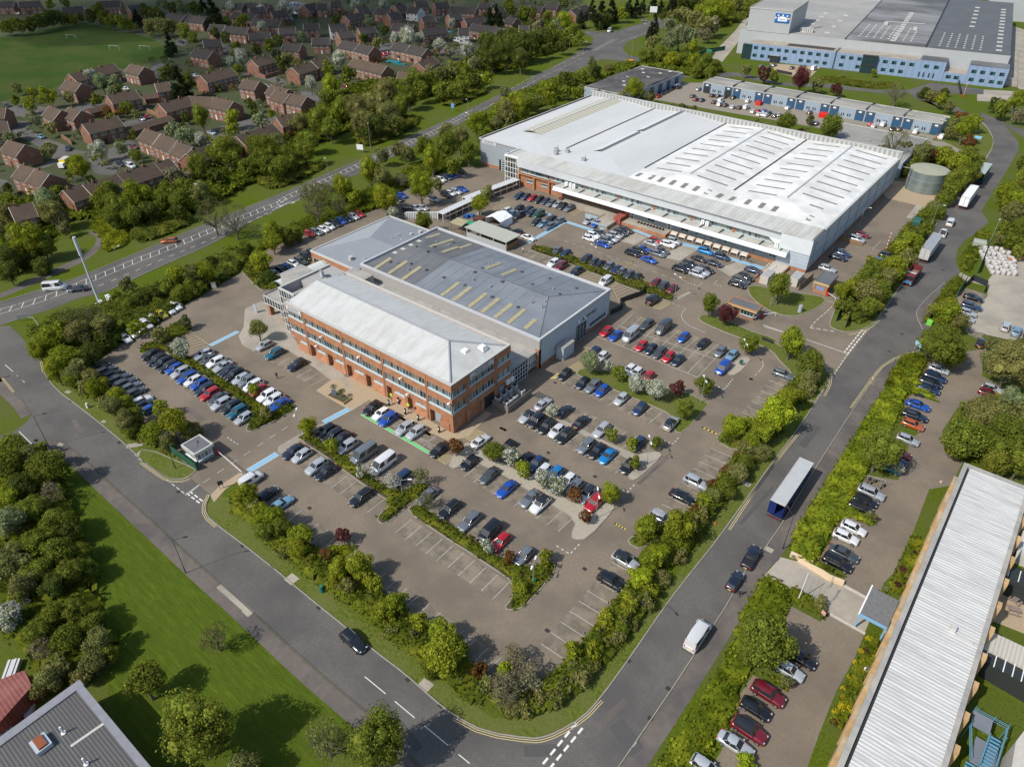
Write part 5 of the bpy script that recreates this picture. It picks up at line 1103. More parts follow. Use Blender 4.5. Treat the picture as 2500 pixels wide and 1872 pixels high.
COLS = {'k': ((.012,.013,.016),'black'), 'K': ((.015,.022,.040),'very dark blue'), 'n': ((.018,.040,.10),'navy blue'), 'b': ((.01,.075,.38),'bright blue'), 'B': ((.01,.20,.50),'sky blue'),
 'd': ((.065,.075,.085),'dark grey'), 'g': ((.15,.17,.19),'grey'), 's': ((.42,.44,.46),'silver'), 'w': ((.78,.78,.77),'white'), 'r': ((.45,.012,.018),'red'), 'm': ((.17,.012,.022),'maroon'),
 't': ((.01,.11,.17),'teal'), 'y': ((.60,.52,.03),'yellow'), 'o': ((.42,.09,.02),'orange'), 'G': ((.012,.07,.045),'dark green'), 'c': ((.16,.30,.40),'pale blue')}
TYPES = {  # length, width, height, belt, hood x, windscreen base, roof front, roof rear, rear base
 'h': (4.1,1.78,1.47,.92,'hatchback',(.22,.30,.47,.88,.97)), 'a': (4.72,1.84,1.43,.92,'saloon car',(.25,.31,.48,.72,.86)),
 'e': (4.75,1.86,1.50,.93,'estate car',(.25,.31,.46,.90,.98)), 'u': (4.6,1.92,1.66,1.05,'SUV',(.23,.29,.43,.88,.97)),
 'm': (4.9,1.98,1.92,1.12,'people carrier',(.14,.18,.34,.93,.98)), 'v': (4.5,1.86,1.86,1.10,'small van',(.17,.21,.37,.95,.985)),
 'V': (5.7,2.05,2.35,1.25,'panel van',(.10,.14,.27,.96,.985)), 'p': (5.25,1.90,1.78,1.05,'pickup truck',(.23,.28,.38,.60,.64))}
def loft(mb, rings, m=0, caps=True, smooth_=True):
    n = len(rings[0]); vs = [p for r in rings for p in r]; fs = []
    for i in range(len(rings)-1):
        for j in range(n-1): a = i*n+j; fs.append((a, a+1, a+n+1, a+n))
    mb.add(vs, fs, m, smooth_)
    if caps: mb.add(rings[0], [tuple(range(n))[::-1]], m); mb.add(rings[-1], [tuple(range(n))], m)
def carmesh(tp, dark_roof=False):
    L_, W_, H_, B_, nm, (hx_, wb, rfx, rrx, rb) = TYPES[tp]; w = W_/2
    X = lambda t: L_/2 - t*L_
    body = MB(); rings = []
    hood = B_-.10 if tp not in 'vVm' else B_-.05
    prof = [(0,.62*B_,.72),(.015,.70*B_,.84),(.06,hood-.10,.94),(hx_*.6,hood-.02,.99),(wb,B_,1.0),(.45,B_+.02,1.0),(.70,B_+.03,1.0),(rb-.03,B_+.03,.97),(.975,B_-.04,.90),(1.0,.72*B_,.80)]
    if tp in 'heuvVm': prof[-2] = (.985,B_,.93); prof[-1] = (1.0,.75*B_,.87)
    if tp == 'a': prof[-3] = (rb,B_+.02,.97)
    if tp == 'p': prof[-3] = (.70,B_+.02,1.0); prof[-2] = (.985,B_,.97); prof[-1] = (1.0,.8*B_,.95)
    for t, zt, ww in prof:
        x = X(t); hw = w*ww; zb = .30 if t in (0,1.0) else .22
        rings.append([(x,-hw*.92,zb),(x,-hw,.45),(x,-hw*.995,zt*.78),(x,-hw*.93,zt-.02),(x,-hw*.5,zt+.035),(x,hw*.5,zt+.035),(x,hw*.93,zt-.02),(x,hw*.995,zt*.78),(x,hw,.45),(x,hw*.92,zb)])
    loft(body, rings, 0)
    # glasshouse
    wt = w*.76 if tp not in 'vVm' else w*.88; wl = w*.93
    pts_b = [(X(wb),wl*.90),(X(rfx),wl),(X(rrx),wl),(X(rb),wl*.90)]; zt = H_-.04
    xt0, xt1 = X(rfx), X(rrx)
    g = MB(); zb = B_-.02
    gb = [(X(wb),-wl*.86,zb),(X(rfx)+.1,-wl,zb),(X(rrx),-wl,zb),(X(rb),-wl*.86,zb),(X(rb),wl*.86,zb),(X(rrx),wl,zb),(X(rfx)+.1,wl,zb),(X(wb),wl*.86,zb)]
    gt = [(xt0+.02,-wt*.9,zt),(xt0-.12,-wt,zt),(xt1+.1,-wt,zt),(xt1-.02,-wt*.88,zt),(xt1-.02,wt*.88,zt),(xt1+.1,wt,zt),(xt0-.12,wt,zt),(xt0+.02,wt*.9,zt)]
    g.add(gb+gt, [(i,(i+1)%8,8+(i+1)%8,8+i)[::-1] for i in range(8)]+[tuple(range(8,16))[::-1]])
    r = MB()
    def roofring(x, z, k): return [(x,-wt*k,z-.05),(x,-wt*k*.86,z+.015),(x,0,z+.04),(x,wt*k*.86,z+.015),(x,wt*k,z-.05)]
    ri = [roofring(xt0+.06,zt-.02,.94),roofring(xt0-.15,zt,1.02),roofring((xt0+xt1)/2,zt+.02,1.03),roofring(xt1+.15,zt,1.0),roofring(xt1-.06,zt-.03,.92)]
    loft(body, ri, 1 if dark_roof else 0)
    # pillars
    cw = .05
    for sy in (-1,1):
        for (pb, pt_) in (((X(wb),sy*wl*.87,zb),(xt0+.02,sy*wt*.93,zt)),((X(rb)+.02,sy*wl*.88,zb),(xt1,sy*wt*.92,zt))): body.tube(pb,pt_,cw,n=4)
        if tp in 'haeum': xm_ = (X(wb)+X(rb))/2-.15; body.tube((xm_,sy*wl*1.0,zb),(xm_-.05,sy*wt*1.01,zt),cw*.8,n=4)
        if tp in 'eum': xm_ = X(rrx)+.55; body.tube((xm_,sy*wl*1.0,zb),(xm_,sy*wt*1.01,zt),.10,n=4)
        if tp in 'vV':   # panelled load space
            x0, x1 = X(.42), X(rb)
            body.add([(x0,sy*wl*1.01,zb),(x1,sy*wl*.95,zb),(xt1-.03,sy*wt*.97,zt),(x0,sy*wt*1.02,zt)],[(0,1,2,3) if sy<0 else (3,2,1,0)])
    if tp in 'vV': body.add([(X(rb)-.03,-wl*.9,zb),(X(rb)-.03,wl*.9,zb),(xt1-.05,wt*.93,zt),(xt1-.05,-wt*.93,zt)],[(3,2,1,0)])
    if tp == 'p':
        body.box(X(.99),X(.66),-w*.9,-w*.8,B_-.05,B_+.12); body.box(X(.99),X(.66),w*.8,w*.9,B_-.05,B_+.12)
        r.box(X(.975),X(.665),-w*.8,w*.8,B_+.05,B_+.09)
    if tp in 'e':
        for sy in (-1,1): r.tube((xt0-.3,sy*wt*.92,H_+.03),(xt1+.3,sy*wt*.92,H_+.03),.025,n=4)
    return body, g, r
def wheelmesh():
    b = MB(); b.tube((0,-.11,0),(0,.11,0),.33,n=14,m=0); b.tube((0,-.125,0),(0,.125,0),.21,n=10,m=1); return b
CARP = {}
def carparts(tp, dr):
    k = (tp, dr)
    if k in CARP: return CARP[k]
    L_, W_, H_, B_, nm, (hx_, wb, rfx, rrx, rb) = TYPES[tp]; w = W_/2
    body, g, r = carmesh(tp, dr)
    def me(b, name, mats):
        o = b.build(name, mats, None); m = o.data; bpy.data.objects.remove(o); return m
    out = []
    out.append(('body', me(body,'body',[M['paint'],M['cglass']]), (0,0,0)))
    out.append(('window', me(g,'window',[M['cglass']]), (0,0,0)))
    if r.v: out.append(('roof_rail' if tp == 'e' else 'load_cover', me(r,'roof_rail',[M['rim'] if tp=='e' else M['trim']]), (0,0,0)))
    wm = me(wheelmesh(),'wheel',[M['tyre'],M['rim']])
    for x in (L_/2-.82*L_/4.5, -L_/2+.85*L_/4.5):
        for y in (-w+.09, w-.09): out.append(('wheel', wm, (x,y,.33)))
    for y in (-1,1):
        b = MB(); b.box(L_/2-.22,L_/2-.03,y*w*.60-.13,y*w*.60+.13,.58*B_+.09,.58*B_+.20); out.append(('headlight', me(b,'headlight',[M['head']]), (0,0,0)))
        b = MB(); b.box(-L_/2-.01,-L_/2+.14,y*w*.68-.13,y*w*.68+.13,.72*B_,.72*B_+.22); out.append(('tail_light', me(b,'tail_light',[M['tail']]), (0,0,0)))
        b = MB(); xm = L_/2-(wb+.06)*L_; b.box(xm-.08,xm+.12,y*w*.97,y*(w+.17),B_,B_+.14); out.append(('wing_mirror', me(b,'wing_mirror',[M['paint']]), (0,0,0)))
    b = MB(); b.box(-L_/2-.03,-L_/2+.02,-.26,.26,.42,.56); out.append(('number_plate', me(b,'number_plate',[M['plate_y']]), (0,0,0)))
    b = MB(); b.box(L_/2-.02,L_/2+.03,-.26,.26,.36,.48); out.append(('number_plate', me(b,'number_plate',[M['plate_w']]), (0,0,0)))
    b = MB(); b.box(L_/2-.10,L_/2+.012,-w*.45,w*.45,.50*B_,.66*B_); out.append(('grille', me(b,'grille',[M['trim']]), (0,0,0)))
    CARP[k] = out
    return out
FAR = {}
def farmesh(tp, dr):
    k = (tp, dr)
    if k in FAR: return FAR[k]
    ms = [M['paint'],M['cglass'],M['tyre'],M['rim'],M['head'],M['tail'],M['plate_y'],M['plate_w'],M['trim']]
    v = []; f = []; mi = []; sm = []
    for name, me, loc in carparts(tp, dr):
        bse = len(v); v += [(p.co[0]+loc[0],p.co[1]+loc[1],p.co[2]+loc[2]) for p in me.vertices]
        mm = [ms.index(x) for x in me.materials]
        for p in me.polygons: f.append([bse+i for i in p.vertices]); mi.append(mm[p.material_index]); sm.append(p.use_smooth)
    m = bpy.data.meshes.new('parked_car'); m.from_pydata(v,[],f); [m.materials.append(x) for x in ms]
    m.polygons.foreach_set('material_index', mi); m.polygons.foreach_set('use_smooth', sm); FAR[k] = m
    return m
HEAD = {'e': 0.0, 'n': pi/2, 'w': pi, 's': -pi/2}
NAMES = {'h':'parked_car','a':'parked_car','e':'parked_car','u':'parked_car','m':'parked_car','v':'parked_van','V':'parked_van','p':'pickup_truck'}
CATS = {'v':'van','V':'van','p':'pickup truck'}
def vehicle(x, y, col, tp, ang, label, group=None, dr=False, full=True, name=None, z=.03, sc=1.0):
    c = COLS[col][0]; jit = rnd.uniform(.9,1.12)
    if not full and tp not in 'vVp' and name is None and depth(x,y) > CAR_MAX: FARC.append((x,y,z,ang,tuple(v*jit for v in c),tp,dr)); return
    c = tuple(min(1,v*jit) for v in c)+(1,)
    nm = name or NAMES[tp]; cat = CATS.get(tp, 'car')
    if not full:
        o = link(nm, farmesh(tp, dr)); o.location = (x,y,z); o.rotation_euler = (0,0,ang); o.color = c
        if sc != 1: o.scale = (sc,)*3
        return tag(o, label, cat, group)
    r = empty(nm, (x,y,z), ang, label, cat, group)
    if sc != 1: r.scale = (sc,)*3
    for pn, me, loc in carparts(tp, dr):
        o = link(pn, me, r); o.location = loc; o.color = c
    return r
ORD = ['first','second','third','fourth','fifth','sixth','seventh','eighth','ninth','tenth','eleventh','twelfth','thirteenth','fourteenth','fifteenth','sixteenth','seventeenth','eighteenth','nineteenth','twentieth','twenty-first','twenty-second']
ALL_CARS = []; FARC = []; CAR_MAX = 345
def row(desc, data, h, group=None):
    """desc: where the row stands; data tokens 'tile:' or 'x,y,ct[*][/heading]'"""
    t = '00'; ent = []
    for tok in data.split():
        if tok.endswith(':'): t = tok[:-1]; continue
        hh = h
        if '/' in tok: tok, hh = tok.split('/')
        x, y, ct = tok.split(','); dr = ct.endswith('*'); ct = ct.rstrip('*')
        ent.append((P(t, float(x), float(y), .75), ct[0], ct[1], hh, dr))
    looks = [(c, k) for _, c, k, _, _ in ent]
    for i, (p, c, k, hh, dr) in enumerate(ent):
        cn, kn = COLS[c][1], TYPES[k][4]
        if looks.count((c, k)) == 1: lab = '%s %s %s' % (cn, kn, desc)
        elif [q[0] for q in looks].count(c) == 1: lab = '%s %s %s' % (cn, kn, desc)
        else:
            a = [j for j in range(len(looks)) if looks[j] == (c, k)].index(i)
            if a == len([1 for q in looks if q == (c,k)])-1: lab = 'last %s %s %s' % (cn, kn, desc)
            else: lab = '%s %s %s %s' % (ORD[a], cn, kn, desc)
        d = depth(p[0], p[1])
        ang = (HEAD[hh] if hh in HEAD else R(float(hh))) + R(rnd.uniform(-1.6,1.6))
        vehicle(p[0], p[1], c, k, ang, lab, group or 'parked cars', dr, d < 205)
        ALL_CARS.append(p)
row('from the top, under trees by the left hedge', '02: 770,-20,kh 815,8,dh 868,38,kh 916,72,de 965,105,de 1010,135,gh 1050,175,dh 1095,240,wh 1120,272,kh 1165,303,bh', 'n')
row('from the top, left of the long hedge bed', '01: 1165,1305,ka 1210,1348,ke 1258,1372,ku 1300,1400,ke 1345,1418,bh 1395,1448,su 1445,1485,be 1490,1512,wh 02: 1538,115,bh 1580,155,Ke 1622,192,ru 1683,222,da 1707,268,su 1785,292,ku 1832,330,tu 1880,378,sh', 's')
row('from the top, right of the long hedge bed', '01: 1567,1312,su 1612,1348,dh 1665,1370,wu 1718,1400,sa 1762,1438,Ka 1808,1465,ku 1858,1497,sh 02: 1905,88,gh 1950,125,we 1995,165,rh 2060,205,wu 2112,238,wu 2158,272,ba', 's')
row('from the left, by the top left hedge', '01: 968,1185,wh 1020,1145,wh 1070,1108,wh 1125,1075,we 1170,1030,wh 1245,1000,yh 1305,965,wh 1355,935,wh', 'e')
row('from the left, by the walkway canopy planting', '11: 225,688,sh 280,662,ku 322,640,bh 370,608,wh 425,588,de 470,553,ke 510,527,kh', 'e')
row('from the left, on the road left of the workshop', '11: 490,378,rh 545,365,ge 600,345,wh 645,322,wh 690,300,ke 737,280,bh 788,265,Kh 830,245,se 875,228,rh', 'e')
row('from the left, near the far end of the left yard', '11: 1175,112,Kh 1205,85,bh 1250,200,kh 1318,182,sh 1368,180,sh 1452,112,se', 'e')
row('from the left, on the grass edge by the walkway', '10: 1545,1502,kh 1582,1488,wh 1622,1475,se 1667,1457,ba', 'e')
row('from the left, by the brick corner of the warehouse', '10: 1480,1402,wh 1507,1383,wh 1555,1367,nh 1600,1350,bh 1655,1316,kh', 'e')
row('from the left, on the green edged charging bays', '12: 978,302,ku 1042,345,wh 1100,385,bu 1228,455,su 1313,487,su', 's')
row('at the right end of the charging bays', '12: 1495,617,ka', 's')
row('parked left of the office by the pale path', '11: 142,1240,sh 220,1302,te 392,1388,Ke', 's')
row('from the left, above the front hedge', '12: 612,478,ke 672,512,ke 742,535,ka 780,597,su 912,660,gV 1060,735,wV 1200,842,nu 1407,972,ga 1572,1080,ke 1727,1172,ge 1882,1255,km 1965,1332,rh 22: 250,1440,gh', 's')
row('from the left, below the front hedge', '12: 365,632,Ka 430,667,sh 545,752,su 622,792,ka 888,988,ke', 's')
row('by the lower left hedge', '12: 168,962,kh 272,1042,ca', 'n')
row('van by the entrance barrier', '12: 42,852,wv', 'n')
row('from the left, below the gravel island', '12: 1725,720,kh 1880,817,da 2012,922,ba 22: 297,993,ga 375,1042,wu*', 's')
row('with rear to the brick corner beside the yellow hatching', '12: 1808,555,wa', 'n')
row('from the left, behind the blossom trees on the gravel island', '12: 2018,600,kh 2150,702,ka 22: 345,727,nh 395,788,wh 490,805,Bh 585,860,wh 645,908,gh 738,965,su* 795,1032,ru', 's')
row('from the left, below the narrow paved strip', '22: 277,360,sa* 347,398,ku 425,440,ke 500,477,wh 570,512,ke 730,592,gu 815,627,ka 895,668,Ba 1052,748,kh', 's')
row('from the left, above the narrow paved strip', '22: 395,268,sa 562,325,Ka 690,408,ka', 'n')
row('from the left, above the strip near its young trees', '22: 848,468,se 1130,572,nh', 's')
row('from the left, below the blossom lawn', '21: 565,1462,kh 22: 702,108,Kh 780,130,ge 852,165,bh 1000,230,sh 1143,305,nh', 's')
row('at the right end below the blossom lawn', '22: 1385,418,su*', 'n')
row('from the left, behind the blossom trees', '21: 790,1292,nh 848,1328,wh 1062,1428,wh 1115,1452,wh 1205,1482,rh', 's')
row('from the left, in the near line of the marked square', '21: 885,1132,rh 960,1162,ba 1073,1165,sV 1155,1243,rh 1228,1268,Kh 1293,1295,de 1365,1327,rh 1438,1355,Kh 1785,1415,bm', 's')
row('from the left, in the far line of the marked square', '21: 1197,1078,de 1325,1110,dV 1480,1177,bh 1632,1225,ka 1765,1287,gh 1853,1317,ch', 's')
row('from the left, by the workshop wall and long shrub bed', '21: 477,607,wu 538,627,mu 655,670,Ku 877,748,wv', 's')
row('parked alone beside the small yellow hatching', '21: 1245,890,km', 'n')
row('from the left, beyond the long shrub bed', '21: 505,510,gh 570,530,nh 730,572,Ke 787,597,dh 835,612,ka 905,628,gh 962,652,na 1000,672,gh 1060,695,dh 1120,718,kh 1265,757,mh 1320,785,de 1392,803,mh', 's')
row('from the left, against the brick office of the warehouse', '21: 212,88,ne 266,95,nh 315,105,rh 365,118,ke 417,130,nh 460,145,ge 508,155,sh 552,168,kh 600,182,ge', 's')
row('from the left, by the yellow hatching in the yard', '21: 110,208,wu 155,225,ca 212,182,kh 213,238,ku 280,198,Ku 312,218,Ku 363,232,Gm', 's')
row('from the left, beside the blue path crossing', '21: 345,290,kh 398,302,ca 458,268,ke 445,322,ge 517,282,ge', 's')
row('by the loading ramp', '21: 748,280,sa 808,302,ba', 's')
row('from the left, by the open shelter', '21: 90,332,de 197,362,kh 284,408,wa/0', 'w')
row('from the left, in the tightly packed block by the blue path', '21: 755,415,wh 785,392,wu 838,375,de 860,460,ba 893,432,ge 925,415,se 955,390,se 995,370,Ke 1035,350,ke', 'e')
row('from the left, in the block below the brick terrace', '21: 1235,452,sa 1262,432,rh 1362,462,wu 1405,437,su 1090,530,ku 1145,508,ke 1172,495,ba 1216,578,ba 1282,532,ge 1312,510,da', 'e')
row('from the left, in the block before the grey wall', '21: 1605,572,ka 1652,515,Bu 1720,607,Ka 1775,557,nu 1458,652,ku 1505,636,ke 1535,612,ke 1590,692,su 1620,672,se 1655,655,ke 2020,660,na 1898,768,ke 1925,737,de 1962,715,ku', 'e')
row('from the left, right of the white warehouse', '31: 782,560,Ke 812,530,ne 925,425,sv 965,385,ma 698,648,se 1158,552,ku 1115,595,Bh', 'e')
row('parked above the worn bays by the lime tree', '31: 355,1462,ge', 'e')
row('along the right boundary hedge', '22: 1580,872,su 1472,982,ka 1320,1148,se 1035,1475,su* 23: 925,145,ku', 'e')
row('from the top, in the small car park by the concrete yard', '31: 1825,872,ka 1812,937,ne 1782,987,sh 1765,1030,sh', 'e')
row('from the left, standing on the pale concrete yard', '31: 2072,1090,se 2157,1130,cu 2240,1170,dh', 'n')
row('beside the red shrubs by the concrete yard', '31: 1885,1215,ka', 'n')
row('from the top, by the hedge on the side car park', '32: 1560,2,sh 1528,62,nu 1493,105,Ku 1475,150,na', 'e')
row('from the top, between the hedge spurs', '32: 1395,277,ba 1375,358,Ke 1360,428,oh 1320,543,sh', 'e')
row('from the top, hidden beneath the large hedge tree', '32: 1255,645,mh 1225,700,nh 1180,760,th', 'e')
row('parked beside the flowering bush at the right', '32: 1970,150,sh 1945,187,mh', 'e')
row('from the top, near the bicycle stands', '32: 1035,952,su 990,1012,kh 955,1062,kh', 'e')
row('from the top, by the hedge above the paved entrance', '32: 900,1225,wh 840,1292,wh 825,1420,da 775,1492,ku', 'e')
row('from the top, in the lower right car park', '33: 500,737,kh 405,830,sh 240,1010,mu 145,1125,kh 95,1290,mu* 23: 1885,1400,sa 1660,1580,sh', 'e')
row('from the left, outside the blue shuttered units', '20: 1600,685,sa 30: 185,510,gh 240,520,kh 390,832,wh 560,865,kh 605,945,dh 560,935,sh 755,905,sh 1030,955,rh 1055,970,wh 1125,960,wv 1200,990,ka 1250,995,kh 1378,1015,wv 1575,1055,wv', 'n')
row('from the left, crowded in front of the unit terrace', '20: 1555,740,dh 1580,765,mh 1625,770,nh 1705,735,kh 1750,740,kh 1800,745,kh 1865,750,kh 1720,785,kh 1770,775,wv 1762,805,wv 1805,808,kh 1862,825,wh 1915,828,kh 1965,828,wv 1980,778,wh 2020,860,wh 2058,855,rh 2065,880,wh 2105,855,bh 2118,885,wh 2142,870,kh 2065,792,rv', 'n')
row('from the left, parked by the dark roofed unit', '20: 1290,740,rh 1320,720,kh 1350,705,kh 1378,690,kh 1410,675,Kh 1432,665,wv 1445,672,Kh 30: 200,880,wh 238,875,kh 290,890,kh 322,885,sh 430,908,Kh 610,950,dh', 'n')
row('from the left, outside the blue office front', '30: 285,500,ga 425,522,ka 498,530,ka 590,530,wV 1560,1052,oh', 'n')
row('from the left, in the residential streets', '00: 310,1052,ca/180 525,1142,Ka/-30 930,1260,ka/0 1010,1278,wv/0 1090,915,wh 1140,898,rh 1035,1130,mh 970,685,wh 1630,1022,sa 1220,575,nh 1510,585,sh 655,75,wh 135,105,wh 1395,320,kh 50,812,kh 10: 780,668,rh 780,725,ba 1065,420,rh 1095,410,mh 385,105,wh 355,150,bh 365,30,bh 395,35,kh 1635,315,wV 1690,310,wh 1330,40,wV 150,665,wh', 'e')
# moving vehicles
def mover(t, x, y, c, k, deg, label, z=.75, **kw):
    p = P(t, x, y, z); return vehicle(p[0], p[1], c, k, R(deg), label, None, full=True, **kw)
mover('13',830,603,'k','e',-2,'black estate car with silver roof rails driving down the lower left road', name='moving_car')
mover('22',2005,1447,'K','p',93,'dark blue pickup truck with covered bed on the right hand road', name='pickup_truck')
mover('23',1880,140,'K','h',90,'very dark hatchback following the pickup on the right hand road', name='moving_car')
mover('23',1595,550,'w','V',90,'large white panel van driving up the wide right hand road', 1.2, name='panel_van')
mover('01',1305,432,'o','e',226.5,'orange red estate car alone on the main road', name='moving_car')
mover('01',420,780,'w','V',50,'white panel van on the main road at the left', 1.2, name='panel_van')
mover('01',600,803,'K','a',230,'dark saloon car beside the white van on the main road', name='moving_car')
mover('20',912,232,'w','V',-70,'white high roofed van at the far road junction', 1.2, name='panel_van')
mover('20',1180,160,'g','h',20,'small grey car far up the main road beyond the junction', name='moving_car')
mover('31',1645,287,'w','m',95,'white people carrier parked on the curving lane', 1.0, name='parked_van')
mover('31',1590,370,'w','p',95,'white pickup truck parked behind the grey trailer', .9, name='pickup_truck')

mat('bump_r', (.12,.02,.03), .6)
def trailer(t, x, y, deg, L_, roofm, sidem, label, open_rear=False, z=2.2):
    p = P(t, x, y, z); r = empty('lorry_trailer', (p[0],p[1],.03), R(deg), label, 'trailer'); w = 1.27; h = 4.1
    b = MB(); b.box(-L_/2,L_/2,-w,w,1.15,1.35); b.box(-L_/2,L_/2,-w,-w+.05,1.35,h-.1); b.box(-L_/2,L_/2,w-.05,w,1.35,h-.1); b.box(L_/2-.06,L_/2,-w+.05,w-.05,1.35,h-.1)
    b.build('trailer_side', sidem, r, local=True)
    b = MB(); b.box(-L_/2+.05,L_/2-.05,-w+.06,w-.06,h-.1,h); b.build('roof', roofm, r, local=True)
    b = MB(); b.box(-L_/2-.02,L_/2+.02,-w-.03,-w+.06,h-.12,h+.05); b.box(-L_/2-.02,L_/2+.02,w-.06,w+.03,h-.12,h+.05); b.box(-L_/2-.03,-L_/2+.05,-w+.06,w-.06,h-.12,h+.05); b.box(L_/2-.05,L_/2+.03,-w+.06,w-.06,h-.12,h+.05); b.build('roof_rail', M['coping'], r, local=True)
    if not open_rear:
        for s_ in (-1,1): b = MB(); b.box(-L_/2-.05,-L_/2+.0,s_*w/2-w/2+.04,s_*w/2+w/2-.04,1.3,h-.15); b.build('rear_door', M['white'] if roofm is M['white'] else M['coping'], r, local=True)
    else:
        b = MB(); b.box(-L_/2-.05,-L_/2,.05,w-.03,1.35,h-.2); b.build('rear_door', MATS['curtain_blue'], r, local=True)
    b = MB(); b.box(-L_/2-.08,-L_/2+.1,-w+.05,w-.05,.5,.65); b.build('bumper', MATS['bump_r'], r, local=True)
    for x_ in (-L_/2+2.2,-L_/2+3.5,-L_/2+4.8):
        for y_ in (-1,1): b = MB(); b.tube((x_,y_*1.2-.16,.5),(x_,y_*1.2+.16,.5),.5,n=14); b.build('wheel', M['tyre'], r, local=True)
    b = MB(); b.box(L_/2-2.6,L_/2-2.4,-.9,-.7,0,1.15); b.box(L_/2-2.6,L_/2-2.4,.7,.9,0,1.15); b.build('landing_leg', M['grey'], r, local=True)
    return r
cb_ = mat('curtain_blue', (.010,.022,.11), .5)
trailer('32', 408, 925, 90, 13.4, mat('trailer_roof_grey',(.36,.37,.38),.6,(.42,.43,.43),.8,.8), cb_, 'long trailer with grey roof, navy sides and open rear parked on the right hand road', True)
trailer('31', 1487, 490, 90, 13.2, mat('trailer_roof_slate',(.24,.26,.28),.6,(.28,.30,.32),.8,.8), M['coping'], 'slate roofed box trailer with pale rear doors parked behind the red tipper lorry')
trailer('31', 1782, 98, 90, 13.2, M['white'], M['white'], 'dirty white box trailer parked further along the curving lane')
tg = trailer('30', 1892, 1340, 90, 12.5, mat('trailer_roof_green',(.30,.36,.34),.6,(.34,.40,.38),.8,.8), mat('trailer_green',(.02,.08,.05),.6), 'green sided open ended trailer furthest along the curving lane', True)
trailer('20', 2105, 345, 95, 9, M['white'], M['white'], 'white lorry body parked beside the grey distribution centre') 
# tipper lorry
p = P('31', 1350, 700, 1.5); r = empty('tipper_lorry', (p[0],p[1],.03), R(-91), 'dark red tipper lorry with empty skip body waiting on the curving lane', 'lorry')
MR = mat('lorry_red', (.16,.03,.03), .5, (.11,.025,.025), 2, .8); b = MB()
b.box(-4.2,1.6,-1.25,-1.17,1.2,2.8); b.box(-4.2,1.6,1.17,1.25,1.2,2.8); b.box(-4.2,-4.1,-1.17,1.17,1.2,2.8); b.box(1.52,1.6,-1.17,1.17,1.2,3.0); b.box(-4.1,1.5,-1.17,1.17,1.15,1.25); b.build('skip_body', MR, r, local=True)
b = MB(); b.box(-4.0,1.45,-1.1,1.1,1.26,1.3); b.build('skip_floor', mat('skip_rust',(.17,.10,.08),.9,(.25,.19,.16),2,.8), r, local=True)
b = MB(); b.box(2.0,4.1,-1.2,1.2,.8,2.9); b.box(4.1,4.3,-1.2,1.2,.6,1.7); cabo = b.build('cab', MR, r, local=True)
b = MB(); b.add([(4.12,-1.1,1.8),(4.12,1.1,1.8),(4.11,1.1,2.75),(4.11,-1.1,2.75)],[(0,1,2,3)]); b.box(2.6,3.9,-1.21,-1.2,1.8,2.6); b.box(2.6,3.9,1.2,1.21,1.8,2.6); b.build('window', M['cglass'], cabo, local=True)
b = MB(); b.box(4.3,4.33,-1.0,1.0,.9,1.6); b.build('grille', mat('grille_blue',(.04,.20,.36),.5), cabo, local=True)
b = MB(); b.box(1.7,2.3,-1.1,1.1,2.95,3.1); b.build('light_bar', M['coping'], cabo, local=True)
for y in (-.9,.9): b = MB(); b.box(4.25,4.36,y-.2,y+.2,.65,.9); b.build('headlight', M['head'], cabo, local=True)
for x_ in (-3.2,-1.9,1.0,3.2):
    for y_ in (-1,1): b = MB(); b.tube((x_,y_*1.1-.15,.5),(x_,y_*1.1+.15,.5),.5,n=14); b.build('wheel', M['tyre'], r, local=True)
b = MB(); b.box(-4,4,-.5,.5,.6,1.1); b.build('chassis', M['dark'], r, local=True)

pa = carpaint(); pa.name = 'car_paint_far'; nt = pa.node_tree; q_ = nt.nodes.new('ShaderNodeAttribute'); q_.attribute_name = 'Col'; nt.links.new(q_.outputs['Color'], nt.nodes['Principled BSDF'].inputs['Base Color'])
v = []; f = []; mi = []; cl = []
for x, y, z, ang, c, tp, dr in FARC:
    m_ = farmesh(tp, dr); b0 = len(v); ca, sa = cos(ang), sin(ang)
    v += [(x+p.co[0]*ca-p.co[1]*sa, y+p.co[0]*sa+p.co[1]*ca, z+p.co[2]) for p in m_.vertices]; cl += [(*c,1)]*len(m_.vertices)
    for p in m_.polygons: f.append([b0+i for i in p.vertices]); mi.append(p.material_index)
me = bpy.data.meshes.new('distant_cars'); me.from_pydata(v,[],f); [me.materials.append(pa if x is M['paint'] else x) for x in farmesh('h',False).materials]; me.polygons.foreach_set('material_index', mi)
at = me.attributes.new('Col','FLOAT_COLOR','POINT'); at.data.foreach_set('color', np.array(cl,np.float32).ravel())
tag(link('distant_cars', me), 'the many small cars among the far houses and industrial units', kind='stuff')
# ================================================================= RESIDENTIAL AREA
M['tile_brown'] = mat('brown_roof_tile', (.064,.044,.031), .9, (.108,.075,.052), 1.1, .9, bump=.3, bscale=4, big=(.072,.052,.038), bigscale=.2)
M['tile_dark'] = mat('dark_roof_tile', (.032,.028,.026), .9, (.055,.048,.044), 1.1, .9, bump=.3, bscale=4)
GARD = PP('01: -400,200 0,150 600,100 700,20 00: 900,1480 1400,1400 1900,1330 10: 100,1340 500,1100 900,900 1150,640 1450,560 1750,480 1950,330 20: 150,250 500,130 680,60 750,-60 800,-400 00: -600,-400 -600,1600')
FIELD = smooth(PP('00: -300,340 0,290 300,240 500,180 620,170 720,190 960,250 1150,290 1240,340 1350,420 1200,470 950,540 520,560 480,670 150,750 0,790 -300,840'),1,True)
flat('garden_ground', GARD, mat('gardens',(.030,.042,.014),.95,(.075,.070,.038),.35,.9,big=(.045,.062,.018),bigscale=.09,bump=.5,bscale=3,detail=8), .002)
HP = []
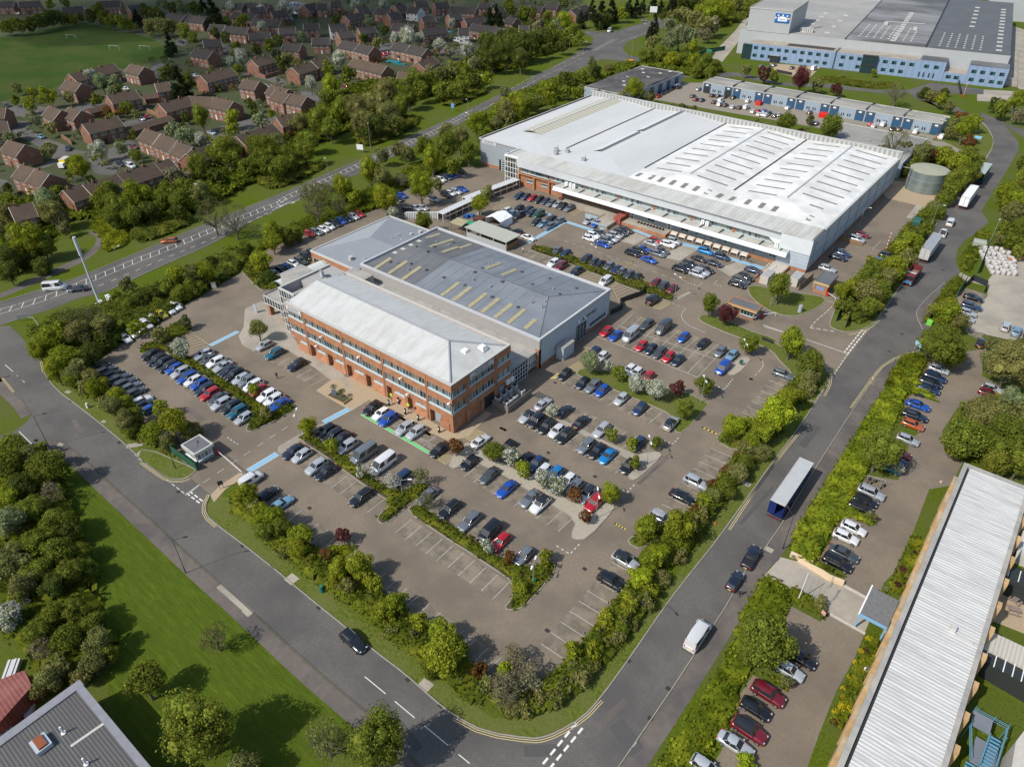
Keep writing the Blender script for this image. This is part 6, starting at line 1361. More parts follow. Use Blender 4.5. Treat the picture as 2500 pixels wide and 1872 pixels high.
M['barge'] = mat('white_bargeboard', (.62,.60,.56), .6)
M['white_wall'] = mat('white_render', (.60,.59,.56), .8)
flat('playing_field', '00: -300,340 0,290 300,240 500,180 620,170 720,190 960,250 1150,290 1240,340 1350,420 1200,470 950,540 520,560 480,670 150,750 0,790 -300,840', mat('playing_field_grass',(.022,.048,.006),.95,(.038,.068,.009),.25,.9,bump=.4,bscale=3,spec=.1,big=(.05,.068,.012),bigscale=.04,detail=8), .004, sm=1)  # cloud shade over the field is partly put into this darker grass colour
for s in ('00: 60,960 190,930 245,960 225,1000 330,1060 480,1110 600,1165 700,1170 830,1250 910,1320 890,1350 740,1350 700,1290 560,1210 470,1235 340,1305 300,1285 430,1220 300,1130 120,1040',
          '00: 40,820 340,820 380,860 230,905 90,900', '00: 1600,1010 1900,920 2100,890 2160,950 1900,1015 1700,1080 1620,1070', '00: 820,1160 900,1120 1000,1075 1060,1120 960,1180 1080,1250 860,1310',
          '00: 1140,530 1260,480 1290,540 1190,610', '00: 1700,335 1790,360 1800,430 1720,440', '00: 1830,570 2000,600 2212,680 2212,620 2100,590 1900,560', '10: 420,700 570,725 650,760 560,790 430,745',
          '10: 1010,320 1120,330 1160,400 1100,450 1040,440', '10: 1440,375 1720,360 1730,420 1500,425', '10: 690,640 860,665 880,740 760,750', '10: 330,10 460,20 500,60 330,130 300,170 230,110', '10: 1240,130 1340,120 1600,70 1560,140 1300,165',
          '00: 560,810 900,780 930,830 600,870', '00: 900,950 1180,900 1190,960 980,1000', '00: 1340,300 1450,310 1440,360 1350,350', '00: -200,1380 60,1380 60,1440 -200,1470'):
    flat('residential_street', s, M['asphalt'], .010, sm=1)
HN = 0
def house(t, x1, y1, x2, y2, w=8.5, kind='b', h=5.0, rise=2.9, loc='', ext=''):
    """ridge end points in the photograph; the body is set out from them at true size"""
    global HN; HN += 1
    zr = h+rise; p, q = P(t,x1,y1,zr), P(t,x2,y2,zr); L_ = hypot(q[0]-p[0],q[1]-p[1]); a = atan2(q[1]-p[1],q[0]-p[0]); cx, cy = (p[0]+q[0])/2, (p[1]+q[1])/2
    L_ = max(L_, 6.0)
    HP.append((cx,cy,L_/2,w/2,a)); r = empty('house' if h > 3 else 'garage_block', (cx,cy,0), a, None, 'house' if h > 3 else 'garage', 'houses of the estate')
    wall = M['white_wall'] if kind == 'w' else M['house_brick']; tl_ = M['tile_dark'] if kind in 'gw' else M['tile_brown']
    b = MB(); hw = w/2
    b.add([(-L_/2,-hw,0),(L_/2,-hw,0),(L_/2,hw,0),(-L_/2,hw,0),(-L_/2,-hw,h),(L_/2,-hw,h),(L_/2,hw,h),(-L_/2,hw,h),(-L_/2,0,zr-.1),(L_/2,0,zr-.1)],
          [(0,1,5,4),(2,3,7,6),(1,2,6,9,5),(3,0,4,8,7)]); b.build('wall', wall, r, local=True)
    e = .35; b = MB()
    k = rise/hw
    for s_ in (-1,1):
        y = s_*(hw+e); z = h-e*k; vs = [(-L_/2-.15,y,z),(L_/2+.15,y,z),(L_/2+.15,0,zr),(-L_/2-.15,0,zr),(-L_/2-.15,y,z-.18),(L_/2+.15,y,z-.18),(L_/2+.15,0,zr-.18),(-L_/2-.15,0,zr-.18)]
        b.add(vs, [(0,1,2,3),(4,7,6,5),(0,4,5,1),(1,5,6,2),(3,7,4,0)] if s_ < 0 else [(3,2,1,0),(5,6,7,4),(1,5,4,0),(2,6,5,1),(0,4,7,3)])
    rf = b.build('roof', tl_, r, local=True)
    if h > 3:
        for x in ((-L_*.22,) if L_ < 12 else (-L_*.25,L_*.2)):
            b = MB(); b.box(x-.3,x+.3,-.3,.3,zr-.5,zr+.65); b.box(x-.12,x+.12,-.12,.12,zr+.65,zr+.95); b.build('chimney', M['house_brick'], rf, local=True)
        for sx in (-1,1):
            b = MB(); b.tube((sx*(L_/2+.16),-hw-e,h-e*k-.05),(sx*(L_/2+.16),0,zr-.05),.07,n=4); b.tube((sx*(L_/2+.16),hw+e,h-e*k-.05),(sx*(L_/2+.16),0,zr-.05),.07,n=4); b.build('bargeboard', M['barge'], rf, local=True)
        # which long side faces the camera
        nx, ny = sin(a), -cos(a); s_ = -1 if (CAMP[0]-cx)*nx+(CAMP[1]-cy)*ny > 0 else 1
        n = max(2, int(L_/2.9)); rg = random.Random(HN)
        for i in range(n):
            x = -L_/2+L_*(i+.5)/n; y = s_*hw
            for z0 in (.9,3.3):
                if z0 < 1 and i % 3 == 1:
                    b = MB(); b.box(x-.45,x+.45,y,y+s_*.06,.05,2.1); b.build('door', M['dark'] if rg.random()<.6 else M['barge'], r, local=True)
                    if rg.random() < .5: b = MB(); b.box(x-1.1,x+1.1,y+s_*.0,y+s_*1.2,2.25,2.4); b.build('porch', tl_, r, local=True)
                    continue
                ww = rg.choice((.55,.75,.9)); g = MB(); g.box(x-ww,x+ww,y,y+s_*.04,z0,z0+1.15); wo = g.build('window', M['panes_house'], r, local=True)
                f = MB(); f.box(x-ww-.06,x+ww+.06,y,y+s_*.08,z0-.1,z0); f.box(x-ww-.06,x+ww+.06,y,y+s_*.08,z0+1.15,z0+1.22); [f.box(x+q_*ww-.05,x+q_*ww+.05,y,y+s_*.08,z0,z0+1.15) for q_ in (-1,0,1)]; f.build('frame', M['barge'], wo, local=True)
        gx = 1 if (CAMP[0]-cx)*cos(a)+(CAMP[1]-cy)*sin(a) > 0 else -1
        for yy, z0 in ((-1.2,3.4),(1.3,3.4),(-1.2,1.0)):
            if rg.random() < .7: x = gx*L_/2; g = MB(); g.box(x,x+gx*.05,yy-.45,yy+.45,z0,z0+1.0); g.build('window', M['panes_house'], r, local=True)
    return r, (cx, cy)
HS = [ # desc of place, then entries
 ('beside the playing field', '00: 1005,492,1112,517 530,572,870,490 512,615,628,642'),
 ('in the near street on the left', '00: 820,735,1040,692 380,816,472,850 530,825,622,852 632,957,900,896 -80,952,42,936 -70,835,40,832 60,1080,188,1115 160,1266,268,1300 272,1302,382,1342'),
 ('in the stepped terrace behind the near trees', '00: 1120,990,1238,1030 1242,1034,1368,1082 1374,1094,1485,1132 1440,1185,1598,1115 1605,1112,1790,1050 1822,1052,2100,955 10: 232,905,378,872'),
 ('in the terrace hidden behind the roadside trees', '00: 490,1465,622,1422 642,1430,900,1347 905,1345,1185,1258 1190,1256,1300,1225 01: 80,172,232,140'),
 ('in the terrace beside the big conifer', '00: 1222,800,1450,742 1460,740,1640,748 1645,748,1800,782 1202,642,1290,632 1542,580,1778,522 1882,610,2000,628'),
 ('in the stepped row at the end of the street', '10: 200,652,326,690 232,692,342,726 348,722,470,746 352,520,498,476 502,470,618,434 40,460,180,422'),
 ('in the long terrace by the blue tarpaulins', '10: 832,450,1090,510 742,312,876,334 880,336,990,362 1152,325,1268,346 1272,348,1400,376 1322,482,1440,432 1182,552,1290,562'),
 ('beyond the playing field', '00: 0,12,110,10 140,16,310,6 472,60,640,50 762,10,930,6 982,50,1100,36 1305,102,1430,118 1432,114,1590,132 1622,186,1738,192 1742,202,1920,216 1912,256,2080,246 1562,312,1700,302 1502,372,1640,396 1722,22,1880,30 1884,22,2080,30 1802,92,1980,110 2032,152,2170,160'),
 ('in the far part of the estate', '10: 252,216,380,210 442,182,560,176 702,250,820,236 862,216,990,202 762,122,900,96 1012,60,1120,70 1142,42,1222,30 1352,136,1450,126 1142,176,1300,190 1352,226,1540,206 1582,50,1780,60 1682,146,1830,130 1752,180,2000,220 2022,130,2090,140 2112,196,2180,196 442,42,540,22 544,32,630,30 652,12,740,10 20: 20,206,90,220 610,82,730,36 300,42,400,50 420,22,520,30')]
HS += [('squeezed into the far top streets', '10: 20,62,140,52 190,92,310,80 850,62,940,52 1090,104,1180,92 1450,22,1560,14 1560,112,1650,102 1800,22,1900,26 1910,62,1990,56 1300,10,1400,4 60,142,190,150')]
HS2 = [('with grey hipped look in the middle of the estate', '10: 290,332,430,340 512,292,650,290', 'g'), ('with white walls in the far part of the estate', '10: 642,190,770,182 1262,52,1350,62 1642,216,1722,216', 'w')]
def hgroup(desc, s, kind=None):
    t = '00'; i = 0; n = len([1 for k in s.split() if not k.endswith(':')])
    for tok in s.split():
        if tok.endswith(':'): t = tok[:-1]; continue
        v = list(map(float, tok.split(',')))
        far = P(t, v[0], v[1], 7)[1] > 260 or (t in ('00','10','20') and v[1] < 420)
        kd = kind or ('g' if far and v[1] < 400 else 'b')
        r, c = house(t, *v, kind=kd)
        adj = {'b':'brown roofed house','g':'dark roofed house','w':'white walled house'}[kd]
        i += 1; tag(r, ('%s %s %s' % (ORD[i-1], adj, desc + (' from the left' if n > 1 else ''))) if n > 1 else adj+' '+desc)
for d, s in HS: hgroup(d, s)
for d, s, k in HS2: hgroup(d, s, k)
for k, (v, dsc) in enumerate((((665,842,820,802),'beside the russet shrub'),((932,992,1308,890),'long low garage row with brown roof among the near gardens'),((1102,732,1220,716),'by the conifer gardens'))):
    r, c = house('00', *v, w=5.5, h=2.4, rise=1.3); tag(r, dsc if 'garage' in dsc else 'small brown roofed garage '+dsc)
# garden walls, sheds, odds and ends
for i, (t, x1, y1, x2, y2, m, lab) in enumerate((('00',470,1060,560,1120,'house_brick','brick garden wall at the corner of the near street'),('00',1960,580,2050,610,'house_brick','brick garden wall below the pale gabled house'),('00',2050,610,2200,560,'house_brick','long brick garden wall beside the far court'),('00',1140,870,1220,900,'wood','timber garden fence beside the parked red car'),('00',1650,700,1830,690,'wood','timber fence between the middle gardens'),('10',160,600,300,570,'house_brick','brick wall round the garden with pale paving'),('10',870,690,930,640,'house_brick','brick wall beside the court with the red car'))):
    b = MB(); a, c = P(t,x1,y1), P(t,x2,y2); b.strip([a,c], .22, 0, h=1.8)
    b.build('garden_wall' if m != 'wood' else 'garden_fence', M[m], label=lab, cat='wall' if m != 'wood' else 'fence')
p = P('00',500,1255,1.5); r = empty('box_van', (p[0],p[1],.02), R(-55), 'yellow box van with cream roof in the near street', 'van')
b = MB(); b.box(-2.4,1.4,-1.1,1.1,.7,3.0); b.build('box_body', mat('van_yellow',(.62,.46,.03),.5), r, local=True); b = MB(); b.box(-2.4,1.4,-1.1,1.1,3.0,3.06); b.build('roof', M['stone'], r, local=True)
b = MB(); b.box(1.45,2.9,-1.0,1.0,.5,2.1); b.build('cab', M['white'], r, local=True)
for x in (-1.6,2.1):
    for y in (-1,1): b = MB(); b.tube((x,y*.9-.12,.4),(x,y*.9+.12,.4),.4,n=12); b.build('wheel', M['tyre'], r, local=True)
for i, (x, y) in enumerate(((550,302),(885,388),(1120,390))):
    p = P('00',x,y); r = empty('goal_frame', (p[0],p[1],0), R(20), ('far','near','fallen looking')[i]+' white goal frame on the playing field', 'goal')
    b = MB(); 
    for s_ in (-3.6,3.6): b.tube((s_,0,0),(s_,0,2.3),.04); b.tube((s_,0,2.3),(s_,1.6,0),.03)
    b.tube((-3.6,0,2.3),(3.6,0,2.3),.04); b.build('frame', M['white'], r, local=True)
for i, (t, x, y, l, w_, c, lab) in enumerate((('10',1140,480,8,2.5,(.01,.20,.26),'long teal tarpaulin in the back gardens'),('10',1575,252,3,3,(.05,.35,.50),'sky blue playhouse cover beside the white walled house'),('10',1190,500,7,1.5,(.01,.16,.20),'second teal tarpaulin laid beside the first'))):
    p = P(t,x,y); b = MB(); b.obox(p, l, w_, .5, .3); b.build('garden_cover', mat('cover_%d'%i, c, .5), label=lab, cat='tarpaulin')
# ================================================================= VEGETATION
def foliage(name, blossom=None, amt=.35, attr=False):
    m = bpy.data.materials.new(name); m.use_nodes = True; nt = m.node_tree; N = nt.nodes; L = nt.links
    for n in list(N): N.remove(n)
    out = N.new('ShaderNodeOutputMaterial'); oi = N.new('ShaderNodeAttribute' if attr else 'ShaderNodeObjectInfo'); geo = N.new('ShaderNodeNewGeometry')
    
    if attr: oi.attribute_name = 'Col'
    hsv = N.new('ShaderNodeHueSaturation'); L.new(oi.outputs['Color'], hsv.inputs['Color'])
    v = N.new('ShaderNodeMapRange'); v.inputs[3].default_value = 1-amt*1.2; v.inputs[4].default_value = 1+amt*1.4; L.new(geo.outputs['Random Per Island'], v.inputs[0])
    L.new(v.outputs[0], hsv.inputs['Value'])
    mu = N.new('ShaderNodeMath'); mu.operation = 'MULTIPLY'; mu.inputs[1].default_value = 7.31; fr = N.new('ShaderNodeMath'); fr.operation = 'FRACT'
    L.new(geo.outputs['Random Per Island'], mu.inputs[0]); L.new(mu.outputs[0], fr.inputs[0])
    h = N.new('ShaderNodeMapRange'); h.inputs[3].default_value = .482; h.inputs[4].default_value = .518; L.new(fr.outputs[0], h.inputs[0]); L.new(h.outputs[0], hsv.inputs['Hue'])
    last = hsv.outputs[0]
    if blossom:
        gt = N.new('ShaderNodeMath'); gt.operation = 'LESS_THAN'; gt.inputs[1].default_value = blossom[1]
        m3 = N.new('ShaderNodeMath'); m3.operation = 'MULTIPLY'; m3.inputs[1].default_value = 13.7; f3 = N.new('ShaderNodeMath'); f3.operation = 'FRACT'
        L.new(geo.outputs['Random Per Island'], m3.inputs[0]); L.new(m3.outputs[0], f3.inputs[0]); L.new(f3.outputs[0], gt.inputs[0])
        mx = N.new('ShaderNodeMix'); mx.data_type = 'RGBA'; L.new(gt.outputs[0], mx.inputs[0]); L.new(last, mx.inputs[6]); mx.inputs[7].default_value = (*blossom[0],1); last = mx.outputs[2]
    d = N.new('ShaderNodeBsdfDiffuse'); L.new(last, d.inputs[0]); t = N.new('ShaderNodeBsdfTranslucent'); L.new(last, t.inputs[0])
    ms = N.new('ShaderNodeMixShader'); ms.inputs[0].default_value = .40; L.new(d.outputs[0], ms.inputs[1]); L.new(t.outputs[0], ms.inputs[2]); L.new(ms.outputs[0], out.inputs[0])
    return m
FCW = 0; M['leaf'] = foliage('leaves'); M['leaf_w'] = foliage('blossom_leaves', ((.66,.66,.58),.50)); M['leaf_y'] = foliage('yellow_flower_leaves', ((.62,.50,.02),.8)); M['leaf_v'] = foliage('bedding_leaves', ((.065,.02,.03),.28))
def patchy(name, blossom=None):
    m = foliage(name, blossom, .42); nt = m.node_tree; N = nt.nodes; L = nt.links
    hsv = [n for n in N if n.type == 'HUE_SAT'][0]; oi = [n for n in N if n.type == 'OBJECT_INFO'][0]; geo = [n for n in N if n.type == 'NEW_GEOMETRY'][0]
    nz = N.new('ShaderNodeTexNoise'); nz.inputs['Scale'].default_value = .38; nz.inputs['Detail'].default_value = 3; L.new(geo.outputs['Position'], nz.inputs['Vector'])
    rp = N.new('ShaderNodeValToRGB'); rp.color_ramp.elements[0].position = .36; rp.color_ramp.elements[1].position = .66
    rp.color_ramp.elements[0].color = (.55,.62,.60,1); rp.color_ramp.elements[1].color = (1.35,1.25,1.0,1)
    L.new(nz.outputs[0], rp.inputs[0]); mx = N.new('ShaderNodeMix'); mx.data_type = 'RGBA'; mx.blend_type = 'MULTIPLY'; mx.inputs[0].default_value = 1
    L.new(oi.outputs['Color'], mx.inputs[6]); L.new(rp.outputs[0], mx.inputs[7]); L.new(mx.outputs[2], hsv.inputs['Color'])
    return m
M['leaf_h'] = patchy('hedge_leaves'); M['leaf_v'] = patchy('bedding_leaves_patchy', ((.060,.020,.028),.22))
M['bark'] = mat('bark', (.10,.085,.065), .95, (.16,.14,.11), 3, .8)
def np_mesh(name, V, F, mats, midx=None):
    me = bpy.data.meshes.new(name); V = np.asarray(V, np.float32); F = np.asarray(F, np.int32)
    me.vertices.add(len(V)); me.vertices.foreach_set('co', V.ravel())
    k = F.shape[1]; me.loops.add(F.size); me.loops.foreach_set('vertex_index', F.ravel())
    me.polygons.add(len(F)); me.polygons.foreach_set('loop_start', np.arange(0, F.size, k, dtype=np.int32)); me.polygons.foreach_set('loop_total', np.full(len(F), k, np.int32))
    for m in mats: me.materials.append(m)
    me.update(calc_edges=True); me.validate()
    return me
def quads(C, Nn, size, rng, asp=.75):
    """leaf quads at C with normals Nn"""
    n = len(C); a = rng.normal(size=(n,3)); u = np.cross(Nn, a); u /= np.linalg.norm(u,axis=1)[:,None]+1e-9; w = np.cross(Nn, u)
    s = size*(.6+.8*rng.random((n,1)))
    u = u*s; w = w*s*asp
    V = np.stack([C-u-w*.3, C+w, C+u+w*.3, C-w],1).reshape(-1,3)
    F = np.arange(4*n).reshape(-1,4); return V, F
def crown(seed, n, leaf, nl=18, rl=(.26,.42), flat=.92, cz=1.25, core=True, shape='round'):
    rng = np.random.default_rng(seed); L_ = []
    for i in range(nl):
        d = rng.normal(size=3); d /= np.linalg.norm(d); rr = rng.uniform(.25,.68)
        if shape == 'col': p = d*rr*np.array([.55,.55,1.5])
        elif shape == 'cone':
            z = rng.uniform(-1,1.15); k = (1.25-z)/2.2*.75; a = rng.uniform(0,2*pi); p = np.array([cos(a)*k*.75, sin(a)*k*.75, z*1.25])
        else: p = d*rr*np.array([1,1,flat])
        r = rng.uniform(*rl)*(1 if shape != 'cone' else max(.35,(1.3-p[2]/1.25)/1.9))
        L_.append((p, r))
    Cs = []; Ns = []; per = int(n/nl*1.7)
    cen = np.array([l[0] for l in L_]); rad = np.array([l[1] for l in L_])
    for p, r in L_:
        d = rng.normal(size=(per,3)); d[:,2] += .25; d /= np.linalg.norm(d,axis=1)[:,None]
        c = p + d*r*(.88+.24*rng.random((per,1))**1.0)
        c += rng.normal(size=c.shape)*np.where(rng.random((per,1)) < .4, .055, .02)
        Cs.append(c); Ns.append(d)
    C = np.concatenate(Cs); Nn = np.concatenate(Ns)
    dist = np.linalg.norm(C[:,None,:]-cen[None],axis=2)/rad[None]
    keep = (dist < .82).sum(1) == 0; C = C[keep][:n*2]; Nn = Nn[keep][:n*2]
    Nn = Nn + rng.normal(size=Nn.shape)*.55; Nn /= np.linalg.norm(Nn,axis=1)[:,None]
    V, F = quads(C, Nn, leaf, rng)
    if core:
        bm = bmesh.new(); bmesh.ops.create_icosphere(bm, subdivisions=1, radius=1); iv = np.array([v.co[:] for v in bm.verts]); fi = [[v.index for v in f.verts] for f in bm.faces]; bm.free()
        vs = [V]; fs = [F]; b = len(V)
        for p, r in L_:
            vs.append(iv*r*.66+p); f = np.array(fi)+b; fs.append(np.concatenate([f, f[:,2:3]],1)); b += len(iv)
        V = np.concatenate(vs)
        tri = np.concatenate(fs[1:])[:, :3]
        V[:,2] += cz
        me = bpy.data.meshes.new('crown'); 
        allf = list(map(tuple, F)) + list(map(tuple, tri)); me.from_pydata(V.tolist(), [], [list(map(int,f)) for f in allf]); me.update()
        return me
    V[:,2] += cz
    me = bpy.data.meshes.new('crown'); me.from_pydata(V.tolist(), [], F.tolist()); me.update(); return me
def trunk(seed, sparse=False, h=1.25):
    rng = random.Random(seed); b = MB()
    b.tube((0,0,-.02),(0,0,.35),.075,.055,7); b.tube((0,0,.35),(.03,.02,h),.055,.03,6)
    for i in range(16 if sparse else 7):
        a = rng.uniform(0,2*pi); z0 = rng.uniform(.35,1.0); l = rng.uniform(.45,.8); up = rng.uniform(.3,.9)
        q = (cos(a)*l, sin(a)*l, z0+up); b.tube((0,0,z0),q,.026,.010,4)
        if sparse:
            for j in range(4):
                t = rng.uniform(.4,.9); p = (q[0]*t,q[1]*t,z0+up*t); a2 = a+rng.uniform(-1.2,1.2); b.tube(p,(p[0]+cos(a2)*.3,p[1]+sin(a2)*.3,p[2]+rng.uniform(.05,.35)),.011,.005,3)
    o = b.build('trunk', M['bark']); me = o.data; bpy.data.objects.remove(o); return me
CR = {}
spec = {'S': (1000,.080,14), 'M': (4200,.044,28), 'L': (11000,.027,52)}
for k, (n, lf, nl) in spec.items():
    CR[k] = [crown(10*i+len(k)+ord(k), n, lf, nl, (.17,.40) if k != 'L' else (.13,.34), flat=.85+.12*(i%2)) for i in range(4 if k != 'L' else 3)]
    CR[k+'s'] = [crown(77+i+ord(k), int(n*.42), lf*.85, int(nl*.9), (.2,.36), core=False) for i in range(2)]
CR['cone'] = [crown(300+i, 2600, .055, 34, (.22,.34), shape='cone', cz=1.55) for i in range(2)]
CR['col'] = [crown(320+i, 1500, .06, 18, (.26,.36), shape='col', cz=1.5) for i in range(2)]
TR = [trunk(i) for i in range(3)]; TRs = [trunk(9+i, True) for i in range(2)]
FC = {  # colour, material, description
 'l': ((.225,.255,.025),'leaf','lime green'), 'g': ((.160,.186,.028),'leaf','mid green'), 'd': ((.092,.113,.024),'leaf','dark green'), 'o': ((.205,.205,.066),'leaf','olive green'),
 'p': ((.22,.255,.125),'leaf','pale silvery green'), 'w': ((.17,.20,.09),'leaf_w','white blossomed'), 'W': ((.16,.16,.09),'leaf_w','white blossomed twiggy'), 'c': ((.105,.034,.034),'leaf','dark copper leaved'), 'r': ((.170,.085,.030),'leaf','russet leaved'),
 'y': ((.270,.330,.025),'leaf','bright yellow green'), 'b': ((.230,.210,.125),'leaf','beige twiggy'), 's': ((.15,.155,.055),'leaf','sparse see-through'), 'k': ((.028,.042,.018),'leaf','dark conical evergreen')}
MESHV = {}
def withmat(me, m):
    k = (me.name, m)
    if k not in MESHV:
        c = me.copy(); c.name = 'crown'; c.materials.clear(); c.materials.append(M[m]); MESHV[k] = c
    return MESHV[k]
NTREE = 0; TREES = []; TREE_MIN = .0146
def tree(x, y, r, code, label, group='trees', low=False, tall=0):
    global NTREE; NTREE += 1
    col, mm, dn = FC[code]
    if code == 'k': me = rnd.choice(CR['cone'])
    else:
        k = 'S' if r < 2.0 else ('M' if r < 4.6 else 'L')
        if code in 'sWb': k += 's'
        me = rnd.choice(CR[k])
    nm_ = ('shrub' if (low and r < 2.2) else 'bush') if low else {'k':'evergreen_tree','w':'blossom_tree','W':'blossom_tree'}.get(code,'tree')
    if nm_ == 'tree':
        rank = r/depth(x,y,4); TREES.append((rank, x, y, r, code, label, group, low))
        if rank < TREE_MIN: return
    t = empty(nm_, (x,y,0), rnd.uniform(0,6.28), label, nm_.replace('_',' '), group)
    sz = rnd.uniform(.92,1.2)
    c = link('crown', withmat(me, mm), t); j = rnd.uniform(.86,1.16); c.color = (col[0]*j*rnd.uniform(.94,1.06), col[1]*j, col[2]*j, 1)
    if code == 'k': sz *= .72
    c.scale = (r*rnd.uniform(.88,1.14),r*rnd.uniform(.88,1.14),r*sz); c.location = (0,0,(-.58*r if low else tall*r))
    tk_ = link('trunk', rnd.choice(TRs if code in 'sb' else TR), t); tk_.scale = (r,r,r*((.9+tall*.8) if not low else .6))
    return t
def grove(desc, data, low=False, group=None, tall=0):
    """desc: where; tokens 'tile:' or 'x,y,rC' radius in tile pixels + colour code (+ '_' low)"""
    t = '00'; ent = []
    for tok in data.split():
        if tok.endswith(':'): t = tok[:-1]; continue
        x, y, rc = tok.split(','); lw = low
        if rc.endswith('_'): lw = True; rc = rc[:-1]
        c = rc[-1]; r_ = float(rc[:-1])/3.16
        p = P(t, float(x), float(y), 4); r = r_*depth(p[0],p[1],4)/FPX
        for _ in range(2):
            zc = ((1.25 if c != 'k' else 1.4)+tall)*r if not lw else .66*r
            p = P(t, float(x), float(y), zc); r = r_*depth(p[0],p[1],zc)/FPX
        ent.append((p, r, c, lw))
    cs = [e[2] for e in ent]
    for i, (p, r, c, lw) in enumerate(ent):
        k = cs[:i+1].count(c); n = cs.count(c); dn = FC[c][2]
        noun = 'shrub' if (lw and r < 2.2) else 'tree'
        pre = '' if n == 1 else ('last ' if k == n else (ORD[k-1]+' ' if k <= len(ORD) else 'number %d ' % k))
        tree(p[0], p[1], r, c, '%s%s %s %s' % (pre, dn, noun, desc), group or 'trees and shrubs', lw, tall)
grove('from the left at the far edge of the playing field', '00: 20,210,50g 70,200,60g 150,190,65g 235,180,65d 310,160,65d 380,140,65d 440,130,60d 500,145,50d 560,150,45g 620,130,40d 380,30,40g 500,20,40g 700,120,60d 760,70,55g 790,140,60g 860,155,60g 940,170,65g 1000,190,50g 1050,120,65k 1130,80,60d 1210,110,70d 1150,200,60o 1240,200,70o 1320,200,60o 1305,330,70k 1420,240,65g 1490,290,50g')
grove('from the left among the far streets', '00: 1260,20,60p 1400,50,60p 1640,80,100k 1560,30,50k 1780,60,50w 1870,165,60g 1750,170,45g 2010,80,50w 2020,215,50w 2180,60,60w 1820,370,55g 1660,250,45d 1740,290,50d 2070,345,60g 1980,380,50d 2150,315,50d 1500,60,60d 1330,60,50d')
grove('from the left among the middle houses', '00: 1780,475,45w 1860,450,75w 1830,535,50g 2180,480,65d 1370,620,130k 1300,560,80d 1440,640,90d 780,630,85p 700,600,60w 880,640,70p 900,690,50g 860,700,50p 1040,560,40d')
grove('from the left in the near gardens', '00: 250,715,48l 360,735,80l 225,800,62l 110,770,45g 130,680,45s 740,760,52g 530,745,55o 980,825,60g 1050,880,40o 830,860,45r 270,935,45p 390,990,60o 370,1150,70o 60,1060,60p 765,1165,68w 930,1140,60p 1040,1200,50g 620,1310,105l 700,1385,40g 1430,900,50d 1940,805,55d')
grove('from the left by the near terraces', '00: 1330,990,70p 1430,1035,80p 1545,1070,60w 1550,910,92g 1790,910,72l 1790,1000,58l 2000,920,72p 2085,875,40l')
grove('from the left in the thick belt behind the near terraces', '00: 60,1540,60g 50,1450,50d 350,1520,90o 440,1470,60g 760,1540,80g 840,1470,100g 930,1420,70g 1060,1500,110l 1180,1540,70g 1200,1360,70b 1340,1360,80b 1300,1500,90g 1430,1440,80g 1530,1290,110g 1640,1200,90g 1760,1200,130g 1880,1290,80g 2050,1180,130g 2130,1330,80g 1560,1480,90o 1660,1350,80d 1450,1360,60b 1950,1100,60b')
grove('from the left, far gardens beyond the main road', '10: 430,275,42p 950,160,50p 850,40,55w 1060,40,50w 310,70,60w 1010,335,50o 910,290,45d 1070,230,45d 700,150,40d 1250,290,80w 1150,300,50w 1340,300,60w 1490,345,60w 1590,190,40w 1710,375,65w 1560,400,50b 1760,480,60b 1430,540,60b 1880,130,90k 1960,190,80k 2030,60,60g 2140,110,65g')
grove('from the left, gardens nearest the main road', '10: 310,470,70o 640,530,72g 780,570,78g 660,670,98l 720,460,75w 500,655,62w 240,620,25p 350,650,25p')
grove('from the left in the wood north of the main road', '10: 60,1140,90g 150,1160,95g 60,1270,90g 240,1130,100o 170,1270,100g 290,1200,110g 270,1290,90g 350,1250,80g 350,970,65o 420,950,90o 480,1080,95g 450,1170,100g 620,765,75g 700,750,70g 570,930,120g 650,990,100g 740,850,100g 680,890,80l 780,780,60o 860,850,110o 900,940,110o 960,780,90o 1050,800,90o 1100,890,110o 1180,820,90g 1170,970,80d 1010,970,90d 930,1020,70d 1080,690,110o 1130,640,60s 1210,670,80g 1250,730,100g 1300,635,90g 1350,700,80g 1400,620,80g', group='trees of the wood north of the main road')
grove('from the left in the far half of the roadside wood', '10: 1510,560,70o 1500,700,80g 1600,540,70o 1580,690,80g 1670,650,80g 1700,560,70g 1750,620,70d 1850,610,60l 1780,500,60s 1840,420,70d 1860,330,85d 1900,460,90d 1960,340,90d 2010,450,90d 2060,350,100d 2120,460,90d 2160,350,100d 20: 30,420,70d 60,300,80d 110,430,70d 150,320,90d 220,420,70o 240,300,80o 310,400,70d 320,310,80d 400,290,80d 480,260,80g 430,380,60d 540,350,60d 560,160,90l 510,190,70p 620,250,80g 660,310,60g 360,220,80b 430,130,50g 260,110,60g 310,100,50g 130,30,50g 40,130,70k', group='trees of the wood north of the main road')
grove('from the left around the far junction', '20: 690,140,55k 780,50,70k 850,90,90k 930,60,80k 1000,100,60l 880,150,60d 1060,50,60k 1120,50,60k 1170,30,50k 1250,20,50k 1310,40,50k 1400,20,60k 1255,200,75k 1340,110,50d 1370,190,60p 1450,270,90p 1540,280,80p 1380,310,70p 1240,330,60o 1400,130,60o 1480,110,70o 1560,150,80o 1600,90,60l 1640,200,80o 1700,90,90l 1720,190,70b 1800,60,90l 1650,260,60b 1480,30,70d 1560,30,60d 1900,20,60o 1560,360,60l 1480,400,50g 560,20,50d 650,90,50b')
grove('from the left in the clump beyond the dark roofed unit', '20: 1200,430,80g 1300,440,72g 1390,475,80l 1480,475,70g 1560,485,70l 1650,500,80g 1720,515,70g 1690,575,60g 1580,565,60g 1400,545,50g', low=True)
grove('from the left before the blue office front', '30: 70,540,50o 205,570,60c 290,590,50g 490,620,88c 620,650,60o 770,685,52c 1055,560,30l 1240,700,100s 1500,745,60o_ 1580,770,60l 1640,820,50o 1450,720,60d_ 1600,720,40d_')
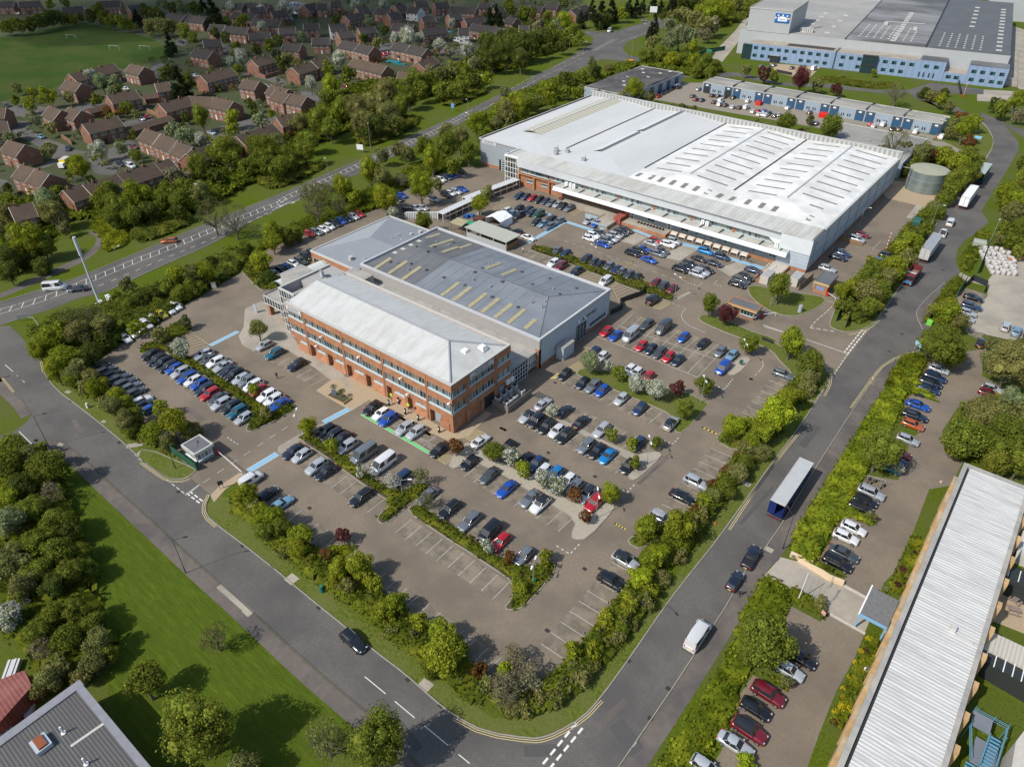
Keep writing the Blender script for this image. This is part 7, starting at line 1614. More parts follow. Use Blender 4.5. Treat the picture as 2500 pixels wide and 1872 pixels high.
grove('from the left behind the big warehouse', '20: 820,690,50s 900,700,55s 1010,700,65o 1100,700,92l 1180,740,70g 1230,690,50s 1320,800,60s 1400,790,60s 1480,790,65s 1560,815,60s 1650,855,65s 1750,895,65s 1850,905,65s 1960,925,60s 2050,930,65s 30: 60,920,70s 150,920,70s 230,940,65s 370,950,92g 520,970,72s 570,880,42s 600,1030,60s 720,1000,92g 850,1090,72s 950,1090,65s 1050,1085,65s 1150,1120,72s 1230,1080,110s 1320,1090,80s 1280,1180,60o', tall=.9)
grove('from the left by the lane end near the tank', '30: 1650,1010,60o 1720,910,62r 1710,960,70o 1750,1010,92l 1830,945,70l 1800,1090,60r 1280,1320,60d_ 1370,1270,80g 1420,1200,90o 1500,1200,70r 1600,1200,80l 1690,1250,100l 1780,1225,90g 1620,1330,70o 1800,1330,100g 1700,1390,110g 1640,1480,80g 1570,1550,60g_ 1870,1240,60g 1330,1400,50d_')
grove('from the top along the right edge lane', '30: 2160,770,90l 2050,830,80g 2180,890,60b 1990,800,60d 2200,1240,55g 2210,1340,55l 2080,1480,100l 2190,1420,90g 2170,1550,95l 31: 2080,130,80l 2170,110,95g 2110,230,100o 2190,330,90g 2060,330,70g 2130,440,90g 2200,500,80g 2020,420,50o')
grove('from the top in the hedge belt left of the lane', '31: 1600,130,70g_ 1520,170,60o_ 1470,230,70g_ 1560,230,60g_ 1430,350,72g 1350,430,92l 1270,480,80l 1390,490,70g 1330,560,80o 1220,640,110l 1100,640,90g 1030,600,60g 1150,720,100o 1020,720,100g 1000,830,110o 900,800,100l 820,830,90l 1100,840,100g 1000,950,90g 880,930,80g 930,1010,70g_ 1080,950,60g_ 790,920,50g')
grove('beside the gatehouse lawn', '31: 330,800,118g'); grove('on the grass strip by the side gate', '31: 90,1230,76g 420,1225,125l 560,1370,130g 560,1500,100o_ 21: 1685,930,82g 1820,1000,86c')
grove('at the end of the marked square', '21: 1990,1225,82g')
grove('from the left on the blossom lawn', '21: 762,1370,92p 890,1395,66w 992,1450,72g 1130,1535,88w 22: 1272,150,98w 1442,150,72c 1490,305,88g'); grove('by the lamp at the end of the blossom lawn', '22: 1650,130,84g')
grove('from the left on the narrow paved strip', '22: 465,320,62w 925,510,62g 1080,570,66l 1270,560,62g 1115,720,62g')
grove('from the left on the gravel island', '12: 1622,600,80r 1908,620,108g 2042,680,78w 22: 240,770,80l 400,850,88w 505,905,85w 648,970,72r 722,1140,62r 922,960,92l')
grove('from the left in the front hedge', '12: 480,430,88l 662,590,72l 915,790,78W 1130,860,95W 1340,830,82s 1385,1010,82s 1860,1372,62w 2030,1450,62r 22: 410,1440,76l 23: 235,195,58l')
grove('beside the lower left bays', '12: 742,1275,76c')
grove('from the left around the long hedge beds', '01: 1060,1100,80l 1240,1150,76o 1430,1060,62s 1400,1275,78w 1990,1120,92o 02: 1960,150,60l 2040,330,60o')
grove('by the entrance cabin', '02: 1330,430,150l 1180,480,110l 1230,300,80l 1300,560,90o_ 1480,480,110o_')
grove('from the top in the belt beside the mast', '01: 400,1180,120l 290,1280,90l 480,1320,110l 480,1100,80l 560,1040,100s 620,1150,110o 700,1000,110s 780,1090,110o 430,1440,110l 560,1500,90l 600,1390,80o 700,1300,90d 800,1200,80d 850,1110,70d')
grove('from the top along the left hedge', '02: 560,60,90o 700,60,90o 750,150,90l 650,130,80o 800,260,80o 900,200,90l 860,300,90o 970,250,90l 960,400,100o 1050,350,80g 1010,480,80g_')
grove('from the left on the bank below the main road', '01: 900,870,60g_ 1000,930,80g_ 1100,900,80d_ 970,770,72s 1200,860,80d_ 1290,790,75g 1380,700,110l 1480,710,90o 1580,690,90l 1400,830,100g_ 1500,820,85g_ 1620,600,60d_ 1640,240,135s 1800,270,135s 2010,590,105l 2100,440,92l 2095,350,70l 2060,720,72d_ 2110,790,52g_')
grove('from the left between the main road and the left yard', '11: 540,160,130s 600,60,105s 470,70,90s 720,150,85s 780,60,80s 850,100,75l 200,400,92l 110,580,90l 320,420,85g_ 400,400,70g_ 10: 540,1490,100s 740,1450,112l 960,1330,112l 1050,1380,82o 1050,1200,72s 1180,1150,75s 1250,1190,72s 1200,1390,85b_ 1060,1520,82l 1140,1560,50w 1350,1440,130l 1480,1420,60o 1380,1150,92g 1440,1240,105l 1560,1150,112g 1650,1080,100o 1540,1010,70o 1720,1180,92g 1600,1280,80g', group='trees beside the main road')
grove('from the left alongside the far end of the warehouse', '10: 1780,980,92l 1830,900,60l 1930,960,82o 2010,870,92o 2100,860,92l 2080,760,82l 2000,720,62s 2180,800,82g 20: 60,860,72l 120,800,72l 160,900,72o 250,860,72l 340,790,62o 420,680,82l 510,640,72g 560,600,62d 460,760,62l 560,700,62g 650,720,52l 700,690,52o 700,590,62g 800,540,62d 780,480,46s 640,640,52d 900,530,45o_', group='trees beside the main road')
grove('beside the hipped extension', '11: 1130,220,52w 1370,280,90g 1800,150,82l 1870,60,62o 1080,130,102l 180,740,80d_ 110,760,50g_')
grove('from the left in the upper left corner wood', '01: 200,430,155l 60,560,110d 60,680,90d 330,470,105g 400,200,135o 340,120,100p 480,260,85b 60,230,85o 20,320,80o 110,400,70o 500,340,62s 800,130,112g 900,190,120g 1060,110,112l 870,270,82g 1010,230,102g 1150,210,85d 1250,130,85g 1400,130,92g 1380,220,70d 1530,80,72s 760,60,62o 240,560,100d_ 330,640,90d_')
grove('from the top in the lower left wood', '02: 100,620,130g 60,760,140g 200,700,115o 350,780,150g 430,680,80o 200,900,140d 400,960,105b 60,1000,130l 250,1080,130g 450,1180,130g 100,1190,140p 380,1260,120g 550,1260,100d 250,1360,130g 100,1450,130o 450,1430,140g 620,1400,100g 640,1530,100g 03: 100,60,140o 300,80,130g 550,80,130g 690,60,80g 200,190,130o 420,200,112d 60,430,140w 160,300,80w 400,400,130g 600,400,120g 720,480,120g 300,560,120g 520,620,130g 760,620,120o 330,680,112b 700,780,120o 380,880,140o 480,800,112o 620,880,100o 300,1000,92o 850,720,82g', group='trees of the lower left wood')
grove('standing alone on the lower left grass', '03: 1110,930,190g'); grove('from the left along the bottom edge', '03: 1530,1290,330g 1900,1600,150o 13: 620,1370,200s 1010,1420,310g 40,1580,100g 03: 1660,590,130s')
grove('from the top in the belt along the lower left road', '12: 20,970,110l 120,1120,95l 60,1060,70o 220,1150,112l 150,1260,100g 290,1240,100g 420,1270,120l 400,1390,100l 320,1430,80o_ 500,1480,80g_ 620,1440,62r 720,1510,92l 880,1540,112l 13: 720,70,100l 870,40,120l 950,130,82l 780,190,80o 1000,180,92l 960,290,60o_ 1120,330,112l 1200,300,72l 1080,430,92l 1110,540,80o_ 1330,470,92l 1290,550,62o 1500,520,125l 1520,710,190l 1650,640,100g 1450,820,112g_ 1800,830,82r 1660,890,80o_ 2000,820,80y', group='trees of the belt round the car park')
grove('from the left around the bottom corner of the car park', '13: 2070,720,112b 1900,980,110o_ 2000,1000,150b 2130,890,130b 23: 180,740,90b 300,820,112b 80,950,125b 150,1080,130o_ 300,940,112b 250,1130,100o_ 400,1060,92o_ 500,1060,92o_ 560,940,92o_ 700,900,92o_ 100,850,72y', group='trees of the belt round the car park')
grove('from the bottom in the belt along the right road', '23: 620,690,92l 640,800,70o_ 780,680,92l 770,800,90o_ 890,440,96l 850,540,62o_ 900,620,80o_ 970,580,80o_ 1010,450,62o 1060,310,92l 1040,390,72l 1100,480,60o_ 1150,120,112y 1220,200,82l 1200,310,82o_ 1290,110,100o_ 22: 1190,1210,112l 1270,1300,62d_ 1440,1230,150l 1290,1440,102y 1230,1500,92l 1450,1450,82o_ 1540,1220,92o_ 1580,1090,80r_ 1640,1010,82l 1620,1150,90o_ 1720,900,82r_ 1700,1000,90o_ 1800,960,100g_ 1820,790,72r_ 1900,810,100o_ 1910,670,52r_ 1960,740,90g_ 2000,560,92l 1870,440,112y 1980,430,70l 2150,390,130y 2100,490,100l 2080,650,90o_', group='trees of the belt round the car park')
grove('from the left in the upper belt by the right road', '32: 300,370,150y 420,230,112l 180,480,100l 60,430,62l 60,620,100o_ 130,590,80o_ 580,60,80o_ 540,150,90o_ 480,200,60g_', group='trees of the belt round the car park')
grove('from the top on the right hand hedge', '31: 1580,1230,190g 1660,1310,120g 1490,1190,100g 1610,1010,112l 1530,960,72o 1640,920,82l 1700,1060,90o 32: 1110,610,200g 1250,770,56w 1030,1150,56o_ 33: 230,620,235g 110,500,120g 350,650,112g 90,700,120g 380,920,62s 650,320,72o_ 60,1550,92y_')
grove('from the top in the big clump at the right edge', '31: 2100,1400,190o 2150,1280,100o 1960,1220,62s 2000,1340,120o 2190,1500,100o 32: 1940,270,95o 2120,210,92p 1860,330,120o 1780,520,190g 1900,400,180o 2050,560,200g 2150,400,180o 2000,720,130g 2190,720,150g 1700,620,90g')
# small palms / agave near the office planter and street furniture greens come later
# ---------------- hedges and thickets: bumpy leaf-covered masses
def thicket(name, poly, h, col, label, mm='leaf_h', step=.8, leaf=.20, dens=6, cat='hedge', kind=None, tint=.25, seed=1, edge=.9):
    rng = np.random.default_rng(seed); poly = list(poly)
    xs_ = [p[0] for p in poly]; ys_ = [p[1] for p in poly]; x0, x1, y0, y1 = min(xs_), max(xs_), min(ys_), max(ys_)
    nx, ny = int((x1-x0)/step)+2, int((y1-y0)/step)+2
    ph = rng.random(8)*6.28
    def dist_edge(x, y):
        d = 1e9
        for i in range(len(poly)):
            ax, ay = poly[i]; bx, by = poly[(i+1)%len(poly)]; dx, dy = bx-ax, by-ay; l2 = dx*dx+dy*dy or 1e-6
            t = max(0,min(1,((x-ax)*dx+(y-ay)*dy)/l2)); q = hypot(x-ax-dx*t, y-ay-dy*t); d = min(d, q)
        return d
    def hf(x, y):
        n = .5+.22*sin(x*1.1+ph[0]+sin(y*.7+ph[1]))+.2*sin(y*1.3+ph[2]+sin(x*.9+ph[3]))+.12*sin(x*2.7+ph[4])*sin(y*2.9+ph[5])
        return h*(.40+.85*n)
    V = []; idx = {}; inside = np.zeros((nx,ny), bool); H = np.zeros((nx,ny))
    for i in range(nx):
        for j in range(ny):
            x, y = x0+i*step, y0+j*step
            if inpoly(x, y, poly):
                inside[i,j] = True; H[i,j] = hf(x,y)*min(1, (dist_edge(x,y)/edge)**.5)
    F = []
    def vid(i, j):
        if (i,j) not in idx:
            ok = 0 <= i < nx and 0 <= j < ny and inside[i,j]
            idx[(i,j)] = len(V); V.append((x0+i*step+rng.uniform(-.15,.15)*step, y0+j*step+rng.uniform(-.15,.15)*step, H[i,j]*.72 if ok else .0))
        return idx[(i,j)]
    for i in range(-1,nx):
        for j in range(-1,ny):
            c = [(a,b) for a, b in ((i,j),(i+1,j),(i+1,j+1),(i,j+1))]
            if sum(1 for a,b in c if 0<=a<nx and 0<=b<ny and inside[a,b]) >= 3: F.append([vid(a,b) for a,b in c])
    area = inside.sum()*step*step; n = int(area*dens)
    if not n or not F: return None
    ii = np.argwhere(inside); pick = ii[rng.integers(0,len(ii),n)]
    X = x0+(pick[:,0]+rng.uniform(-.6,.6,n))*step; Y = y0+(pick[:,1]+rng.uniform(-.6,.6,n))*step
    Z = H[pick[:,0],pick[:,1]]*rng.uniform(.55,1.15,n)+.05
    Nn = rng.normal(size=(n,3))*.7; Nn[:,2] += .8; Nn /= np.linalg.norm(Nn,axis=1)[:,None]
    QV, QF = quads(np.stack([X,Y,Z],1), Nn, leaf, rng)
    b = len(V); cx, cy = (x0+x1)/2, (y0+y1)/2
    VV = np.concatenate([np.array(V), QV]); VV[:,0] -= cx; VV[:,1] -= cy
    me = bpy.data.meshes.new(name); me.from_pydata(VV.tolist(), [], F+(QF+b).tolist()); me.materials.append(M[mm]); me.update()
    o = link(name, me); o.location = (cx,cy,0); o.color = (*col,1)
    if kind: o['kind'] = kind; o['label'] = label
    else: tag(o, label, cat)
    return o
LG, MG, OG, DG = (.160,.190,.018), (.125,.152,.020), (.145,.162,.030), (.085,.106,.020)
TH_ = [
 ('01: 1065,1310 1085,1250 1180,1205 1260,1230 1340,1290 1480,1330 1640,1440 02: 1790,120 1900,180 2090,310 12: 300,250 380,290 370,330 50,490 10,480 02: 1900,470 1950,350 1870,260 1700,160 1560,40 01: 1500,1440 1380,1370 1250,1270 1180,1300', .9, MG, 'long mixed green and purple hedge between the two left car rows', 'leaf_v', None),
 ('01: 1185,1200 1260,1110 1400,1065 1480,1085 1490,1130 1290,1235 1230,1225', 1.0, MG, 'low green hedge island by the yellow hatching', 'leaf', None),
 ('12: 420,555 440,500 520,480 640,580 760,650 900,760 1000,860 1130,930 1200,950 1360,870 1430,905 1330,1010 1240,1060 1225,1085 1070,1212 1000,1155 1130,1035 980,945 850,850 720,755 600,665', 1.0, MG, 'front hedge with a spur at each side, nearest the entrance', 'leaf_v', None),
 ('12: 1225,1085 1330,1050 1480,1140 1640,1240 1790,1340 1900,1430 2080,1480 22: 100,1460 200,1510 330,1530 470,1480 490,1530 23: 480,80 380,205 250,350 130,372 100,345 150,300 13: 2080,160 1850,10 12: 1780,1450 1500,1275', 1.0, MG, 'front hedge ending in a rounded tip near the bottom corner', 'leaf_v', None),
 ('21: 288,505 310,485 420,480 600,550 760,600 1000,690 1240,775 1395,845 1410,890 1370,905 1140,830 820,700 560,600', 1.0, OG, 'long shrub bed between the yellow hatched bays and the yard', 'leaf_v', None),
 ('12: 740,1350 850,1365 862,1390 760,1480 640,1540 560,1400', .9, LG, 'small hedge bed under the copper tree', 'leaf', None),
 ('11: -60,640 60,560 220,680 300,640 500,560 530,590 250,760 150,830 90,800', 1.2, MG, 'shrub planting beside the walkway canopy', 'leaf_v', None),
 ('22: 1735,560 1750,510 1790,480 2000,560 1890,640', .8, OG, 'low hedge bed under yellow green trees by the right road', 'leaf', None),
 ('22: 1040,1338 1090,1290 1300,1200 1500,1120 1330,1250 1160,1402', .8, OG, 'low hedge bed below the lime trees on the right boundary', 'leaf', None),
 ('02: 1850,900 12: 60,1010 305,1195 440,1295 600,1420 810,1550 13: 975,170 1135,295 1390,485 1565,625 1840,860 1900,1050 1750,1130 1550,1000 1330,840 1080,640 870,470 680,300 480,110 12: 370,1560 200,1400 60,1260 02: 1850,1170 1740,1060', 2.3, MG, 'dense hedge belt along the lower left road', 'leaf', None),
 ('13: 1840,860 23: 60,970 250,1000 420,900 570,755 720,580 830,440 1000,230 1060,90 1200,60 1400,100 1330,220 1150,480 900,780 650,1050 400,1180 100,1230 13: 1900,1180 1700,1020', 2.3, MG, 'dense hedge belt round the bottom corner of the car park', 'leaf', None),
 ('22: 1160,1402 1330,1250 1500,1120 1740,850 1890,650 2060,400 2212,300 32: 150,390 300,210 380,140 440,70 600,30 680,100 600,190 450,330 300,560 60,800 22: 1900,900 1700,1200 1560,1400 1450,1500 23: 1400,40 1200,60', 2.3, MG, 'dense hedge belt along the right hand road', 'leaf', None),
 ('01: 700,1400 940,1230 1200,1100 1430,930 1600,830 1900,660 1960,430 1640,590 1300,760 1100,850 900,900 800,930 640,1000 480,1000 300,1120 200,1140 300,1330 450,1500 02: 500,120 700,100 760,60', 2.4, DG, 'tall dark hedge belt between the left yard and the main road', 'leaf', None),
 ('02: 500,150 760,60 900,220 1060,390 1250,600 1500,780 1480,750 1200,620 1050,560 900,420 700,260 560,180', 1.5, OG, 'hedge along the left road beside the entrance', 'leaf', None),
 ('11: 200,480 450,380 560,340 900,230 1100,170 10: 1100,1560 1290,1420 1500,1340 1700,1290 1500,1200 1200,1330 1100,1400 11: 600,200 400,300 100,450 60,560', 1.6, MG, 'hedge between the left yard and the roadside grass', 'leaf', None),
 ('10: 850,1080 860,1130 960,1140 1100,1090 1330,980 1340,920 1250,900 1100,980 1000,1040', 2.2, OG, 'scrubby willow hedge by the white signboard', 'leaf', None),
 ('10: 80,1400 100,1450 220,1470 400,1410 620,1300 600,1260 450,1280 300,1330 150,1350', 2.2, OG, 'scrubby willow hedge along the main road', 'leaf', None),
 ('10: 1460,760 1500,820 1600,840 1750,770 1870,730 1860,690 1700,700 1560,740', 2.2, OG, 'scrubby willow hedge beyond the blue road sign', 'leaf', None),
 ('01: 680,320 760,270 870,300 980,340 1010,450 900,520 770,530 800,450 740,390 700,350', 1.2, LG, 'sculpted mounds of clipped hedge beside the footpath bend', 'leaf', None),
 ('01: 1000,370 1010,460 1180,440 1330,380 1500,310 1480,230 1300,240 1150,290', 2.0, OG, 'grey green hedge beside the orange car on the main road', 'leaf', None),
 ('31: 760,1000 790,890 860,760 960,640 1080,590 1200,430 1330,290 1420,200 1540,110 1650,110 1600,200 1500,370 1400,540 1290,720 1110,960 1000,1080 860,1080', 1.6, OG, 'hedge belt between the site yard and the curving lane', 'leaf', None),
 ('31: 1830,370 1930,360 1990,420 1900,480 1830,640 1760,700 1700,600 1760,500', 1.2, MG, 'clipped hedge by the green fence of the concrete yard', 'leaf', None),
 ('31: 1690,720 1740,730 1730,790 1640,900 1560,980 1480,1050 1400,1100 1480,940 1580,800', 1.4, MG, 'hedge along the lane below the concrete yard', 'leaf', None),
 ('31: 1230,1340 1350,1300 1460,1330 1480,1370 1400,1500 1340,1580 1090,1580', 1.2, LG, 'broad bright hedge beside the yellow lined kerb', 'leaf', None),
 ('32: 1150,80 1290,-60 1430,20 1390,100 1540,250 1540,262 1340,185 1290,270 1250,400 1010,810 870,1060 1080,1200 1060,1230 950,1190 830,1130 640,1460 560,1540 400,1470 400,1300 560,1020 800,640 1000,330', 1.3, LG, 'long bright green hedge between the right road and the side car park', 'leaf', None),
 ('33: 200,100 330,150 440,310 370,430 120,870 0,1060 23: 1880,1240 1640,1560 1560,1800 1150,1800 1350,1450 1560,1120 1850,640 33: 0,420 130,150', 1.3, LG, 'long bright green hedge below the paved entrance', 'leaf', None),
 ('33: 120,870 230,870 420,940 380,1005 310,985', .9, LG, 'clipped hedge spur above the maroon estate car', 'leaf', None),
 ('33: 430,330 360,180 470,200 590,290 700,370 690,430 640,455', .8, MG, 'clipped hedge with warning sign beside the paved entrance', 'leaf', None),
 ('33: 560,0 600,-10 720,60 840,130 815,170 640,60', .9, MG, 'clipped hedge beside the cream wall of the paved entrance', 'leaf', None),
 ('32: 1300,1420 1330,1300 1400,1290 1490,1350 1470,1560 33: 1300,270 1170,230 1100,320 1080,300 1150,180 1230,10', .8, LG, 'shrub border against the tan brick front above the porch', 'leaf_v', None),
 ('33: 985,555 1060,550 1150,590 1090,750 1000,960 900,1180 830,1350 680,1270 700,1180 780,1000 870,800 940,650', .8, LG, 'shrub border against the tan brick front below the porch', 'leaf', None),
 ('00: -100,1500 200,1560 400,1500 700,1500 900,1400 1300,1380 1500,1300 1900,1250 2100,1300 10: 300,1300 550,1250 10: 60,1420 00: 1700,1560 01: 1500,250 1000,350 700,270 500,300 300,560 150,720 0,740 -200,760', 2.8, MG, 'undergrowth of the wood behind the near terraces', 'leaf', 'stuff'),
 ('10: 350,1240 560,1120 820,1010 860,1080 1000,1030 1230,890 1240,820 1430,740 1500,760 1860,680 1900,560 2212,520 20: 250,470 560,400 680,310 600,150 300,200 0,250 10: 1900,300 1700,500 1300,600 1000,620 700,720 500,880 300,1000 100,1080', 3.0, MG, 'undergrowth of the wood north of the main road', 'leaf', 'stuff'),
 ('02: -100,560 200,620 400,620 500,780 560,1000 640,1250 680,1450 03: 740,100 760,300 900,500 900,700 800,850 600,920 250,1000 250,700 -100,600', 2.8, MG, 'undergrowth of the lower left wood', 'leaf', 'stuff'),
 ('32: 1700,300 1850,250 2212,150 2212,700 2100,850 1950,800 1600,640 1600,450', 1.6, MG, 'undergrowth beneath the big clump at the right edge', 'leaf', 'stuff'),
 ('20: 720,620 900,560 1000,480 1160,500 1500,450 1780,520 1780,560 1680,640 1200,500 1000,560 760,650 500,780 0,1000 10: 1800,1100 1780,950 2000,800 20: 0,800 400,640 600,560', 1.6, MG, 'undergrowth beside the main road and the dark roofed unit', 'leaf', 'stuff'),
 ('20: 1200,20 1300,180 1700,240 1900,180 2150,50 2100,-40', 1.6, OG, 'undergrowth on the bank beyond the junction', 'leaf', 'stuff'),
 ('30: 1260,1430 1400,1180 1560,1200 1700,1200 1900,1300 1780,1450 1640,1560 1560,1480 1500,1350', 1.8, OG, 'thicket beside the round tank', 'leaf', None),
 ('30: 600,600 780,590 1000,640 1220,640 1230,680 1000,690 720,640', .8, OG, 'low clipped bed on the bank before the blue offices', 'leaf', None),
]
for i, (s, h, c, lab, mm, kd) in enumerate(TH_):
    big = kd == 'stuff'
    thicket('undergrowth' if big else 'hedge', smooth(PP(s), 1, True), h, c, lab, ('leaf_h' if mm == 'leaf' else mm), 1.6 if big else .7, .5 if big else .21, 2.4 if big else 10, kind=kd, seed=i+3, edge=1.5 if big else .7)
# yellow and variegated clumps in the border
for i, (x, y, r) in enumerate(((1020,580,32),(960,675,30),(910,760,28),(985,760,28),(1060,765,16),(865,865,22),(930,885,12),(825,965,30),(815,1030,28),(800,1110,45),(760,1150,35),(860,1120,35),(800,1190,30),(1190,150,14),(1100,320,20))):
    p = P('33', x, y, .6); r_ = r/3.16*depth(p[0],p[1])/FPX
    o = link('flowering_shrub', withmat(rnd.choice(CR['S']), 'leaf_y')); o.location = (p[0],p[1],-.25*r_); o.scale = (r_,r_,r_*.75); o.color = (.10,.12,.03,1)
    tag(o, '%s clump of yellow flowers from the top, in the border by the tan brick front' % ORD[i], 'shrub', 'yellow flowering clumps')
for i, (x, y, r, c) in enumerate(((1000,680,40,'c'),(1060,620,30,'p'),(950,880,50,'g'),(1000,830,40,'p'),(910,1050,40,'p'),(760,1230,45,'c'),(1270,60,40,'c'),(1240,180,38,'c'),(1160,200,30,'p'),(1320,110,30,'p'))):
    p = P('33', x, y, .5); r_ = r/3.16*depth(p[0],p[1])/FPX
    o = link('border_shrub', withmat(rnd.choice(CR['S']), 'leaf')); o.location = (p[0],p[1],-.35*r_); o.scale = (r_,r_,r_*.75); o.color = (*FC[c][0],1)
    tag(o, '%s shrub %s in the border by the tan brick front' % (FC[c][2], ('nearest the porch' if i < 3 else 'number %d from the porch' % (i))), 'shrub', 'border shrubs')

# the smallest trees in view, past the 300 largest, as one object
M['leaf_a'] = foliage('far_leaves', attr=True)
FV = []
for i in range(3):
    m_ = crown(900+i, 900, .10, 14, core=False); v = np.empty(len(m_.vertices)*3, np.float32); m_.vertices.foreach_get('co', v); FV.append(v.reshape(-1,3))
VV = []; CC = []
for rank, x, y, r, code, lab, grp, low in TREES:
    if rank >= TREE_MIN: continue
    v = FV[rnd.randrange(3)].copy(); a = rnd.uniform(0,6.28); ca, sa = cos(a), sin(a)
    v = np.stack([v[:,0]*ca-v[:,1]*sa, v[:,0]*sa+v[:,1]*ca, v[:,2]],1)*r; v[:,0] += x; v[:,1] += y
    c = np.array(FC[code][0])*rnd.uniform(.86,1.16); VV.append(v); CC.append(np.tile(np.append(c,1.0),(len(v),1)))
VV = np.concatenate(VV); CC = np.concatenate(CC).astype(np.float32)
me = np_mesh('distant_trees', VV, np.arange(len(VV)).reshape(-1,4), [M['leaf_a']])
at = me.attributes.new('Col','FLOAT_COLOR','POINT'); at.data.foreach_set('color', CC.ravel())
tag(link('distant_trees', me), 'the many smaller trees of the far woods and gardens', kind='stuff')

# planting between the houses that nobody could count
rg = random.Random(12); v0 = [v[:(len(v)//4//3)*4] for v in FV]; VV = []; CC = []; n = 0
for _ in range(9000):
    if n >= 620: break
    x, y = rg.uniform(-420,-120), rg.uniform(-40,560)
    if not inpoly(x,y,GARD) or inpoly(x,y,FIELD): continue
    pr = depth(x,y)
    if pr > 640: continue
    ok = True
    for hx_,hy_,hl,hw_,ha in HP:
        dx, dy = x-hx_, y-hy_; a_ = abs(dx*cos(ha)+dy*sin(ha)); b_ = abs(-dx*sin(ha)+dy*cos(ha))
        if a_ < hl+1.5 and b_ < hw_+1.5: ok = False; break
    if ok and any(hypot(x-c[0],y-c[1]) < 3.5 for c in ALL_CARS): ok = False
    if not ok: continue
    n += 1; r = rg.choice((1.0,1.4,1.8,2.4,3.0)); v = rg.choice(v0)*r*np.array([1,1,.8]); v = v+np.array([x,y,-.25*r]); VV.append(v)
    c = np.array(FC[rg.choice('ggdddoolpkr' if rg.random()<.93 else 'w')][0])*rg.uniform(.7,1.1); CC.append(np.tile(np.append(c,1.0),(len(v),1)))
VV = np.concatenate(VV); CC = np.concatenate(CC).astype(np.float32)
me = np_mesh('garden_planting', VV, np.arange(len(VV)).reshape(-1,4), [M['leaf_a']]); at = me.attributes.new('Col','FLOAT_COLOR','POINT'); at.data.foreach_set('color', CC.ravel())
tag(link('garden_planting', me), 'mixed shrubs and small trees filling the gardens between the houses', kind='stuff')
# ================================================================= STREET FURNITURE AND SMALL THINGS
def lamp(t, x, y, h, label, m='dark', dbl=False, arm=1.6, ang=None):
    p = P(t, x, y); r = empty('street_lamp', (p[0],p[1],0), 0, label, 'street lamp', 'street lamps'); a = R(ang) if ang is not None else pi/2
    b = MB(); b.tube((0,0,0),(0,0,1.4),.09,.08,8); b.tube((0,0,1.4),(0,0,h),.06,.04,8)
    for s_ in ((1,-1) if dbl else (1,)): b.tube((0,0,h-.02),(cos(a)*arm*s_,sin(a)*arm*s_,h+.18),.035,n=6)
    b.build('pole', M[m], r, local=True)
    for s_ in ((1,-1) if dbl else (1,)):
        c = (cos(a)*(arm+.3)*s_, sin(a)*(arm+.3)*s_); b = MB(); b.obox(c, .70, .24, .12, a, h+.12); b.build('lamp_head', M['white'] if m != 'dark' else M['dark'], r, local=True)
for (t,x,y,lab,an) in (('02',380,605,'black lamp post on the left road beside the junction mouth',55),('02',1435,1575,'black lamp post by the long lower left grass verge',55),('02',1355,770,'black lamp post beside the gate cabin',150),('32',350,1390,'black lamp post beside the paved entrance',140),('31',1140,1560,'black lamp post casting shade on the bright hedge',150),('23',1060,500,'black lamp post in the hedge of the right road',-20)):
    lamp(t,x,y,7.7,lab,'dark',ang=an)
for (t,x,y,h,lab,dbl,an) in (('22',805,1155,6,'twin headed white lamp post at the end of the gravel island',True,-50),('22',1195,740,6,'twin headed white lamp post at the end of the paved strip',True,-50),('22',1612,262,6,'twin headed white lamp post at the end of the blossom lawn',True,-50),('21',1920,1395,6,'twin headed lamp post on the pale island of the marked square',True,-50),
    ('21',2150,940,6,'single lamp post on the gatehouse lawn',False,0),('21',338,485,6.5,'tall lamp post where the blue paths cross',False,40),('21',780,605,5,'twin headed lamp post in the long shrub bed',True,-20),('21',1410,885,6.5,'twin headed lamp post at the right tip of the long shrub bed',True,-20),('12',425,525,6,'twin headed lamp post in the front hedge near the blue path',True,-50),('01',1612,1470,5.5,'slim lamp post in the left double hedge',False,40),('23',320,170,5,'twin headed lamp post at the rounded hedge tip',True,-70),('12',1210,985,4,'short lamp post at the middle of the front hedge',False,40),('21',105,350,4.5,'lamp post beside the white marquee',False,0),
    ('31',935,340,6.5,'grey lamp post along the warehouse side wall',False,30),('31',1490,330,7,'grey lamp post in the hedge by the lane',False,20),('31',1930,490,8,'tall pole by the green fence of the concrete yard',False,90),('10',965,1150,10,'grey lamp post by the white signboard on the main road',False,-40),('10',650,1412,8,'grey lamp post in the middle of the main road verge',False,160),('10',1805,695,7,'grey lamp post at the far bend of the main road',False,0),('10',1715,850,4,'short grey lamp post near the blue road sign',False,150),('01',1540,180,8,'grey lamp post behind the lime hedge mounds',False,0),('01',940,680,7,'grey lamp post beside the van on the main road',False,100),
    ('20',1080,445,10,'tall grey lamp post at the side road junction',False,90),('20',600,385,8,'grey lamp post below the far roadside wood',False,0),('20',710,425,7,'grey lamp post on the verge of the far main road',False,0),('20',745,205,8,'grey lamp post left of the far white van',False,0),('20',1190,300,8,'grey lamp post by the dark conifer at the junction',False,180),('20',1300,110,9,'tall grey lamp post by the direction sign',False,180)):
    lamp(t,x,y,h,lab,'grey',dbl,.7 if dbl else 1.3,an)
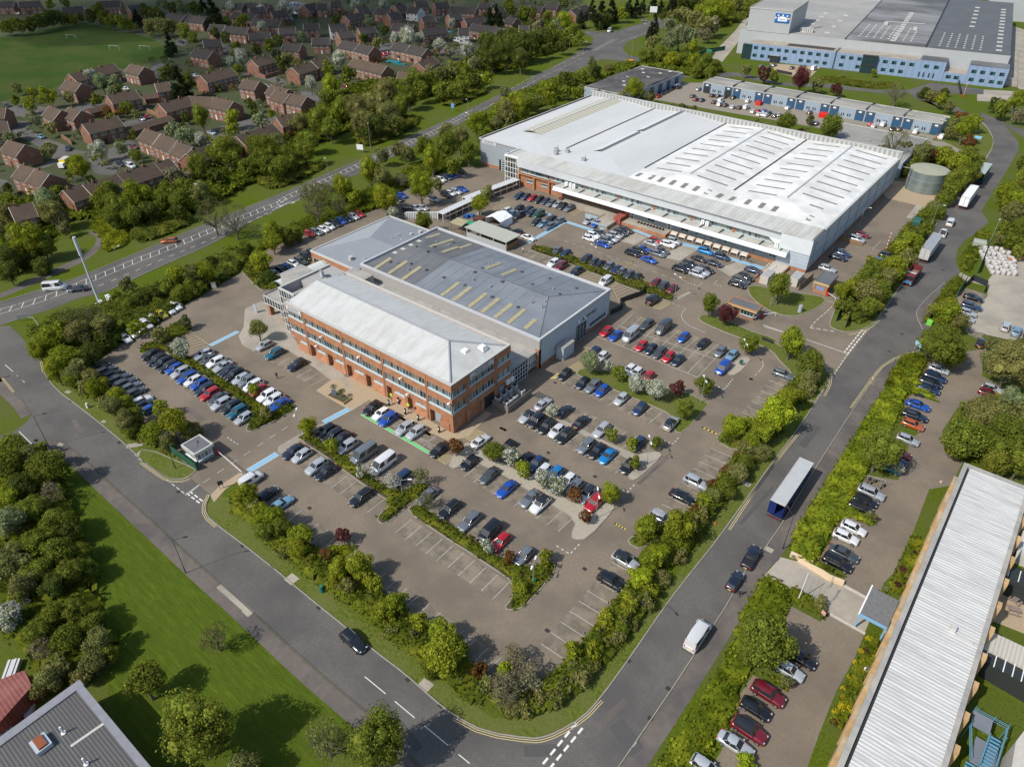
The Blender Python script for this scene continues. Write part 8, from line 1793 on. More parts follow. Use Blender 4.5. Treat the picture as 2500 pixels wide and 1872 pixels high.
# mast
p = P('01',772,925); r = empty('telecom_mast', (p[0],p[1],0), 0, 'tall pale grey monopole mast with thick antenna top beside the main road', 'mast')
b = MB(); b.tube((0,0,.3),(0,0,13.6),.34,.20,14); b.build('pole', mat('mast_grey',(.45,.48,.50),.5), r, local=True); b = MB(); b.tube((0,0,13.6),(0,0,18.4),.38,.38,14); b.tube((0,0,16.0),(0,0,16.2),.42,n=14); b.build('antenna_shroud', MATS['mast_grey'], r, local=True); b = MB(); b.box(-.9,.9,-.9,.9,0,.35); b.build('base', M['concrete'], r, local=True)
for i, (x, y, w_) in enumerate(((790,945,1.3),(850,905,1.8))): q = P('01',x,y); b = MB(); b.box(q[0]-w_/2,q[0]+w_/2,q[1]-.4,q[1]+.4,0,1.6); b.box(q[0]-w_/2-.05,q[0]+w_/2+.05,q[1]-.45,q[1]+.45,1.6,1.68); b.build('equipment_cabinet', M['white'], label=('smaller','wider')[i]+' pale equipment cabinet at the foot of the mast', cat='cabinet')
def board(name, t, x, y, w_, h_, z, ang, m, label, cat, legs=2, tx=None, ts=.4, tm=None):
    p = P(t,x,y); r = empty(name, (p[0],p[1],0), R(ang), label, cat)
    b = MB(); b.box(-w_/2,w_/2,-.05,.05,z,z+h_); pn = b.build('panel', m, r, local=True)
    b = MB()
    for i in range(legs): lx = (-w_*.35+i*w_*.7) if legs > 1 else 0; b.box(lx-.05,lx+.05,.055,.15,0,z+h_*.8)
    b.build('post', M['grey'], r, local=True)
    if tx:
        for k, s in enumerate(tx): text('lettering', s, ts, (0,-.055,z+h_*(1-(k+.5)/len(tx))), (R(90),0,0), tm or TD, pn, local=True, ext=.005)
    return r
board('sign_board', '10', 885, 1180, 2.6, 2.0, 1.2, 25, M['white'], 'white signboard on two posts on the grass by the main road', 'sign')
board('road_sign', '10', 1597, 862, 1.4, 1.9, 1.6, 30, mat('sign_pale_blue',(.16,.36,.60),.5), 'blue and white road sign on the grass bank', 'sign', 1)
board('direction_sign', '20', 1245, 128, 5.0, 3.8, 2.4, 30, M['white'], 'large white direction sign with green corner beyond the junction', 'sign')
board('direction_sign', '01', 185, 1055, 2.2, 1.2, .8, 60, M['grey'], 'grey backed direction sign on the junction island', 'sign')
board('bus_stop_board', '31', 1375, 1290, 2.0, .9, 1.6, -40, mat('board_sky',(.30,.52,.66),.5), 'pale blue sign board at the corner of the bright hedge', 'sign')
board('totem_sign', '12', 685, 215, .9, 1.7, .15, 40, mat('totem_slate',(.14,.17,.22),.5), 'slate grey totem sign in the timber planter', 'sign', 1)
board('totem_sign', '11', 80, 990, .9, 2.4, .0, 15, mat('totem_grey',(.34,.37,.40),.5), 'tall grey totem sign beside the clipped hedge at the office entrance', 'sign', 1)
board('totem_sign', '01', 1655, 805, 1.2, 1.9, .0, 50, M['stone'], 'grey stone totem on the verge of the left yard', 'sign', 1)
board('site_notice', '02', 1712, 925, .9, .9, 1.0, 60, M['dark'], 'dark green notice on posts at the entrance', 'sign')
board('site_sign', '21', 1920, 1400, .8, 1.0, .6, 30, mat('sign_green',(.02,.12,.08),.5), 'dark green sign on the lamp post of the marked square', 'sign', 1)
board('site_sign', '01', 1715, 735, .9, 1.1, .8, 30, MATS['sign_green'], 'green signs on a pole beside the left yard', 'sign', 1)
board('site_sign', '23', 325, 165, .5, .7, .6, 30, mat('sign_bright_green',(.02,.30,.10),.5), 'bright green sign at the rounded hedge tip', 'sign', 1)
board('warning_sign', '33', 650, 430, .7, .7, .9, -20, mat('sign_redwhite',(.55,.30,.28),.6), 'red edged warning sign in the hedge by the paved entrance', 'sign', 1)
for i, (x, y) in enumerate(((1130,270),(1258,345))): 
    p = P('12',x,y); r = empty('charging_sign', (p[0],p[1],0), 0, ('left','right')[i]+' lime yellow lollipop sign by the charging bays', 'sign'); b = MB(); b.tube((0,0,0),(0,0,2.0),.04); b.build('post', M['dark'], r, local=True); b = MB(); b.tube((0,-.05,2.3),(0,.05,2.3),.42,n=14); b.build('disc', mat('lime_sign',(.45,.55,.06),.5), r, local=True)
for i, (x, y) in enumerate(((1105,285),(1232,352),(1332,400),(1492,492),(1180,272))):
    p = P('12',x,y); r = empty('charging_post', (p[0],p[1],0), 0, ORD[i]+' black and white car charging post on the gravel from the left', 'charging post', 'charging posts'); b = MB(); b.box(-.18,.18,-.15,.15,0,1.5); b.build('post_body', M['dark'], r, local=True); b = MB(); b.box(-.13,.13,-.17,-.155,.8,1.3); b.build('display', M['white'], r, local=True)
# painted wording in the charging bays
for (x, y) in ((1160,440),(1362,558),(1428,598)):
    p = P('12',x,y); 
    for k, s in enumerate(('ELECTRIC','VEHICLES','ONLY')):
        o = text('bay_lettering', s, .42, (p[0],p[1]+.45-.45*k,.05), (0,0,0), M['worn_paint'], None, ext=.002); o['kind'] = 'structure'
# planter with palms
p = P('12',722,228); r = empty('timber_planter', (p[0],p[1],0), R(5), 'timber planter holding small palms before the office', 'planter'); b = MB(); b.box(-2.4,2.4,-1.1,-1.0,0,.5); b.box(-2.4,2.4,1.0,1.1,0,.5); b.box(-2.4,-2.3,-1,1,0,.5); b.box(2.3,2.4,-1,1,0,.5); b.build('planter_side', mat('pale_timber',(.38,.27,.15),.8), r, local=True); b = MB(); b.box(-2.3,2.3,-1,1,.0,.4); b.build('soil', M['soil'], r, local=True)
for i, (x, y) in enumerate(((680,150),(738,190))):
    p = P('12',x,y,1.2); r = empty('small_palm', (p[0],p[1],0), 0, ('left','right')[i]+' small palm in the timber planter', 'palm'); b = MB(); b.tube((0,0,0),(0,0,1.4),.13,.1); b.build('trunk', M['bark'], r, local=True); b = MB()
    for k in range(22):
        a = k*2.4; e = .2+.7*((k*7)%10)/10; d = (cos(a)*cos(e),sin(a)*cos(e),sin(e)); q1 = (d[0]*.6,d[1]*.6,1.4+d[2]*.6); q2 = (d[0]*1.1,d[1]*1.1,1.4+d[2]*.7-.1); s_ = (-sin(a)*.09,cos(a)*.09,0)
        b.quad((0,0,1.4),(q1[0]-s_[0],q1[1]-s_[1],q1[2]),q2,(q1[0]+s_[0],q1[1]+s_[1],q1[2]))
    o = b.build('fronds', M['leaf'], r, local=True); o.color = (.05,.085,.03,1)
# barriers
def barrier(t, x, y, tx_, ty_, label, up=False):
    p = P(t,x,y); q = P(t,tx_,ty_,1.0 if not up else 5); r = empty('barrier', (p[0],p[1],0), 0, label, 'barrier'); b = MB(); b.box(-.25,.25,-.2,.2,0,1.15); b.build('housing', M['red'], r, local=True)
    d = (q[0]-p[0], q[1]-p[1]); L_ = hypot(*d); b = MB()
    if up:
        for i in range(10): b.box(-.07,.07,-.07,.07,1+i*.55,1+i*.55+.55,i%2)
    else:
        b.tube((0,0,1.0),(d[0],d[1],1.05),.06); b.tube((d[0],d[1],0),(d[0],d[1],1.0),.05)
    b.build('boom', [M['white'],M['red']], r, local=True)
barrier('02',1685,662,1862,795,'white barrier boom with red housing across the entrance'); barrier('31',185,1030,300,990,'white barrier boom beside the brick gatehouse'); barrier('31',692,862,760,880,'red barrier housing beside the brick store')
barrier('31',1140,520,1180,350,'raised red and white barrier in the yard by the warehouse',True); barrier('30',1740,748,1760,620,'raised red and white barrier at the blue offices gate',True); barrier('30',1745,1115,1790,970,'raised striped barrier boom near the grey roofed unit',True)
# gates and fences
def fence(s, h, m, label, name='fence', t_=.06):
    pts = PP(s); r = empty(name, (*pts[0],0), 0, label, 'fence'); b = MB(); b.strip(pts, t_, .1, h=h-.1); b.build('mesh_panel', m, r)
    q = resample(pts, 2.5)
    for c in q: b = MB(); b.box(c[0]-.06,c[0]+.06,c[1]-.06,c[1]+.06,0,h+.1); b.build('fence_post', m, r)
GF = mat('fence_green', (.02,.09,.05), .6)
fence('02: 1330,650 1430,720 1525,790', 1.9, GF, 'dark green gate panel folded back beside the gate cabin', 'gate')
fence('31: 1850,690 1900,570 1930,480', 2.2, GF, 'green fence beside the stacked white bags'); fence('31: 1690,870 1760,760', 2.2, GF, 'green fence at the corner of the concrete yard'); fence('31: 760,1060 800,960 870,1010 830,1110', 2.0, GF, 'green fence round the end of the hedge belt')
fence('31: 190,1200 270,1230', .9, M['dark'], 'low dark railing on the grass strip'); fence('31: 770,425 960,478', 1.1, M['wood'], 'low timber fence beside the silver van'); fence('31: 470,820 520,780 580,730', 1.8, mat('weathered_fence',(.20,.17,.13),.9), 'weathered timber fence before the brick store'); fence('31: 580,800 690,850', 1.4, M['grey'], 'grey mesh fence before the brick store')
fence('21: 920,1010 1010,965 990,920 1160,860 1190,810', 1.6, M['dark'], 'black railing with gate beside the workshop corner'); fence('31: 1760,790 1810,740 1920,790 1900,840', 1.7, M['dark'], 'open dark steel gate at the concrete yard', 'gate')
fence('20: 1590,440 1680,410 1800,390', 2.4, GF, 'green fence beside the distribution centre access', 'fence'); fence('30: 1540,620 1700,640 1720,730', 2.0, M['dark'], 'dark entrance cage at the blue offices', 'gate'); fence('30: 300,560 420,585', 1.5, M['dark'], 'dark railing of the office parking court')
# cream wall with number, steps, flagpole
b = MB(); pts = PP('32: 405,1440 560,1500 33: 480,0 640,90 700,130 815,175'); b.strip(pts, .7, 0, h=.8); o = b.build('low_wall', mat('cream_wall',(.58,.44,.28),.8,(.64,.50,.34),2,.8), label='low cream wall beside the paved entrance', cat='wall')
p = P('32',428,1448,.8); text('number', '22', .7, (p[0],p[1],.82), (0,0,R(-20)), mat('number_green',(.03,.14,.10),.6), o)
for s, lab in (('33: 820,185 1080,325','pale kerb wall above the paved entrance'),('33: 710,402 985,555','pale kerb wall below the paved entrance')):
    b = MB(); b.strip(PP(s), .3, 0, h=.25); b.build('low_wall', M['stone'], label=lab, cat='wall')
b = MB()
for i in range(5): b.strip(PP('33: %d,%d %d,%d' % (560+i*35,95+i*18,490+i*38,235+i*12)), .25, .028, h=.03)
o = b.build('paving_steps', M['kerb']); o['kind'] = 'structure'
p = P('33',470,290); r = empty('flagpole', (p[0],p[1],0), 0, 'white flagpole leaning over the paved entrance steps', 'flagpole'); b = MB(); b.tube((0,0,0),(0,0,6.3),.09,.05,8); b.build('pole', M['white'], r, local=True); b = MB(); b.box(-.2,.2,-.2,.2,0,.12); b.build('base', M['grey'], r, local=True)
for i, (x1,y1,x2,y2) in enumerate(((700,200,735,130),(725,300,770,230))): b = MB(); a, c = P('33',x1,y1), P('33',x2,y2); b.strip([a,c],.05,.9,h=.06); b.strip([a,c],.05,.45,h=.05); [b.box(z[0]-.03,z[0]+.03,z[1]-.03,z[1]+.03,0,.95) for z in (a,c)]; b.build('handrail', M['grey'], label=('upper','lower')[i]+' grey handrail on the paved entrance', cat='handrail')
# picnic tables
for i, (x, y, a) in enumerate(((2160,230,20),(2140,300,70),(2125,385,15))):
    p = P('33',x,y); r = empty('picnic_table', (p[0],p[1],0), R(a), ('top','middle','bottom')[i]+' weathered picnic table in the gravel courtyard', 'picnic table', 'picnic tables'); MW = mat('weathered_wood',(.20,.15,.13),.9,(.27,.21,.19),3,.8)
    b = MB(); [b.box(-.9,.9,-.36+k*.15,-.24+k*.15,.72,.76) for k in range(5)]; b.build('tabletop', MW, r, local=True)
    for s_ in (-1,1): b = MB(); b.box(-.9,.9,s_*.75-.13,s_*.75+.13,.42,.46); b.build('bench', MW, r, local=True)
    for x_ in (-.6,.6): b = MB(); b.tube((x_,-.8,0),(x_,.15,.72),.04,n=4); b.tube((x_,.8,0),(x_,-.15,.72),.04,n=4); b.build('leg', MW, r, local=True)
# blue escape stair
p = P('33',1830,1400); BS = mat('stair_blue',(.10,.26,.38),.5); r = empty('escape_stair', (p[0],p[1],0), R(0), 'blue steel escape stair with railings against the ribbed roof building', 'stair')
b = MB(); b.box(-1.6,.6,-.2,2.2,3.2,3.3); b.box(-.4,2.2,-4.2,-.2,1.7,1.8); b.build('landing', M['shedroof'], r, local=True)
b = MB()
for i in range(10): b.box(.7,1.9,-4.2+.42*i,-3.9+.42*i,1.8+i*.15,1.84+i*.15); b.box(-.7,.4,-8.2+.4*i,-7.9+.4*i,i*.18,.04+i*.18)
b.build('tread', BS, r, local=True); b = MB()
for (a,c) in (((-1.6,2.2),(2.2,2.2)),((2.2,2.2),(2.2,-4.2)),((.6,-.2),(.6,-4.2)),((-1.6,-.2),(-.4,-4.2))):
    for z in (3.6,4.0,4.3): b.tube((a[0],a[1],z-.5),(c[0],c[1],z-.5 if c[1] > 0 else z-1.6),.04,n=4)
for (x,y) in ((-1.6,2.2),(.6,2.2),(2.2,2.2),(2.2,0),(2.2,-4.2),(.6,-4.2),(-1.6,-.2)): b.tube((x,y,0),(x,y,4.2 if y > -1 else 3),.05,n=4)
b.build('railing', BS, r, local=True)
# chillers in a fenced compound
r = empty('chiller_compound', (2.4,15.4,0), 0, 'timber screened compound holding grey cooling units by the office end', 'enclosure'); b = MB()
b.box(4.4,4.5,11.6,19.4,0,1.6); b.box(.2,4.5,11.5,11.6,0,1.6); b.build('screen', mat('slatted_grey',(.16,.13,.11),.8,(.22,.19,.17),3,.8), r)
k = 0
for (x,y,z) in ((1.0,12.6,0),(1.0,14.4,0),(1.0,16.2,0),(1.0,18.0,0),(3.2,12.6,0),(3.2,13.9,0),(3.2,15.2,0),(3.2,17.6,0)):
    c = empty('cooling_unit', (x,y,0), 0, '%s pale cooling unit %s row of the compound by the office end' % (ORD[k%4], 'in the wall side' if k < 4 else 'in the outer'), 'cooling unit', 'cooling units'); k += 1
    b = MB(); b.box(-.6,.6,-.55,.55,.0,1.9); b.build('casing', M['coping'], c, local=True); b = MB(); b.cyl(0,0,1.9,2.05,.42,14); b.build('fan_grille', M['dark'], c, local=True)
for i, z in enumerate((2.2,2.2)): b = MB(); b.box(.03,.5,16.3+i*1.3,17.3+i*1.3,2.6,3.6); b.build('wall_unit', M['white'], label=('left','right')[i]+' white air conditioning unit on the shaded office wall', cat='air conditioner')
# white bike shelters along the wall
for i in range(9):
    x = -9.2+i*2.75; 
    r = empty('bin_shelter', (x,107.6,0), 0, ('%s small white curved shelter from the left before the grey wall' % ORD[i]), 'shelter', 'small white shelters'); b = MB()
    for k in range(5): t0, t1 = k/5, (k+1)/5; b.add([(-1.1,-.8+1.3*t0,.9+.7*sin(t0*pi/2)),(.9,-.8+1.3*t0,.9+.7*sin(t0*pi/2)),(.9,-.8+1.3*t1,.9+.7*sin(t1*pi/2)),(-1.1,-.8+1.3*t1,.9+.7*sin(t1*pi/2))],[(0,1,2,3)])
    b.build('shelter_roof', M['stone'], r, local=True); 
    for q in (-1.1,.9): b = MB(); b.box(q-.05,q+.05,-.8,.5,0,.95); b.build('shelter_side', M['stone'], r, local=True)
for i in range(9): b = MB(); x = -21.5+i*1.05; b.tube((x,107.6,1.12),(x+.35,107.6,1.5),.03,n=4); b.tube((x,107.1,1.4),(x,107.9,1.4),.25,.25,8); b.build('stacked_chair', M['dark'], label='dark metal chairs bunched on the brick terrace', cat='chair', group='chairs on the terrace')
# generators, bins, skips, AC
for t, x, y, a, lab in (('31',230,718,0,'left white slatted plant container by the brick steps'),('31',455,735,0,'right white slatted plant container beside the lawn tree')):
    p = P(t,x,y,1); r = empty('plant_container', (p[0],p[1],0), R(a), lab, 'container'); b = MB(); b.box(-1.1,1.1,-2.4,2.4,0,2.3); b.build('casing', M['stone'], r, local=True); b = MB(); [b.box(-.9,.9,-2.2+k*.75,-1.7+k*.75,2.3,2.36) for k in range(6)]; b.build('louvre', M['grey'], r, local=True)
p = P('21',1000,262,1.2); r = empty('red_skip', (p[0],p[1],0), 0, 'dull red metal waste container at the end of the loading deck', 'container'); b = MB(); b.box(-1.2,1.2,-2.6,2.6,.2,2.3); b.build('box', mat('faded_red',(.26,.06,.045),.7,(.32,.09,.07),2,.8), r, local=True); b = MB(); [b.tube((s_,-2.65,.2),(0,-2.65,1.5),.06,n=4) for s_ in (-.6,.6)]; b.build('frame', M['dark'], r, local=True)
for t, x, y, l, w_, h_, a, c, lab, nm in (('11',1720,300,4,2.4,.9,10,(.02,.26,.15),'green tarpaulin cover in the waste yard','tarpaulin'),('11',1745,240,1.6,1.2,1.0,0,(.02,.10,.30),'blue bin in the waste yard nearest the marquee','bin'),('11',1700,245,1.6,1.2,1.0,20,(.015,.07,.22),'dark blue bin in the waste yard','bin'),('11',1800,265,3.4,2.0,1.3,15,(.09,.04,.03),'brown skip beside the white marquee','skip'),('11',1800,215,1.4,1.2,1.0,30,(.5,.5,.5),'pale bag on top of the waste heap','bag'),('21',535,120,1.6,1.6,1.6,0,(.12,.05,.03),'dark brown store box against the warehouse pier','box'),('30',665,885,3.6,2.6,2.0,10,(.55,.02,.015),'bright red tent cover before the blue shutters','tent'),('30',165,795,2.4,2.0,1.6,0,(.50,.03,.02),'small red cover before the left blue shutters','tent'),('30',735,865,2.5,2,1.3,0,(.6,.6,.55),'white skip beside the red tent','skip'),('20',1680,400,3.2,2.4,2.2,10,(.03,.16,.10),'green container beside the access lane','container'),('30',1860,1062,2.6,1.6,.9,0,(.20,.42,.55),'blue box sign on the grass by the lane','sign'),('31',1485,1062,1.2,.9,1.3,0,(.16,.50,.07),'bright lime green sack in the lane hedge','sack'),('31',1385,290,2.2,4,2.2,5,(.03,.10,.08),'dark green container beside the hedge belt','container'),('31',1870,455,3.4,2.2,2.2,10,(.30,.33,.28),'pale flat roofed hut behind the clipped hedge','hut'),('20',1075,470,3,1.6,1.2,10,(.65,.25,.03),'orange works vehicle at the side road','vehicle')):
    p = P(t,x,y,h_*.6); b = MB(); a_ = R(a); L2, W2 = l/2, w_/2; vs = []
    for z, k in ((0,.94),(h_*.9,1.0),(h_,.86)):
        for (sx,sy) in ((-1,-1),(1,-1),(1,1),(-1,1)): X_, Y_ = sx*L2*k, sy*W2*k; vs.append((p[0]+X_*cos(a_)-Y_*sin(a_), p[1]+X_*sin(a_)+Y_*cos(a_), z+.02))
    b.add(vs, [(0,1,5,4),(1,2,6,5),(2,3,7,6),(3,0,4,7),(4,5,9,8),(5,6,10,9),(6,7,11,10),(7,4,8,11),(8,9,10,11)]); b.build(nm.replace(' ','_'), mat('m_'+lab[:22].replace(' ','_'), c, .7), label=lab, cat=nm)
for i, (x, lab) in enumerate(((-50.4,'first'),(-48.9,'second'),(-47.5,'third'),(-2.2,'fourth'),(-.8,'fifth'),(20.3,'sixth'),(21.6,'seventh'),(22.9,'last'))):
    r = empty('roof_air_conditioner', (x,110.3 if i < 5 else 109.6,4.95), 0, '%s white air conditioning unit from the left on the loading canopy' % lab, 'air conditioner', 'air conditioners on the canopy'); b = MB(); b.box(-.5,.5,-.25,.25,0,1.35); b.build('casing', M['white'], r, local=True)
    for z in (.38,.98): b = MB(); b.tube((0,-.28,z),(0,-.255,z),.22,n=10); b.build('fan_grille', M['grey'], r, local=True)
# stacked bags and crates in the concrete yard
rg = random.Random(4); k = 0
for i in range(6):
    for j in range(9):
        x, y = 1890+i*42+j*(-0)+ (8-j)*13-20, 668-j*22+i*4
        if not (1850 < x < 2150): continue
        p = P('31', x, y, .8); b = MB(); s_ = 1.0; z = rg.choice((1.0,1.6,1.7)); k += 1
        vs = []
        for zz, q in ((0,.48),(.3*z,.56),(.8*z,.54),(z,.40)):
            for a in range(8): vs.append((p[0]+cos(a*pi/4+.3)*q*1.15, p[1]+sin(a*pi/4+.3)*q*1.15, zz))
        b.add(vs, [[r_*8+a, r_*8+(a+1)%8, (r_+1)*8+(a+1)%8, (r_+1)*8+a] for r_ in range(3) for a in range(8)]+[list(range(24,32))], 0, True)
        b.build('bulk_bag', mat('white_bag',(.36,.34,.33),.8,(.48,.46,.44),3,.8), label='grubby white bulk bag stacked in the concrete yard', cat='bag', group='white bulk bags in the yard')
for i, (x, y, lab) in enumerate(((2135,520,'tan crate stack at the top of the bag stacks'),(2175,565,'orange brown crate stack right of the bags'),(2105,590,'small tan crate beside the bags'))):
    p = P('31',x,y,.6); r = empty('crate_stack', (p[0],p[1],0), R(10), lab, 'crate'); 
    for z in range(2): b = MB(); b.box(-.9,.9,-.6,.6,z*.7+.02,z*.7+.62); b.build('crate', mat('crate_tan',(.34,.19,.08),.8), r, local=True)
# speed bumps
for s, lab in (('22: 1622,450 1738,505','yellow and black speed bump under the blossom lawn tip'),('22: 950,1192 1035,1238','yellow and black speed bump right of the gravel island'),('21: 1090,598 1040,640','chequered speed bump by the long shrub bed'),('21: 1500,710 1468,738','chequered speed bump near the packed cars'),('21: 1420,755 1400,790','chequered speed bump at the tip of the shrub bed')):
    a, c = PP(s); b = MB(); n = 8
    for i in range(n): p0 = (a[0]+(c[0]-a[0])*i/n, a[1]+(c[1]-a[1])*i/n); p1 = (a[0]+(c[0]-a[0])*(i+1)/n, a[1]+(c[1]-a[1])*(i+1)/n); b.strip([p0,p1],.35,.01,i%2,h=.06)
    b.build('speed_bump', [M['dark'],mat('bump_yellow',(.55,.42,.05),.7)], label=lab, cat='speed bump')
# small posts, boxes, cone, bollards
for t, x, y, w_, h_, c, lab, nm in (('13',590,225,.7,1.3,(.02,.14,.11),'dark teal utility cabinet on the hedge verge','cabinet'),('02',680,300,.5,1.1,(.6,.6,.58),'leaning white marker stone on the left verge','marker'),('31',480,985,.9,1.9,(.30,.33,.36),'grey stone pillar at the edge of the lawn','pillar'),('22',1725,1195,.3,.6,(.6,.12,.03),'orange cone lying by the right belt','cone'),('33',970,850,.3,1.2,(.6,.6,.6),'pale post in the border below the porch','post'),('32',1570,875,.5,.25,(.5,.35,.3),'small pale block on the side car park','block')):
    p = P(t,x,y); b = MB(); b.tube((p[0],p[1],0),(p[0],p[1],h_),w_*.62,w_*.55 if nm != 'cone' else .05,8 if nm in ('cone','pillar') else 4); b.build('traffic_cone' if nm == 'cone' else nm, mat('mm_'+nm, c, .6), label=lab, cat=nm)
# motorcycle and bicycles
def bike(t, x, y, a, label, motor=False):
    p = P(t,x,y); r = empty('motorcycle' if motor else 'bicycle', (p[0],p[1],.02), R(a), label, 'motorcycle' if motor else 'bicycle', None if motor else 'bicycles on the stands'); k = 1 if motor else .9
    for x_ in (-.62,.62): b = MB(); b.tube((x_*k,-.05 if motor else -.02,.33),(x_*k,.05 if motor else .02,.33),.33,n=12); b.build('wheel', M['tyre'], r, local=True)
    b = MB(); b.tube((-.6*k,0,.33),(0,0,.75),.05,n=5); b.tube((0,0,.75),(.5*k,0,.85),.05,n=5); b.tube((.5*k,0,.95),(.62*k,0,.33),.04,n=5)
    if motor: b.box(-.35,.45,-.18,.18,.35,.85)
    b.build('frame', M['dark'], r, local=True); b = MB(); b.box(-.45,-.05,-.12,.12,.85,.93); b.build('saddle', M['black'], r, local=True); b = MB(); b.tube((.48,-.33,1.0),(.48,.33,1.0),.03,n=5); b.build('handlebar', M['grey'], r, local=True)
bike('32',1400,218,10,'black motorcycle parked by the hedge spur',True); bike('32',1345,300,15,'pinkish motorcycle parked beside the bright blue car',True)
for i, (x, y) in enumerate(((1050,885),(1120,920),(1010,870))): bike('32',x,y,60+i*12,('middle','right','left')[i]+' bicycle on the cycle stands in the side car park')
for i in range(6): p = P('32',1010+i*28,850+i*8); b = MB(); b.tube((p[0]-.4,p[1],0),(p[0]-.4,p[1],.75),.03,n=5); b.tube((p[0]-.4,p[1],.75),(p[0]+.4,p[1],.75),.03,n=5); b.tube((p[0]+.4,p[1],.75),(p[0]+.4,p[1],0),.03,n=5); b.build('cycle_stand', M['grey'], label='plain hooped cycle stand in the side car park', cat='cycle stand', group='cycle stands')
# people
SKIN = mat('skin', (.42,.26,.19), .6); HAIR = mat('dark_hair', (.02,.015,.012), .8)
def person(t, x, y, facing, top, legs, label, stride=.28, bag=False):
    p = P(t, x, y); r = empty('person', (p[0],p[1],.03), R(facing), label, 'person')
    # skeleton: connected joints grown with the skin modifier
    J = [((0,0,.95),.155),((0,0,1.12),.145),((.02,0,1.32),.165),((.02,0,1.46),.12),((.03,0,1.54),.055),((.05,0,1.64),.095),((.05,0,1.72),.085),
         ((0,.09,.90),.10),((stride*.55,.10,.50),.068),((stride,.10,.09),.045),((stride+.16,.10,.045),.04),
         ((0,-.09,.90),.10),((-stride*.25,-.10,.50),.068),((-stride*.9,-.10,.10),.045),((-stride*.9+.15,-.10,.045),.04),
         ((.02,.20,1.42),.062),((-.06,.25,1.14),.045),((.06,.27,.92),.036),((.09,.27,.83),.034),
         ((.02,-.20,1.42),.062),((.08,-.25,1.15),.045),((.22,-.25,.98),.036),((.27,-.25,.91),.034)]
    E_ = [(0,1),(1,2),(2,3),(3,4),(4,5),(5,6),(0,7),(7,8),(8,9),(9,10),(0,11),(11,12),(12,13),(13,14),(3,15),(15,16),(16,17),(17,18),(3,19),(19,20),(20,21),(21,22)]
    for h, base in ((18,.012),(22,.012)):      # fingers and thumb
        for k in range(5):
            b0 = J[h][0]; J.append(((b0[0]+.035+.01*k, b0[1]+(-.03+.015*k), b0[2]-.05-.008*(k%3)), .010)); E_.append((h, len(J)-1))
    me = bpy.data.meshes.new('body'); me.from_pydata([j[0] for j in J], E_, []); o = link('body', me, r)
    sk = o.modifiers.new('s','SKIN'); 
    for i, j in enumerate(J): me.skin_vertices[0].data[i].radius = (j[1], j[1])
    me.skin_vertices[0].data[0].use_root = True
    o.modifiers.new('d','SUBSURF').levels = 1
    dg = bpy.context.evaluated_depsgraph_get(); m2 = bpy.data.meshes.new_from_object(o.evaluated_get(dg)); o.modifiers.clear(); o.data = m2
    m2.materials.clear(); [m2.materials.append(q) for q in (SKIN, mat(top[0], top[1], .8), mat(legs[0], legs[1], .8), HAIR)]
    for f in m2.polygons:
        c = f.center; f.use_smooth = True
        f.material_index = 3 if (c.z > 1.70 or (c.z > 1.6 and c.x < .0)) else 0 if c.z > 1.50 or (abs(c.y) > .2 and c.z < .97) else 1 if c.z > .93 else 2
    b = MB(); b.box(.135,.165,-.015,.015,1.62,1.66); [b.box(.125,.14,q-.012,q+.012,1.665,1.68) for q in (-.03,.03)]; b.box(.12,.14,-.025,.025,1.585,1.595); b.build('face', SKIN, r, local=True)
    if bag: b = MB(); b.box(-.1,.18,.27,.36,.45,.78); b.build('bag', M['dark'], r, local=True)
DK = ('dark_coat',(.02,.02,.025)); 
person('12',243,75,-20,DK,('dark_trousers',(.03,.03,.035)),'person in dark clothes walking in the left car park'); person('21',243,530,120,('white_shirt',(.6,.6,.58)),('blue_jeans',(.04,.06,.12)),'person in a white shirt walking by the shrub bed'); person('23',1908,262,100,('navy_jacket',(.02,.03,.07)),('dark_trousers',(.03,.03,.035)),'person in navy walking on the right hand footway',bag=True)
person('21',1915,590,-60,DK,('dark_trousers',(.03,.03,.035)),'person in black seated look at the left end of the blue path',.15); person('21',1972,598,-30,DK,('brown_trousers',(.10,.06,.04)),'person in dark coat in the middle near the brick plinth',.2); person('21',2000,612,200,('grey_jumper',(.12,.12,.13)),('dark_trousers',(.03,.03,.035)),'person in grey beside two others near the brick steps',.2)

for i, (x, y, l, w_, h_, a, c, lab) in enumerate(((80,830,3.6,1.6,.9,-38,(.5,.5,.5),'stack of white framed panels beside the red shed roof'),(240,1095,3.4,.8,.6,-40,(.48,.45,.40),'bundle of pale pipes between the red shed and the trees'),(45,1290,1.6,1.3,1.1,-30,(.35,.38,.42),'pale grey machine in the scrap yard below the red shed'),(150,1330,2.6,.8,.6,35,(.30,.20,.10),'timber offcuts in the scrap yard below the red shed'),(240,1260,1.6,1.2,.7,50,(.03,.04,.07),'dark drum in the scrap yard beside the ribbed shed'))):
    p = P('03',x,y,h_); r = empty('yard_stack', (p[0],p[1],0), R(a), lab, 'stack')
    for k in range(4): b = MB(); b.box(-l/2,l/2,-w_/2+k*w_/4,-w_/2+(k+.8)*w_/4,0,h_*(1-.12*(k%2))); b.build('piece', mat('yard_%d'%i, c, .7), r, local=True)
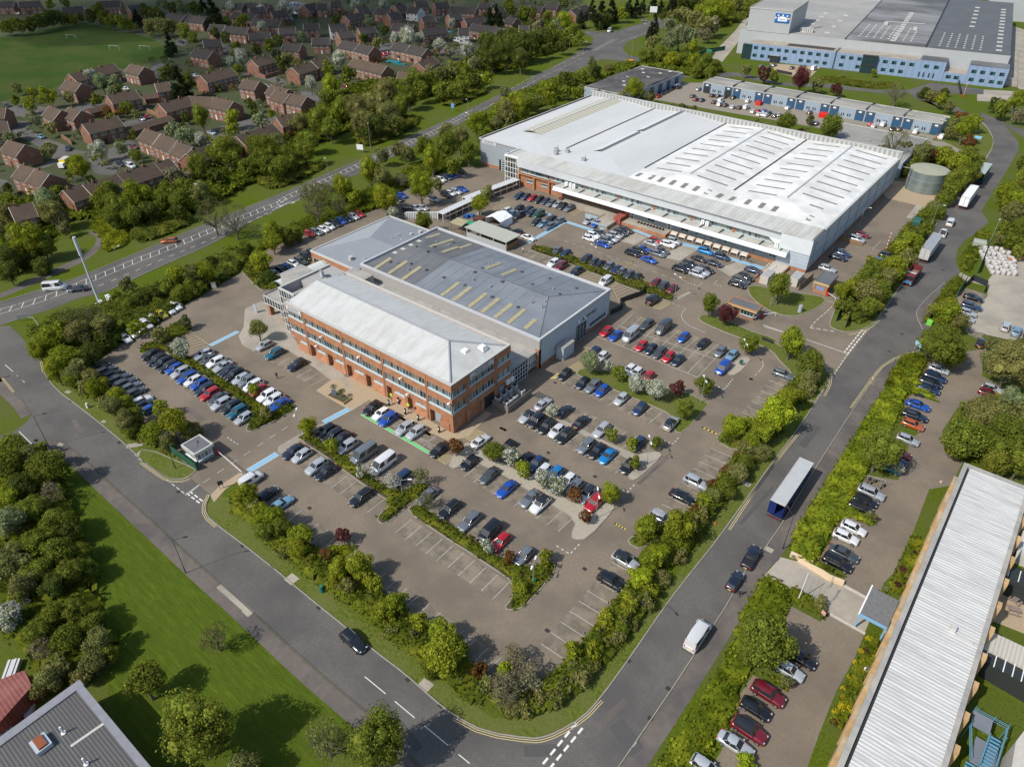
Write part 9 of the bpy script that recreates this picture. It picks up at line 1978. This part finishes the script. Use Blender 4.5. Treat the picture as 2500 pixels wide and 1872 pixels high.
# ================================================================= LIGHT & CAMERA
w = bpy.data.worlds.new('World'); scene.world = w; w.use_nodes = True
N = w.node_tree.nodes; L = w.node_tree.links
sky = N.new('ShaderNodeTexSky'); sky.sky_type = 'NISHITA'; sky.sun_disc = False
SUN_EL = R(46)
sd = R(20.5)                          # direction shadows run, clockwise from +Y
hx, hy = sin(sd), cos(sd)             # shadow heading
sky.sun_elevation = SUN_EL; sky.sun_rotation = atan2(-hx, -hy)
sky.altitude = 100; sky.air_density = 1.2; sky.dust_density = 1.5
L.new(sky.outputs[0], N['Background'].inputs[0]); N['Background'].inputs[1].default_value = .125
sl = bpy.data.lights.new('sun', 'SUN'); sl.energy = 4.0; sl.angle = R(.6); sl.color = (1, .95, .87)
so = bpy.data.objects.new('sun', sl); COL.objects.link(so)
so.rotation_euler = Vector((hx*cos(SUN_EL), hy*cos(SUN_EL), -sin(SUN_EL))).to_track_quat('-Z', 'Y').to_euler()
so.location = (0, 0, 200)
cd = bpy.data.cameras.new('camera'); co = bpy.data.objects.new('camera', cd); COL.objects.link(co)
cd.sensor_fit = 'HORIZONTAL'; cd.sensor_width = 36; cd.lens = 36*FPX/2500; cd.clip_start = 1; cd.clip_end = 6000
co.location = (CAMP[0], CAMP[1], HC)
fwd = Vector((cam_f[0]*CT, cam_f[1]*CT, -ST)); co.rotation_euler = fwd.to_track_quat('-Z', 'Y').to_euler()
scene.camera = co
scene.view_settings.view_transform = 'Standard'; scene.view_settings.look = 'None'
scene.view_settings.exposure = 0.22; scene.view_settings.gamma = 1

# broken cloud above and behind the left of the view; its shadow falls on the houses
cm = bpy.data.materials.new('cloud_vapour'); cm.use_nodes = True; nt = cm.node_tree; [nt.nodes.remove(n) for n in list(nt.nodes)]
o_ = nt.nodes.new('ShaderNodeOutputMaterial'); tp = nt.nodes.new('ShaderNodeBsdfTransparent'); tl = nt.nodes.new('ShaderNodeBsdfTranslucent'); df = nt.nodes.new('ShaderNodeBsdfDiffuse'); m1 = nt.nodes.new('ShaderNodeMixShader'); m2 = nt.nodes.new('ShaderNodeMixShader')
m1.inputs[0].default_value = .5; nt.links.new(tl.outputs[0], m1.inputs[1]); nt.links.new(df.outputs[0], m1.inputs[2]); m2.inputs[0].default_value = .19; nt.links.new(tp.outputs[0], m2.inputs[1]); nt.links.new(m1.outputs[0], m2.inputs[2]); nt.links.new(m2.outputs[0], o_.inputs[0])
ZC = 330; k_ = ZC/math.tan(SUN_EL); rg = random.Random(8)
for i in range(44):
    t_, px_, py_ = rg.choice((('00',rg.uniform(-300,2200),rg.uniform(-150,480)),('10',rg.uniform(100,2000),rg.uniform(-100,300)),('00',rg.uniform(-300,900),rg.uniform(-150,300))))
    x, y = P(t_,px_,py_); bm = bmesh.new(); bmesh.ops.create_icosphere(bm, subdivisions=3, radius=1)
    for v in bm.verts: v.co *= 1+.12*sin(v.co.x*5+i)*sin(v.co.y*6+2*i)
    me = bpy.data.meshes.new('cloud'); bm.to_mesh(me); bm.free(); me.materials.append(cm); o = link('cloud', me); o['kind'] = 'structure'
    o.location = (x-hx*k_, y-hy*k_, ZC+rg.uniform(0,40)); s_ = rg.uniform(32,62); o.scale = (s_,s_,s_*.3)
scene.cycles.transparent_max_bounces = 24
